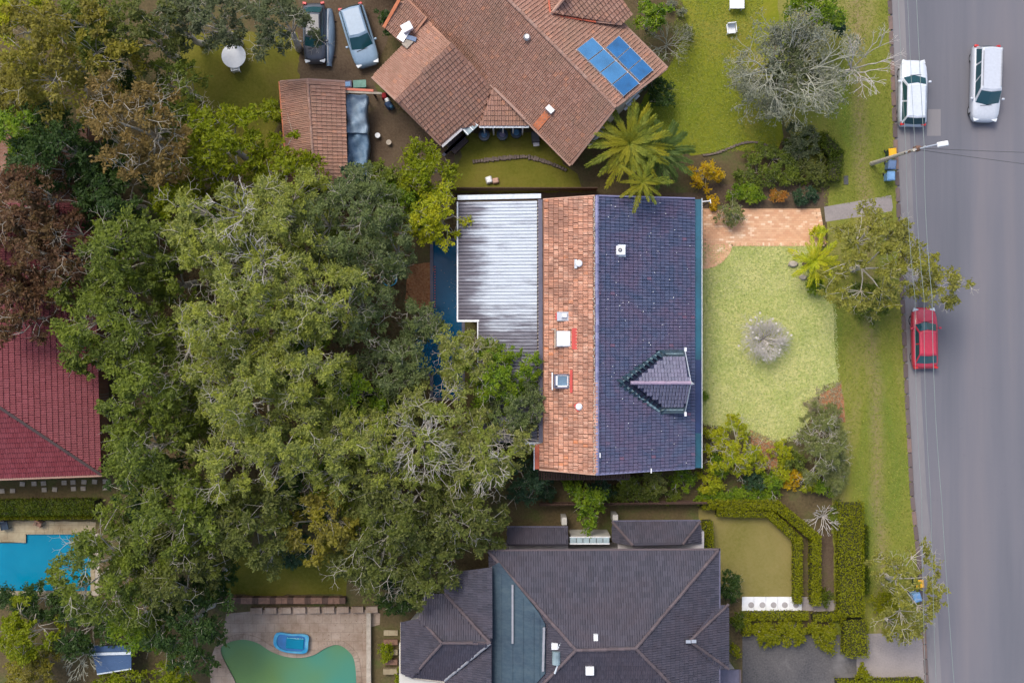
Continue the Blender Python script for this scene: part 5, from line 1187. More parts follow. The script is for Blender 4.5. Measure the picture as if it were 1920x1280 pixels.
T('grey green feathery tree leaning over the edge of the dark blue pool', 784, 605, 42, 7, 'gum_sage', bare=12, leaf=.15, rc=.42)
T('dull green tree just left of the lower end of the pool', 735, 690, 66, 8, 'gum_sage', bare=8, leaf=.17)
T('shaded green tree between the brown gap and the spreading dry gum', 665, 740, 66, 8.5, 'fresh', leaf=.17, clumpk=1.0)
T('spreading dry gum with white radiating branches near the bottom of the garden', 775, 825, 96, 11, 'gum_dry', bare=52, leaf=.17, twig_r=1.3, clumpk=1.05)
T('yellow green gum that covers the lower left corner of the metal roof', 872, 676, 54, 8.5, 'gum_dry', bare=16, leaf=.17, rc=.48)
T('dark fresh green tree beside the lower end of the metal roof', 942, 705, 66, 7.5, 'fresh', bare=3, leaf=.17, rc=.48)
T('sage green tree whose crown touches the orange tiled roof', 960, 765, 60, 7.5, 'gum_sage', bare=5, leaf=.16, rc=.48)
T('dry gum with a white forked limb beside the orange gutter', 905, 850, 78, 9.5, 'gum_dry', bare=38, leaf=.17, twig_r=1.2)
T('low dark tree under the lower edge of the orange tiled roof', 985, 905, 40, 4.0, 'teal', leaf=.17, rc=.4)
T('fresh green understorey tree glimpsed below the white forked limb', 860, 905, 60, 6, 'fresh', leaf=.18)
bare_plant('leafless white limbed tree rising through the dry gum canopy', 792, 822, 62, 11.6, 'bark_white', n0=8, depth=4, rad=.03, seed=5, rise=.5, trunk_h=.72)
bare_plant('leafless pale limbed tree in the top left of the wooded garden', 465, 408, 50, 13.6, 'bark_white', n0=7, depth=3, rad=.03, seed=8, rise=.5, trunk_h=.75)
bare_plant('leafless pale tangle of limbs in the upper middle of the garden', 500, 492, 44, 14.4, 'bark_white', n0=8, depth=3, rad=.03, seed=9, rise=.4, trunk_h=.75)
bare_plant('leafless pale forked tree just left of the orange gutter', 925, 868, 44, 9.9, 'bark_white', n0=6, depth=3, rad=.03, seed=12, rise=.5, trunk_h=.7)
# outside, left
T('olive canopy tree left of the wooded garden near its top', 235, 470, 84, 12, 'olive', bare=10, leaf=.24, rc=.65)
T('olive canopy tree touching the maroon roof corner', 205, 600, 88, 12.5, 'olive', bare=10, leaf=.24, rc=.65)
T('soft green canopy tree over the hip of the maroon roof', 262, 720, 84, 12, 'olive', bare=8, leaf=.24, rc=.65)
T('olive tree covering the lower right end of the maroon roof', 262, 850, 84, 11.5, 'olive', bare=8, leaf=.24, rc=.65)
T('broad olive tree below the lower left corner of the wooded garden', 335, 965, 90, 12, 'olive', bare=8, leaf=.24, rc=.65)
T('shaded olive tree below the bottom edge of the wooded garden', 470, 985, 84, 11, 'olive_b', leaf=.24, rc=.65)
T('brown green thin crowned tree above the back lawn', 590, 985, 72, 10, 'yolive', leaf=.24, rc=.65, clumpk=1.0)
T('blue green low tree at the edge of the back lawn', 545, 1030, 40, 6, 'teal', leaf=.22, rc=.5)
T('large olive gum above the left wing of the charcoal roof', 735, 985, 92, 11, 'olive_b', bare=16, leaf=.22, rc=.62)
T('olive gum beside the top corner of the charcoal roof', 865, 985, 74, 10, 'olive_b', bare=10, leaf=.22, rc=.6)
T('pale green gum spreading over the charcoal roof corner', 795, 1070, 66, 9, 'olive_b', bare=10, leaf=.22, rc=.6)
T('olive gum at the right end of the back lawn', 680, 1065, 62, 9, 'olive_b', bare=6, leaf=.22, rc=.6)
T('deep green shrub against the left wing of the charcoal roof', 745, 1120, 42, 4.5, 'dark', leaf=.2, rc=.45)
T('grey centred olive tree overhanging the turquoise pool', 190, 1085, 100, 12, 'olive', bare=24, leaf=.22, rc=.62, bark='bark_pale')
T('grey olive tree between the turquoise pool tree and the back lawn', 315, 1070, 84, 10.5, 'olive_b', bare=10, leaf=.22, rc=.6)
T('dark green tree just left of the kidney pool terrace', 345, 1180, 78, 8.5, 'dark', leaf=.22, rc=.55)
T('fresh green tree above the blue roofed shed', 255, 1170, 55, 7, 'fresh', leaf=.2, rc=.5)
T('yellow green shrub mass in the lower left corner', 40, 1190, 60, 5.5, 'lime_out', leaf=.2, rc=.5)
T('mixed yellow olive shrub at the bottom left edge', 55, 1265, 55, 4, 'yolive', leaf=.18, rc=.45)
bare_plant('leafless brown tree at the bottom left beside the blue roofed shed', 135, 1245, 48, 5, 'bark_silver', n0=9, depth=4, rad=.05, seed=21)
T('small yellow green shrub right of the blue roofed shed', 325, 1262, 42, 3.4, 'lime_out', leaf=.18, rc=.42)
T('dark shrub row under the lower edge of the turquoise pool', 70, 1130, 34, 3, 'dark', sx=2.6, leaf=.18, rc=.42)
# top left
T('olive understorey tree at the left edge above the maroon roof', 15, 470, 78, 8, 'russet', leaf=.24, rc=.6)
T('russet crown over the upper part of the maroon roof', 30, 590, 60, 8.5, 'russet', leaf=.22, rc=.55, clumpk=.8, bare=6)
T('olive understorey tree between the canopy and the maroon roof edge', 150, 545, 60, 8, 'olive', leaf=.24, rc=.6)
T('olive understorey tree deep in the canopy left of the garden', 150, 660, 44, 7, 'olive', leaf=.24, rc=.55)
T('dark understorey tree below the bronze tree', 160, 320, 66, 7, 'dark', leaf=.24, rc=.6)
T('yellow green understorey tree at the left edge below the corner tree', 30, 165, 62, 8, 'yolive', leaf=.24, rc=.6)
T('dark understorey tree in the gap at the top edge', 200, 110, 54, 6.5, 'dark', leaf=.22, rc=.5)
T('olive understorey tree between the bronze tree and the round table', 320, 210, 48, 6, 'olive', leaf=.22, rc=.5, clumpk=.9)
T('soft olive understorey tree at the top edge left of the sage trees', 330, 35, 48, 7.5, 'sage', leaf=.22, rc=.5)
T('dark understorey tree under the lower left canopy', 270, 930, 66, 7, 'dark', leaf=.22, rc=.55)
T('dark understorey tree left of the kidney pool and below the canopy', 250, 1020, 70, 7, 'olive', leaf=.22, rc=.55)
T('dark understorey tree at the left foot of the back lawn', 395, 1090, 40, 5, 'dark', leaf=.22, rc=.5)
T('olive understorey tree in the middle below the wooded garden', 420, 960, 60, 8, 'olive', leaf=.22, rc=.55)
T('dim understorey tree below the middle of the wooded garden', 560, 930, 60, 7, 'dark', leaf=.22, rc=.55)
T('olive tree filling the gap left of the charcoal roof', 700, 950, 62, 8, 'olive', leaf=.22, rc=.55)
T('dark green undergrowth below the lime shrubs at bottom left', 150, 1190, 60, 4, 'dark', leaf=.22, rc=.5)
T('lime undergrowth along the bottom edge at the left', 230, 1285, 55, 2.6, 'lime_out', leaf=.2, rc=.45)
T('dark undergrowth between the russet tree and the left edge', 60, 330, 70, 5, 'dark', leaf=.22, rc=.55)
T('dim green understorey in the heart of the wooded garden', 520, 640, 90, 8, 'fresh', leaf=.2, rc=.6, clumpk=.8)
T('dim green understorey at the top left of the wooded garden', 350, 400, 64, 7, 'fresh', leaf=.2, rc=.6, clumpk=.9)
T('dim green understorey at the bottom left of the wooded garden', 400, 800, 70, 7, 'olive', leaf=.2, rc=.6, clumpk=.9)
T('dim green understorey at the bottom middle of the wooded garden', 600, 880, 80, 6.5, 'fresh', leaf=.2, rc=.6, clumpk=.8)
T('olive understorey at the left boundary of the wooded garden', 305, 520, 54, 9, 'olive', leaf=.22, rc=.55)
T('green understorey at the left boundary beside the maroon roof trees', 300, 640, 54, 9, 'olive', leaf=.22, rc=.55)
T('soft green understorey at the left boundary low down', 325, 780, 54, 9, 'olive', leaf=.22, rc=.55)
T('lime understorey at the top boundary of the wooded garden', 330, 372, 50, 8, 'lime_out', leaf=.22, rc=.55)
T('dim green understorey near the lower end of the dark blue pool', 700, 780, 60, 5.5, 'dark', leaf=.2, rc=.5, clumpk=.9)
T('dim green understorey beneath the dry gum by the gutter', 920, 800, 56, 4.6, 'dark', leaf=.2, rc=.5, clumpk=.9)
T('dim green understorey at the top between the gums and the sage tree', 610, 470, 70, 6.5, 'olive', leaf=.2, rc=.55, clumpk=.9)
T('large yellow olive tree in the top left corner', 95, 95, 108, 13, 'yolive', leaf=.26, rc=.68, bare=8)
T('small golden tree at the very top left edge', 20, 28, 58, 9, 'lime_in', leaf=.22, rc=.55)
T('yellow green tree behind the large one at the top edge', 165, 45, 58, 10, 'olive', leaf=.24, rc=.6)
T('grey olive tree at the top edge with a dark gap beside it', 262, 50, 56, 10, 'olive_b', leaf=.22, rc=.55)
T('bronze leaved tree with long bare pale branches', 235, 225, 88, 13, 'brown', leaf=.24, rc=.6, bare=30, bark='bark_pale', clumpk=.95)
T('bronze leaved tree beside the lime canopy', 290, 300, 58, 11, 'brown', leaf=.24, rc=.6, bare=14, clumpk=.9)
T('deep green tree left of the bronze tree', 90, 275, 84, 10, 'dark', leaf=.24, rc=.6)
T('brighter green tree at the left edge above the russet tree', 25, 235, 52, 10.5, 'fresh', leaf=.22, rc=.55)
T('russet leaved tree at the left edge', 45, 375, 78, 11, 'russet', leaf=.24, rc=.6, bare=8)
T('russet and olive tree hanging over the top of the maroon roof', 105, 465, 72, 10.5, 'russet', leaf=.24, rc=.6, bare=10, clumpk=1.0)
T('dark green tree between the russet tree and the garden corner', 205, 375, 72, 9, 'dark', leaf=.24, rc=.6)
T('thin russet tree over the middle of the maroon roof', 60, 545, 54, 8, 'russet', leaf=.22, rc=.5, clumpk=.7)
T('bright lime canopy tree above the top left of the wooded garden', 420, 262, 78, 9, 'lime_out', leaf=.24, rc=.6)
T('lime canopy tree hiding the lower end of the garage', 520, 315, 64, 7.5, 'lime_out', leaf=.24, rc=.58)
T('low lime shrub left of the garage', 372, 322, 52, 7, 'lime_out', leaf=.24, rc=.55)
T('grey sage tree at the top edge above the round white table', 398, 26, 56, 9, 'sage', leaf=.2, rc=.58, bare=12)
T('grey sage tree overhanging the dark parked car', 520, 36, 58, 9, 'sage', leaf=.2, rc=.58, bare=8)
T('olive green shrub between two trees on the upper lawn edge', 330, 150, 46, 7, 'olive', leaf=.22, rc=.5, bare=6)
T('lime green shrub against the left wall of the garage', 512, 215, 24, 3, 'lime_out', leaf=.18, rc=.4, name='shrub', cat='shrub')
T('lime tree between the garage tarpaulin and the brown tiled wing', 790, 322, 60, 6, 'lime_out', leaf=.22, rc=.52)
T('dark lime bush at the foot of the tarpaulin', 725, 335, 40, 4, 'olive', leaf=.2, rc=.45)
T('blue green bush growing over the end of the tarpaulin', 655, 335, 34, 3.5, 'teal', leaf=.2, rc=.42)
T('dark bush beside the silver blue car and the roof unit', 722, 32, 22, 3, 'dark', leaf=.2, rc=.4, name='shrub', cat='shrub')
# right, top
T('dark green round shrub at the right corner of the brown tiled roof', 1222, 28, 36, 4, 'fresh', leaf=.2, rc=.45, name='shrub', cat='shrub')
for i, (x, y, rr, l) in enumerate(((1258, 8, 13, 'topmost grey round bush beside the upper lawn'), (1281, 20, 10, 'smallest grey round bush beside the upper lawn'), (1291, 58, 13, 'lowest grey round bush beside the upper lawn'))):
    T(l, x, y, rr, .9, 'silver', leaf=.1, rc=.22, name='shrub', cat='shrub', base=.2)
bare_plant('leafless twiggy brown shrub at the right corner of the brown tiled roof', 1255, 75, 44, 2.6, 'bark_silver', n0=11, depth=4, rad=.03, seed=31, leaves='olive_b', ldens=2, cat='shrub', name='shrub')
T('deep green bush below the white gable wall', 1235, 175, 30, 2.4, 'dark', leaf=.2, rc=.42, name='shrub', cat='shrub')
bare_plant('big silver grey lichen covered tree on the upper lawn', 1492, 118, 98, 7, 'bark_silver', n0=16, depth=5, rad=.095, seed=41, leaves='silver', ldens=9, leaf=.18, jit=.45, trunk_h=.3, decay=.8)
T('grey green leaves filling the heart of the silver grey tree', 1488, 130, 62, 4.6, 'sage', leaf=.17, rc=.42, bare=10, clumpk=.9)
T('fresh green tree at the top edge behind the silver grey tree', 1520, 12, 50, 6, 'fresh', leaf=.2, rc=.5)
T('blue green bush with orange tips at the top edge', 1565, 35, 28, 4, 'teal', leaf=.18, rc=.42)
bare_plant('leafless beige tree on the verge beside the silver grey tree', 1618, 112, 66, 6.5, 'bark_white', n0=9, depth=4, rad=.055, seed=45, trunk_h=.3)
bare_plant('low leafless beige shrub on the upper lawn left of the silver grey tree', 1405, 130, 42, 2.2, 'bark_pale', n0=8, depth=3, rad=.03, seed=47, cat='shrub', name='shrub')
hedge('rounded dark green hedge curving round the bed above the brick forecourt', [(1475, 275), (1540, 262), (1566, 290), (1560, 335)], 26, 1.1, 'hedge_d', dens=.8)
T('mixed olive ground shrub in the bed above the brick forecourt', 1440, 312, 42, 1.3, 'olive', leaf=.16, rc=.35, sx=1.7, name='shrub', cat='shrub', base=.3)
T('grey green low shrub just below the silver grey tree', 1500, 262, 40, 1.6, 'sage', leaf=.16, rc=.38, name='shrub', cat='shrub', base=.3)
T('low green shrub with orange flowers in the bed near the verge', 1525, 318, 34, 1.2, 'olive_b', leaf=.16, rc=.35, name='shrub', cat='shrub', base=.3)
T('bright yellow flowering shrub next to the big palms', 1326, 322, 26, 2.6, 'yellow', leaf=.17, rc=.34, name='shrub', cat='shrub', base=.2)
T('small yellow flowering sprig beside the yellow shrub', 1352, 330, 10, 1.4, 'yellow', leaf=.13, rc=.2, name='shrub', cat='shrub', base=.2)
# top border of the main lot
T('golden yellow shrub touching the roof corner at the forecourt', 1338, 376, 13, 1.5, 'yellow', leaf=.12, rc=.25, name='shrub', cat='shrub', base=.2)
T('wispy pale green shrub spreading over the brick forecourt', 1372, 398, 26, 1.8, 'wisp', leaf=.13, rc=.3, bare=8, name='shrub', cat='shrub', base=.2, clumpk=1.0)
T('bright green shrub in the bed along the top of the forecourt', 1400, 362, 20, 1.3, 'fresh', leaf=.13, rc=.3, sx=1.9, name='shrub', cat='shrub', base=.2)
T('orange leaved shrub in the bed along the top of the forecourt', 1462, 366, 13, 1.1, 'orange', leaf=.12, rc=.24, sx=1.3, name='shrub', cat='shrub', base=.2)
T('strap leaved green clump at the right end of the forecourt bed', 1510, 362, 17, 1.2, 'teal', leaf=.18, rc=.26, sx=1.7, name='shrub', cat='shrub', base=.2, aspect=.2)
# lower right garden of the main lot
T('yellow green rounded shrub with bare grey twigs at the house corner', 1376, 846, 52, 3.2, 'lime_in', leaf=.13, rc=.36, bare=26, name='shrub', cat='shrub', base=.3)
T('lime shrub under the right side of the rounded shrub with twigs', 1415, 862, 24, 2.2, 'lime_in', leaf=.13, rc=.3, bare=4, name='shrub', cat='shrub', base=.3)
T('dense green shrub in front of the lower house corner', 1345, 872, 26, 1.9, 'fresh', leaf=.13, rc=.3, name='shrub', cat='shrub', base=.3)
T('olive green shrub right of the lower orange soil patch', 1492, 868, 24, 1.5, 'olive', leaf=.13, rc=.3, name='shrub', cat='shrub', base=.3)
T('pale sage shrub at the bottom right corner of the garden', 1572, 895, 28, 2.2, 'wisp', leaf=.17, rc=.34, aspect=.18, name='shrub', cat='shrub', base=.3)
T('green filler shrub below the feathery sage tree', 1542, 908, 26, 1.5, 'fresh', leaf=.14, rc=.32, name='shrub', cat='shrub', base=.3)
T('yellow green shrub in the bottom bed near the golden one', 1470, 888, 20, 1.3, 'lime_in', leaf=.12, rc=.26, name='shrub', cat='shrub', base=.3)
T('straw coloured dry shrub beside the patch of soil by the verge', 1528, 762, 16, .8, 'straw', leaf=.14, rc=.24, aspect=.1, name='shrub', cat='shrub', base=.2)
T('low green ground cover along the fence below the bottom bed', 1380, 928, 22, .9, 'fresh', leaf=.13, rc=.3, sx=4.0, name='shrub', cat='shrub', base=.4)
T('low olive ground cover along the fence below the house', 1200, 926, 20, .9, 'olive', leaf=.13, rc=.3, sx=4.5, name='shrub', cat='shrub', base=.4)
T('small lime shrub against the gutter above the rounded shrub', 1330, 812, 12, 1.2, 'lime_in', leaf=.12, rc=.22, name='shrub', cat='shrub', base=.2)
T('yellow green shrub between the two patches of orange soil', 1470, 848, 23, 1.6, 'lime_in', leaf=.11, rc=.26, name='shrub', cat='shrub', base=.2)
T('feathery sage green tree in the lower right corner of the front lawn', 1545, 845, 54, 4.2, 'wisp', leaf=.2, rc=.42, bare=26, aspect=.16, base=.25, sy=1.25)
T('wispy green shrub beneath the patch of orange soil by the verge', 1562, 785, 26, 2.0, 'wisp', leaf=.18, rc=.32, aspect=.18, name='shrub', cat='shrub', base=.2)
bare_plant('small leafless grey shrub at the foot of the pale lawn', 1505, 820, 20, 1.2, 'bark_white', n0=8, depth=3, rad=.02, seed=51, cat='shrub', name='shrub')
for i, (x, y, rr, pal, l, h) in enumerate(((1025, 912, 28, 'teal', 'blue green shrub below the orange roof corner', 2.0), (1075, 912, 24, 'fresh', 'fresh green shrub below the ridge end of the tiled house', 1.8), (1128, 914, 26, 'teal', 'dark blue green shrub below the lean to roof', 2.0), (1178, 910, 24, 'olive', 'olive shrub beside the right end of the lean to roof', 1.8), (1228, 908, 26, 'gum_dry', 'dry green shrub below the dark blue roof edge', 1.8), (1282, 905, 26, 'fresh', 'bright green shrub below the dark blue roof near its corner', 1.8),
    (1335, 905, 26, 'lime_in', 'yellow green shrub left of the rounded shrub with twigs', 1.6), (1410, 902, 24, 'teal', 'blue green shrub below the rounded shrub with twigs', 1.4), (1450, 905, 24, 'fresh', 'green shrub below the larger patch of orange soil', 1.4), (1492, 902, 20, 'yellow', 'golden shrub below the yellow green one', 1.2), (1520, 900, 22, 'lime_in', 'lime shrub beneath the feathery sage tree', 1.3))):
    T(l, x, y, rr, h, pal, leaf=.14, rc=.32, name='shrub', cat='shrub', base=.25, bare=1)
T('tiny fresh green weed patch against the gutter beside the pale lawn', 1322, 740, 9, .5, 'fresh', leaf=.1, rc=.16, name='shrub', cat='shrub', base=.1)
T('lush dark green ground plants below the yellow palm', 1532, 535, 18, .9, 'fresh', leaf=.2, rc=.25, sx=1.3, name='shrub', cat='shrub', base=.2, aspect=.25)
T('olive palm like plant above the yellow palm', 1538, 440, 18, 1.4, 'palm_y', leaf=.3, rc=.3, name='shrub', cat='shrub', base=.2, aspect=.15)
bare_plant('round leafless frangipani with white flowers on the pale lawn', 1439, 636, 42, 2.3, 'bark_white', n0=24, depth=5, rad=.042, seed=61, flowers=34, jit=.3, trunk_h=.12, decay=.83, rise=.9)
# street trees and verge
T('olive street tree reaching over the road above the red car', 1655, 492, 92, 8, 'street', leaf=.2, rc=.5, bare=24, clumpk=.95, bark='bark_pale')
T('olive outer bough of a street tree hanging over the road', 1785, 535, 44, 7.5, 'street', leaf=.2, rc=.45, bare=8, clumpk=.8)
T('dark green shrub on the verge beneath the street tree', 1640, 562, 42, 2.2, 'olive', leaf=.18, rc=.4, name='shrub', cat='shrub', base=.3)
T('thin yellow olive street tree beside the lower driveway', 1712, 1110, 72, 6.5, 'street', leaf=.2, rc=.42, bare=22, clumpk=.5, sy=1.25, bark='bark_pale')
T('yellow olive boughs over the kerb at the lower driveway', 1690, 1180, 36, 5, 'street', leaf=.18, rc=.4, clumpk=.7)
T('round mid green bush on the verge near the lower driveway', 1664, 1136, 26, 1.6, 'hedge', leaf=.14, rc=.35, name='shrub', cat='shrub', base=.25, clumpk=2)
# south garden
HE = hedge
HE('outer clipped hedge running round the dry front lawn', [(1318, 944), (1452, 944), (1527, 1006), (1527, 1128)], 17, 1.1)
HE('inner clipped hedge beside the dry front lawn', [(1345, 958), (1440, 960), (1494, 1010), (1494, 1126)], 15, .9)
HE('short upright hedge between charcoal porch roof and dry lawn', [(1325, 978), (1327, 1024)], 18, 1.0)
HE('broad flat topped hedge beside the verge', [(1591, 950), (1592, 1140)], 46, 1.3)
HE('thin dark hedge line on the verge side of the broad hedge', [(1620, 985), (1622, 1108)], 9, .8, 'hedge_d')
HE('low clipped hedge just below the white paved path', [(1395, 1153), (1510, 1152)], 14, .8)
HE('low hedge at the right below the white paved path', [(1525, 1156), (1580, 1152)], 14, .8)
HE('short upright hedge beside the lower driveway corner', [(1398, 1162), (1398, 1186)], 14, .8)
HE('large square clipped hedge at the verge end of the driveway', [(1600, 1168), (1602, 1218)], 44, 1.3)
HE('yellow green hedge at the bottom edge beside the concrete apron', [(1570, 1279), (1725, 1277)], 12, .9)
for x, y, rr, l in ((1440, 1188, 28, 'left of the clipped domes beside the dark driveway'), (1487, 1188, 26, 'middle clipped dome beside the dark driveway'), (1530, 1182, 16, 'smallest clipped dome beside the dark driveway'), (1553, 1196, 24, 'right clipped dome beside the dark driveway'), (1624, 1268, 16, 'round lime bush at the bottom beside the concrete apron')):
    T(l, x, y, rr, 1.3, 'hedge', leaf=.14, rc=.34, name='shrub', cat='shrub', base=.3, clumpk=2)
T('dark green shrub at the upper right corner of the charcoal roof', 1370, 1100, 24, 2, 'dark', leaf=.17, rc=.38, name='shrub', cat='shrub', base=.3, sy=1.5)
T('dark green shrub between charcoal bay and white path', 1384, 1165, 14, 1.6, 'hedge_d', leaf=.16, rc=.3, name='shrub', cat='shrub', base=.3, sy=1.6)
T('lime green shrub beside the charcoal bay above the carport', 1379, 1222, 12, 1.3, 'hedge', leaf=.15, rc=.28, name='shrub', cat='shrub', base=.3)
T('dark green tree between the tiled house and the charcoal roof', 1105, 950, 42, 4, 'fresh', leaf=.2, rc=.45)
T('dark leafy plant at the end of the brown garden bed', 1548, 1122, 16, 1.2, 'hedge_d', leaf=.16, rc=.28, name='shrub', cat='shrub', base=.3)
bare_plant('silvery spiky plant at the top of the brown garden bed', 1550, 972, 34, 1.8, 'bark_white', n0=15, depth=2, rad=.03, seed=71, cat='shrub', name='shrub')
T('wide green bushes on the strip beside the silvery spiky plant', 1575, 965, 20, 1.2, 'olive', leaf=.15, rc=.3, name='shrub', cat='shrub', base=.3)
HE('dark hedge strip between the maroon roof and the turquoise pool', [(-20, 950), (178, 948)], 26, 1.6, 'hedge_d')
HE('thin lime hedge along the top of the cream pool terrace', [(-20, 968), (176, 966)], 8, .8)
T('green plants at the left end of the lower garden bed', 722, 1225, 14, 1.2, 'lime_out', leaf=.15, rc=.28, name='shrub', cat='shrub', base=.3, sy=1.8)
T('lime bush at the foot of the charcoal west wing', 752, 1272, 16, 1.2, 'lime_out', leaf=.15, rc=.28, name='shrub', cat='shrub', base=.3)

for lab, box, n_ in (('bark chips and straw scattered on the lower orange soil patch', [(1402, 802), (1460, 826), (1462, 882), (1408, 884)], 500), ('straw and bark scattered on the orange soil patch by the verge', [(1530, 726), (1575, 714), (1582, 790), (1528, 784)], 600)):
    tag(tufts('bark_chips', box, n_, LF['straw'], .16, .03), lab, 'bark chips')
# leaf litter under the garden trees
def litter():
    r = np.random.default_rng(77); n = 22000; A = P(300, 1000); B = P(860, 360); X = r.uniform(A.x, B.x, n); Y = r.uniform(A.y, B.y, n)
    px = X * K + 960; py = 640 - Y * K; keep = ~((px > 770) & (py > 445) & (py < 750)); X, Y = X[keep], Y[keep]; n = len(X)
    C = np.stack([X, Y, r.uniform(.02, .12, n)], 1); D = r.normal(size=(n, 3)); D[:, 2] *= .2; N = r.normal(size=(n, 3)) * .3; N[:, 2] += 1; s = r.uniform(.08, .22, n)
    o = np_mesh('leaf_litter', leaf_quads(C, D, N, s, s * .4), np.arange(n * 4).reshape(-1, 4), LF['russet']); tag(o, 'fallen brown leaves on the ground under the garden trees', 'leaf litter', kind='stuff')
litter()

# palms: every frond is a part
def frond_mesh(name, L, seed, mat, pairs=24, ll=.55, droop=.5, lw=.06):
    r = np.random.default_rng(seed); V = []; F = []
    def q(a, b, c, d): n = len(V); V.extend([a, b, c, d]); F.append((n, n + 1, n + 2, n + 3))
    def pt(t): return np.array([L * t * (1 - .08 * t), 0, L * (.32 * t - droop * t * t)])
    for k in range(10):
        a, b = pt(k / 10), pt((k + 1) / 10); w = .035 * (1 - k / 11)
        q(a + [0, -w, 0], b + [0, -w, 0], b + [0, w, 0], a + [0, w, 0])
    for k in range(pairs):
        t = .1 + .88 * (k + .5) / pairs; p = pt(t); l = ll * (math.sin(math.pi * (.12 + .8 * t)) ** .6) * r.uniform(.85, 1.1)
        for s in (-1, 1):
            a = math.radians(r.uniform(38, 58) * (1 - .35 * t)); d = np.array([math.cos(a), s * math.sin(a), r.uniform(-.35, -.05)]); e = p + d * l; m = p + d * l * .45 + np.array([0, 0, .03]); w = np.array([lw, 0, 0])
            q(p, m - w * .5, e, m + w * .5)
    me = bpy.data.meshes.new(name); me.from_pydata([tuple(v) for v in V], [], F); me.materials.append(mat); me.update(); return me
def palm(label, px, py, n, L, pal, h, rings=((.95, 1.0), (.55, .9), (.15, .7)), seed=1, lw=.06, ll=.55, a0=0, a1=2 * math.pi):
    r = random.Random(seed); c = P(px, py, h); root = empty('palm_tree', (c.x, c.y, 0), label, 'palm')
    mb = MB()
    for k in range(8): mb.tube((c.x, c.y, h * k / 8 - .05), (c.x, c.y, h * (k + 1) / 8 - .02), .24 - .01 * k, .2 - .01 * k, 10)
    mb.build('trunk', M['bark'], root)
    ms = [frond_mesh('frond', L, seed * 10 + k, LF[pal], lw=lw, ll=ll, droop=(.55, .4, .3)[k]) for k in range(3)]
    per = n // 3
    for ri in range(3):
        for k in range(per):
            o = link('frond', ms[r.randrange(3) if ri < 2 else 2], root); s = (1, .88, .62)[ri] * r.uniform(.85, 1.08); a = a0 + (a1 - a0) * (k + r.uniform(-.25, .25) + ri * .33) / per
            o.location = (0, 0, h + ri * .05); o.rotation_euler = (r.uniform(-.15, .15), -(.0, .3, .7)[ri] + r.uniform(-.1, .1), a); o.scale = (s, s, s)
    return root
palm('large palm with long arching fronds over the brown roof corner', 1180, 270, 48, 3.3, 'palm', 4.5, seed=3, lw=.17, ll=.42)
palm('blue green palm to the right of the larger one', 1238, 286, 36, 2.7, 'palm_b', 3.2, seed=4, lw=.17, ll=.42)
palm('low palm whose yellow fronds reach over the dark blue roof edge', 1205, 342, 21, 2.0, 'palm', 6.6, seed=6, lw=.1, ll=.3)
palm('bright yellow green palm at the right edge of the pale lawn', 1526, 490, 21, 2.05, 'palm_y', 2.2, seed=5, lw=.1, ll=.42)
def rocks():
    for i, (x, y, s, l) in enumerate(((1494, 476, .3, 'small pale rock above the yellow palm'), (1486, 495, .35, 'rounded tan rock left of the yellow palm'), (1505, 520, .28, 'tan rock below left of the yellow palm'))):
        v = P(x, y); r = random.Random(i); root = empty('garden_rock', v, l, 'rock'); mb = MB(); vs = []; n = 9
        for (zz, rr) in ((0, 1), (.4, 1.05), (.75, .7)): vs += [(v.x + math.cos(6.283 * k / n) * s * rr * r.uniform(.8, 1.1), v.y + math.sin(6.283 * k / n) * s * .7 * rr * r.uniform(.8, 1.1), zz * s) for k in range(n)]
        F = [(a * n + k, a * n + (k + 1) % n, (a + 1) * n + (k + 1) % n, (a + 1) * n + k) for a in range(2) for k in range(n)] + [tuple(range(2 * n, 3 * n))]
        mb.add(vs, F); mb.build('rock_body', M['stone_pale'], root)
rocks()

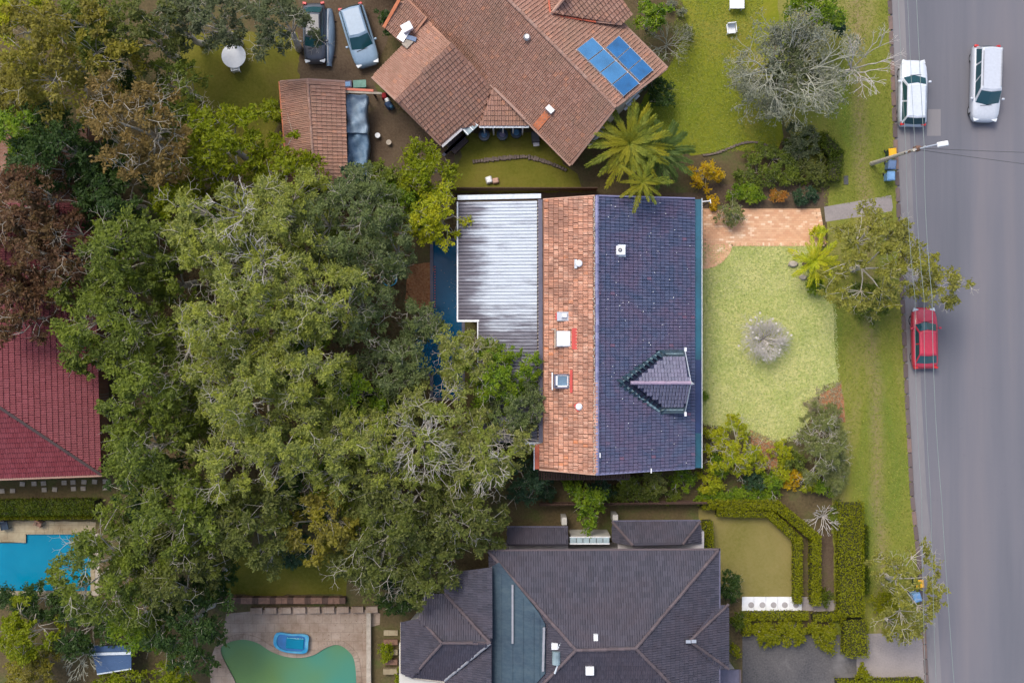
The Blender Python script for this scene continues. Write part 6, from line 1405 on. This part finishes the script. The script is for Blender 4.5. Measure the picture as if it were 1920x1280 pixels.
# ------------------------------------------------------------------ vehicles
def car(label, px, py, ang, L, W, H, pm, kind='hatch', rails=False, name='parked_car', gl='glass_teal', seed=0):
    c = P(px, py, .6); root = empty(name, (c.x, c.y, -.12 if px > 1690 else 0), label, 'car', rz=ang)
    hw, hl = W / 2, L / 2; pb = M[pm]
    if kind == 'van': fb, rb, fr, rr_, belt, hood = hl - 1.15, -hl + .18, hl - 1.95, -hl + .4, 1.05, 1.0
    elif kind == 'sedan': fb, rb, fr, rr_, belt, hood = hl - 1.05, -hl + .42, hl - 1.62, -hl + .95, .92, .86
    else: fb, rb, fr, rr_, belt, hood = hl - 1.2, -hl + .12, hl - 1.85, -hl + .45, .95, .9
    st = [(-hl, .80, .5, .62), (-hl + .06, .88, .62, .85), (-hl + .25, .95, .9 if kind != 'sedan' else .86, .98), (rb + .15, .985, belt, 1), (-hl * .4, 1, belt, 1), (0, 1, belt, 1), (fb - .25, 1, belt, 1), (fb, .99, belt - .01, 1), (fb + .3, .975, hood, 1), (hl - .5, .94, hood - .05, .98), (hl - .24, .86, hood - .12, .92), (hl - .07, .7, hood - .24, .8), (hl, .46, .5, .66)]
    mb = MB(); ring = []
    for x, wf, zt, _ in st:
        w = hw * wf; zt = max(zt, .5)
        half = [(w * .9, .22), (w * .985, .34), (w, .6 * zt + .06), (w * .985, zt - .1), (w * .93, zt - .02), (w * .6, zt + .015), (0, zt + .03)]
        pts = half + [(-a, b) for a, b in half[-2::-1]]; ring.append([(x, y, z) for y, z in pts])
    n = len(ring[0]); V = [p for rg in ring for p in rg]; F = []
    for i in range(len(ring) - 1):
        for j in range(n - 1): F.append((i * n + j, (i + 1) * n + j, (i + 1) * n + j + 1, i * n + j + 1))
        F.append((i * n + n - 1, (i + 1) * n + n - 1, (i + 1) * n, i * n))
    F.append(tuple(range(n))); F.append(tuple(range((len(ring) - 1) * n, len(ring) * n))[::-1])
    mb.add(V, F); body = mb.build('body', pb, root, local=True, smooth=True)
    ww, wr = hw * .9, hw * (.72 if kind != 'van' else .78)
    # cabin: pillars and roof in paint, panes proud of it
    def cab(x0, x1, w, z, k): return [(x0, -w, z), (x1 + k, -w * .92, z), (x1 + k + .1, 0, z), (x1 + k, w * .92, z), (x0, w, z), (x0 - .08, 0, z)]
    lo = [(rb, -ww * .94, belt - .02), (fb - .1, -ww * .95, belt - .02), (fb + .08, 0, belt - .02), (fb - .1, ww * .95, belt - .02), (rb, ww * .94, belt - .02), (rb - .05, 0, belt - .02)]
    hi = [(rr_, -wr * .94, H - .09), (fr, -wr * .95, H - .09), (fr + .1, 0, H - .07), (fr, wr * .95, H - .09), (rr_, wr * .94, H - .09), (rr_ - .05, 0, H - .07)]
    tp = [(rr_ + .12, -wr * .8, H - .015), (fr - .12, -wr * .8, H - .015), (fr - .05, 0, H - .015), (fr - .12, wr * .8, H - .015), (rr_ + .12, wr * .8, H - .015), (rr_ + .08, 0, H - .015)]
    m2 = MB(); m2.add(lo + hi + tp, [(i, (i + 1) % 6, 6 + (i + 1) % 6, 6 + i) for i in range(6)] + [(6 + i, 6 + (i + 1) % 6, 12 + (i + 1) % 6, 12 + i) for i in range(6)] + [(12, 13, 14, 17), (14, 15, 16, 17)])
    ro = m2.build('roof', pb, root, local=True, smooth=False, bevel=.03)
    def pane(nm, q, off, sh=.93):
        q = [Vector(p) for p in q]; c_ = sum(q, Vector()) / len(q); nn = (q[1] - q[0]).cross(q[2] - q[0]).normalized()
        if nn.dot(Vector(off)) < 0: nn = -nn
        q = [c_ + (p - c_) * sh + nn * .014 for p in q]; m = MB(); f = [tuple(range(len(q)))]; 
        if (q[1] - q[0]).cross(q[2] - q[0]).dot(nn) < 0: f = [tuple(range(len(q)))[::-1]]
        m.add(q, f); m.build(nm, M[gl], root, local=True)
    # windscreen as two joined facets
    def screen(nm, a, b, off, ia, ib, ic):
        q = [Vector(lo[ia]), Vector(lo[ib]), Vector(lo[ic]), Vector(hi[ic]), Vector(hi[ib]), Vector(hi[ia])]; c_ = sum(q, Vector()) / 6; o = Vector(off) * .03
        q = [c_ + Vector(((p - c_).x * .95, (p - c_).y * .95, (p - c_).z * .95)) + o for p in q]; m = MB(); m.add(q, [(0, 1, 4, 5), (1, 2, 3, 4)]); ob = m.build(nm, M[gl], root, local=True)
    screen('windscreen', 0, 0, (.6, 0, .8), 1, 2, 3); screen('rear_window', 0, 0, (-.8, 0, .6), 4, 5, 0)
    for s, (i, j) in ((-1, (0, 1)), (1, (4, 3))):
        A, B, Cc, D = [Vector(v) for v in (lo[i], lo[j], hi[j], hi[i])]
        k = (2 if kind != 'van' else 3)
        for w_ in range(k):
            t0, t1 = .04 + .92 * w_ / k, .04 + .92 * (w_ + 1) / k - .02
            pane('side_window', [A + (B - A) * t0, A + (B - A) * t1, D + (Cc - D) * t1, D + (Cc - D) * t0], (0, s, .3), .95)
    for sx in (-1, 1):
        for sy in (-1, 1):
            m = MB(); x = sx * (hl - (.85 if sx > 0 else .8)); m.tube((x, sy * (hw - .25), .32), (x, sy * (hw - .045), .32), .32, .32, 18); w_ = m.build('wheel', M['black'], root, local=True)
            m = MB(); m.tube((x, sy * (hw - .05), .32), (x, sy * (hw - .035), .32), .2, .18, 12); m.build('rim', M['alu'], w_, local=True)
    for sy in (-1, 1):
        m = MB(); m.box((hl - .17, sy * hw * .66, hood - .22), (.26, .34, .14), -sy * .3); m.build('headlight', M['lamp_clear'], root, local=True, bevel=.03)
        m = MB(); m.box((-hl + .1, sy * hw * .78, .8), (.16, .26, .2), sy * .2); m.build('tail_light', M['tail_red'], root, local=True, bevel=.02)
        m = MB(); m.box((fb - .35, sy * (hw + .1), belt + .06), (.16, .2, .14), 0, .8); m.build('mirror', pb, root, local=True, bevel=.03)
        if rails: m = MB(); m.beam((rr_ + .25, sy * wr * .82, H + .035), (fr - .25, sy * wr * .82, H + .035), .05, .04); m.build('roof_rail', M['steel'], root, local=True)
    m = MB(); m.box((hl - .06, 0, .42), (.16, W * .62, .16)); m.build('grille', M['dark_grey'], root, local=True, bevel=.02)
    m = MB(); m.beam((fb + .12, -.45, belt + .03), (fb + .06, .3, belt + .03), .03, .02); m.build('wiper', M['black'], root, local=True)
    return root
UP, DN = math.pi / 2, -math.pi / 2
car('white hatchback parked at the kerb, its bonnet pointing up the road', 1712, 174, UP - .02, 4.5, 1.86, 1.55, 'car_white', 'hatch')
car('silver people mover driving down the middle of the road', 1848, 157, DN - .03, 5.2, 1.9, 1.8, 'car_silvergrey', 'van', rails=True, name='moving_car')
car('red sedan parked at the kerb below the street tree', 1734, 634, UP + .02, 4.15, 1.72, 1.42, 'car_red', 'sedan')
car('silver blue hatchback parked on the bare yard beside the brown tiled roof', 674, 68, R(-73), 4.25, 1.8, 1.6, 'car_silver', 'van')
car('dark grey car half hidden under the sage tree', 590, 62, DN + .02, 4.1, 1.55, 1.5, 'car_dark', 'sedan')
def canoe():
    v = P(616, 70, .4); root = empty('canoe', (v.x, v.y, 0), 'pale blue upturned canoe lying close beside the dark grey car', 'canoe'); n = 14; V = []
    for i in range(n + 1):
        t = i / n; y = v.y + 1.95 - 3.9 * t; w = .42 * math.sin(math.pi * min(1, .08 + t * .92)) ** .5 if i < n else .2
        for k, (a, b) in enumerate(((-1, 0), (-.92, .3), (-.5, .5), (0, .58), (.5, .5), (.92, .3), (1, 0))): V.append((v.x + a * w, y, .12 + b * (.5 + .5 * math.sin(math.pi * t))))
    F = [(i * 7 + k, (i + 1) * 7 + k, (i + 1) * 7 + k + 1, i * 7 + k + 1) for i in range(n) for k in range(6)]
    mb = MB(); mb.add(V, F); mb.build('hull', M['canoe'], root, smooth=True); mb = MB(); mb.beam((v.x, v.y + 1.8, .72), (v.x, v.y - 1.8, .7), .04, .06); mb.build('keel', M['steel'], root)
    for dy in (-1.2, 1.2): mb = MB(); mb.box((v.x, v.y + dy, .08), (.9, .1, .16)); mb.build('chock', M['timber'], root)
canoe()

# ------------------------------------------------------------------ street furniture
def bin_(label, px, py, body, lid, rz=0):
    v = P(px, py, 1.0); root = empty('wheelie_bin', (v.x, v.y, 0), label, 'bin', rz=rz); w, d, h = .5, .56, .95
    mb = MB(); mb.box((0, 0, .5), (w * .8, d * .8, h - .06), 0, 1.2); mb.build('body', M[body], root, local=True, bevel=.02)
    mb = MB(); mb.add([(-w * .54, -d * .54, .98), (w * .54, -d * .54, .98), (w * .54, d * .5, 1.02), (-w * .54, d * .5, 1.02), (-w * .4, -d * .4, 1.05), (w * .4, -d * .4, 1.05), (w * .4, d * .4, 1.09), (-w * .4, d * .4, 1.09)], [(0, 1, 5, 4), (1, 2, 6, 5), (2, 3, 7, 6), (3, 0, 4, 7), (4, 5, 6, 7), (3, 2, 1, 0)]); mb.build('lid', M[lid], root, local=True)
    mb = MB(); mb.tube((-w * .5, d * .56, .99), (w * .5, d * .56, .99), .02, .02, 6); mb.build('handle', M[body], root, local=True)
    for s in (-1, 1): mb = MB(); mb.tube((s * .2, d * .45, .1), (s * .26, d * .45, .1), .1, .1, 12); mb.build('wheel', M['black'], root, local=True)
bin_('wheelie bin with a bright yellow lid beside the lamp post', 1674, 286, 'bin_green', 'bin_yellow', .1)
bin_('slate blue wheelie bin just below the yellow lidded one', 1673, 309, 'bin_slate', 'bin_slate', -.1)
bin_('pale blue wheelie bin at the kerb, lowest of the three by the lamp post', 1671, 330, 'bin_blue', 'bin_blue', .02)
bin_('wheelie bin with a yellow lid under the thin street tree', 1725, 1094, 'bin_green', 'bin_yellow', .1)
bin_('pale blue wheelie bin under the thin street tree', 1720, 1120, 'bin_blue', 'bin_blue', .3)
def lamp():
    b = P(1634, 307); t = P(1714, 281, 8.6); root = empty('street_lamp', b, 'grey power pole with street lamp reaching over the road', 'street lamp')
    mb = MB(); k = 7
    for i in range(k): p, q = b.lerp(t, i / k), b.lerp(t, (i + 1) / k); mb.tube(p - Vector((0, 0, .05)), q, .15 - .008 * i, .145 - .008 * (i + 1), 10)
    mb.build('pole', M['bark_pale'], root)
    mb = MB(); a, c = P(1697, 287, 8.2), P(1737, 274, 8.2); mb.beam(a, c, .12, .14); mb.build('crossarm', M['timber'], root)
    for x, y in ((1699, 286), (1716, 281), (1733, 275)): v = P(x, y, 8.2); mb = MB(); mb.cyl((v.x, v.y, 8.2), .05, .16, 8, .03); mb.build('insulator', M['white_metal'], root)
    mb = MB(); e = P(1757, 271, 8.4); mb.tube(P(1714, 281, 7.9), P(1735, 276, 8.4), .05, .05, 8); mb.tube(P(1735, 276, 8.4), e, .05, .045, 8); mb.build('bracket_arm', M['alu'], root)
    v = P(1768, 270, 8.4); d = math.atan2(-(270 - 276) , (1768 - 1735)); mb = MB(); mb.box((v.x, v.y, 8.42), (.75, .34, .16), d, .8); h = mb.build('lamp_head', M['white'], root, bevel=.05); mb = MB(); mb.box((v.x, v.y, 8.32), (.5, .24, .08), d, 1.0); mb.build('lens', M['lamp_clear'], h)
    v = P(1719, 279, 7.6); mb = MB(); mb.box((v.x, v.y, 7.6), (.3, .3, .5)); mb.build('junction_box', M['bark_red'], root)
lamp()
def wire(lab, pts, z0=8.4, sag=.35, r=.013, mat='wire', grp='power cables along the road'):
    w = [P(x, y, z) for x, y, z in pts]; mb = MB()
    for i in range(len(w) - 1):
        n = 12; prev = w[i]
        for k in range(1, n + 1):
            t = k / n; p = w[i].lerp(w[i + 1], t) - Vector((0, 0, sag * 4 * t * (1 - t))); mb.tube(prev, p, r, r, 5, False); prev = p
    o = mb.build('power_cable', M[mat]); tag(o, lab, 'cable', grp)
wire('leftmost pale power cable running along the kerb', [(1672, -420, 8.5), (1699, 286, 8.36), (1716, 560, 8.4), (1728, 930, 8.4), (1752, 1700, 8.5)])
wire('middle pale power cable running along the kerb', [(1690, -420, 8.5), (1716, 281, 8.36), (1733, 560, 8.4), (1745, 930, 8.4), (1776, 1700, 8.5)])
wire('rightmost pale power cable running along the kerb', [(1706, -420, 8.5), (1733, 275, 8.36), (1748, 560, 8.4), (1765, 930, 8.4), (1826, 1700, 8.5)], r=.018)
wire('upper dark service cable crossing the road from the lamp post', [(1722, 278, 8.1), (2300, 296, 7.5)], mat='wire_dark', r=.015, grp='service cables')
wire('lower dark service cable crossing the road from the lamp post', [(1722, 281, 7.9), (2300, 352, 7.5)], mat='wire_dark', r=.015, grp='service cables')
# ------------------------------------------------------------------ garden furniture
def round_table():
    v = P(438, 105, .74); root = empty('garden_table', (v.x, v.y, 0), 'round white garden table on the dark olive back lawn', 'table')
    mb = MB(); mb.cyl((v.x, v.y, .7), .82, .05, 28); mb.build('table_top', M['white'], root)
    for k in range(4): a = k * math.pi / 2 + .7; mb = MB(); mb.tube((v.x + .6 * math.cos(a), v.y + .6 * math.sin(a), 0), (v.x + .5 * math.cos(a), v.y + .5 * math.sin(a), .7), .03, .03, 8); mb.build('leg', M['white'], root)
def chair(label, px, py, rz, s=1.0, col='white', grp=None):
    v = P(px, py, .4); root = empty('garden_chair', (v.x, v.y, 0), label, 'chair', grp, rz=rz)
    mb = MB(); mb.box((0, 0, .42), (.5 * s, .52 * s, .05)); mb.build('seat', M[col], root, local=True, bevel=.02)
    mb = MB(); mb.box((0, .27 * s, .68), (.5 * s, .06, .5)); mb.build('backrest', M[col], root, local=True, bevel=.02)
    for sx in (-1, 1):
        mb = MB(); mb.box((sx * .27 * s, 0, .62), (.06, .5 * s, .04)); mb.build('armrest', M[col], root, local=True)
        for sy in (-1, 1): mb = MB(); mb.box((sx * .22 * s, sy * .22 * s, .2), (.05, .05, .42)); mb.build('leg', M[col], root, local=True)
round_table(); chair('white chair tucked below the round white garden table', 442, 128, 3.3)
chair('white garden chair alone on the upper lawn', 1371, 55, .1, 1.15)
v = P(1382, 4, .7); tb = empty('garden_table', (v.x, v.y, 0), 'square white garden table at the top edge of the upper lawn', 'table')
mb = MB(); mb.box((v.x, v.y + .1, .7), (1.0, 1.1, .05)); mb.build('table_top', M['white'], tb, bevel=.06)
for sx in (-.4, .4):
    for sy in (-.35, .55): mb = MB(); mb.box((v.x + sx, v.y + sy, .34), (.06, .06, .68)); mb.build('leg', M['white'], tb)
# blue hoop on the ground by the pool
v = P(730, 526, .15); hp = empty('hose_coil', (v.x, v.y, 0), 'bright blue coiled hose on the ground beside the garden trees', 'hose')
mb = MB()
for q in range(3):
    for k in range(26):
        a0, a1 = 2 * math.pi * k / 26, 2 * math.pi * (k + 1) / 26; rr = .42 + .05 * q
        mb.tube((v.x + rr * math.cos(a0), v.y + .05 * q + rr * .85 * math.sin(a0), 2.05 + .04 * q), (v.x + rr * math.cos(a1), v.y + .05 * q + rr * .85 * math.sin(a1), 2.05 + .04 * q), .035, .035, 6)
hz = mb
for i in range(len(hz.v)): hz.v[i] = (hz.v[i][0], hz.v[i][1], hz.v[i][2] - 2.0)
hz.build('coil', M['hose'], hp)
# white paved path with dark round holes
pp = empty('garden_path', P(1480, 1131), 'white paved garden path with a row of grey round inserts', 'path'); pp['kind'] = 'structure'
for k in range(8):
    x = 1402 + k * 22.4; c = P(x, 1131 + (k > 5) * 4, 0); mb = MB(); mb.box((c.x, c.y, .04), (.8, .95 - .2 * (k > 5), .08)); mb.build('slab', M['white'] if k < 5 else M['concrete'], pp, bevel=.01)
    if k < 5: c = P(1408 + k * 21, 1133, 0); mb = MB(); mb.cyl((c.x, c.y, .075), .2, .02, 16); mb.build('round_insert', M['grey_wall'], pp)
# blue roofed shed at the bottom left
sh = empty('garden_shed', P(208, 1238), 'small blue roofed shed with a pale edge in the lower left trees', 'shed')
ra = [P(170, 1211, 2.2), P(246, 1209, 2.2), P(246, 1252, 2.0), P(182, 1262, 2.0)]
roof_face(sh, ra, (2, 3), None, M['blue_shed'], name='roof'); mb = MB(); mb.beam(ra[3] + Vector((0, -.04, .02)), ra[2] + Vector((0, -.04, .02)), .08, .1); mb.beam(ra[0] + Vector((0, -.5, .09)), ra[1] + Vector((0, -.5, .09)), .18, .05); mb.build('roof_trim', M['white_metal'], sh)
mb = MB(); mb.slab([(ra[0].x + .2, ra[0].y - .2), (ra[1].x - .2, ra[1].y - .2), (ra[2].x - .2, ra[2].y + .2), (ra[3].x + .2, ra[3].y + .2)], 0, 1.9); mb.build('wall', M['timber'], sh)
# small bed steps beside the charcoal wing
st = empty('garden_steps', P(735, 1215), 'short flight of tan garden steps beside the charcoal west wing', 'steps')
for k, y in enumerate((1185, 1202, 1220, 1238, 1255)):
    c = P(733, y, 0); mb = MB(); mb.box((c.x, c.y, .08 + .04 * k), (.95, .36, .16 + .08 * k)); mb.build('step', M['deck_tan'] if k % 2 == 0 else M['bark_red'], st)
# antenna on the roof corner by the yellow shrub, lounge items on the turquoise terrace
v = P(1324, 378, 3.4); an = empty('antenna', (v.x, v.y, 0), 'small white bracket antenna on a dark post at the dark blue roof corner', 'antenna')
mb = MB(); mb.cyl((v.x + .2, v.y, 0), .04, 3.4, 8); mb.build('post', M['dark_grey'], an); mb = MB(); mb.beam((v.x - .25, v.y, 3.4), (v.x + .3, v.y + .05, 3.45), .05, .05); mb.beam((v.x + .25, v.y + .15, 3.45), (v.x + .3, v.y - .12, 3.45), .05, .05); mb.build('arm', M['white'], an)
chair('dark blue chair at the left end of the cream pool terrace', 8, 985, .2, 1.1, 'pot_blue'); chair('brown chair on the cream pool terrace', 73, 981, -.4, .8, 'bark_red')
v = P(1645, 340, .2); 
pt = empty('meter_box', (P(1586, 338).x, P(1586, 338).y, 0), 'small dark service pit lid in the verge track', 'service lid'); c = P(1586, 338); mb = MB(); mb.box((c.x, c.y, .02), (.32, .6, .06)); mb.build('lid', M['dark_grey'], pt, bevel=.01)
# timber fence along the northern boundary of the main lot and along the back
def fence(lab, a, b, h=1.7):
    A, B = P(*a), P(*b); root = empty('paling_fence', A, lab, 'fence'); L = (B - A).length; d = (B - A).normalized(); rz = math.atan2(d.y, d.x); n = int(L / .16)
    s = Vector((-d.y, d.x, 0)); pm = None
    for k in range(n):
        c = A + d * (k + .5) * L / n
        if pm is None: mb = MB(); mb.box((0, 0, h / 2), (.145, .022, h)); o = mb.build('paling', M['timber'], root, local=True); pm = o.data
        else: o = link('paling', pm, root)
        o.location = c - A + Vector((0, 0, random.uniform(-.02, .02))); o.rotation_euler = (0, 0, rz + random.gauss(0, .01))
    for z in (.4, h - .3): mb = MB(); mb.beam(A + s * .05 + Vector((0, 0, z)), B + s * .05 + Vector((0, 0, z)), .06, .08); mb.build('rail', M['timber'], root)
fence('brown paling fence along the top side of the ribbed metal roof', (842, 358), (1118, 358), 1.6)
fence('brown paling fence between the tiled house and the charcoal roof', (1010, 942), (1320, 938), 1.5)

def floating(name, lab, box, n, z, mat):
    r = np.random.default_rng(91); A, B = P(box[0], box[3]), P(box[2], box[1]); X = r.uniform(A.x, B.x, n); Y = r.uniform(A.y, B.y, n); t = r.random(n) < .5; X = np.where(t, B.x - np.abs(r.normal(0, .25, n)), X)
    C = np.stack([X, Y, np.full(n, z)], 1); D = r.normal(size=(n, 3)); D[:, 2] = 0; s_ = r.uniform(.04, .1, n); V = leaf_quads(C, D, np.tile([0, 0, 1.], (n, 1)), s_, s_ * .5)
    tag(np_mesh(name, V, np.arange(n * 4).reshape(-1, 4), mat), lab, 'leaves', kind='stuff')
floating('floating_leaves', 'small pale leaves floating on the dark blue pool', (815, 455, 858, 740), 60, -.075, LF['straw'])
floating('fallen_leaves', 'dry leaves lying on the lower cream terrace by the kidney pool', (590, 1150, 690, 1200), 90, .02, LF['russet'])
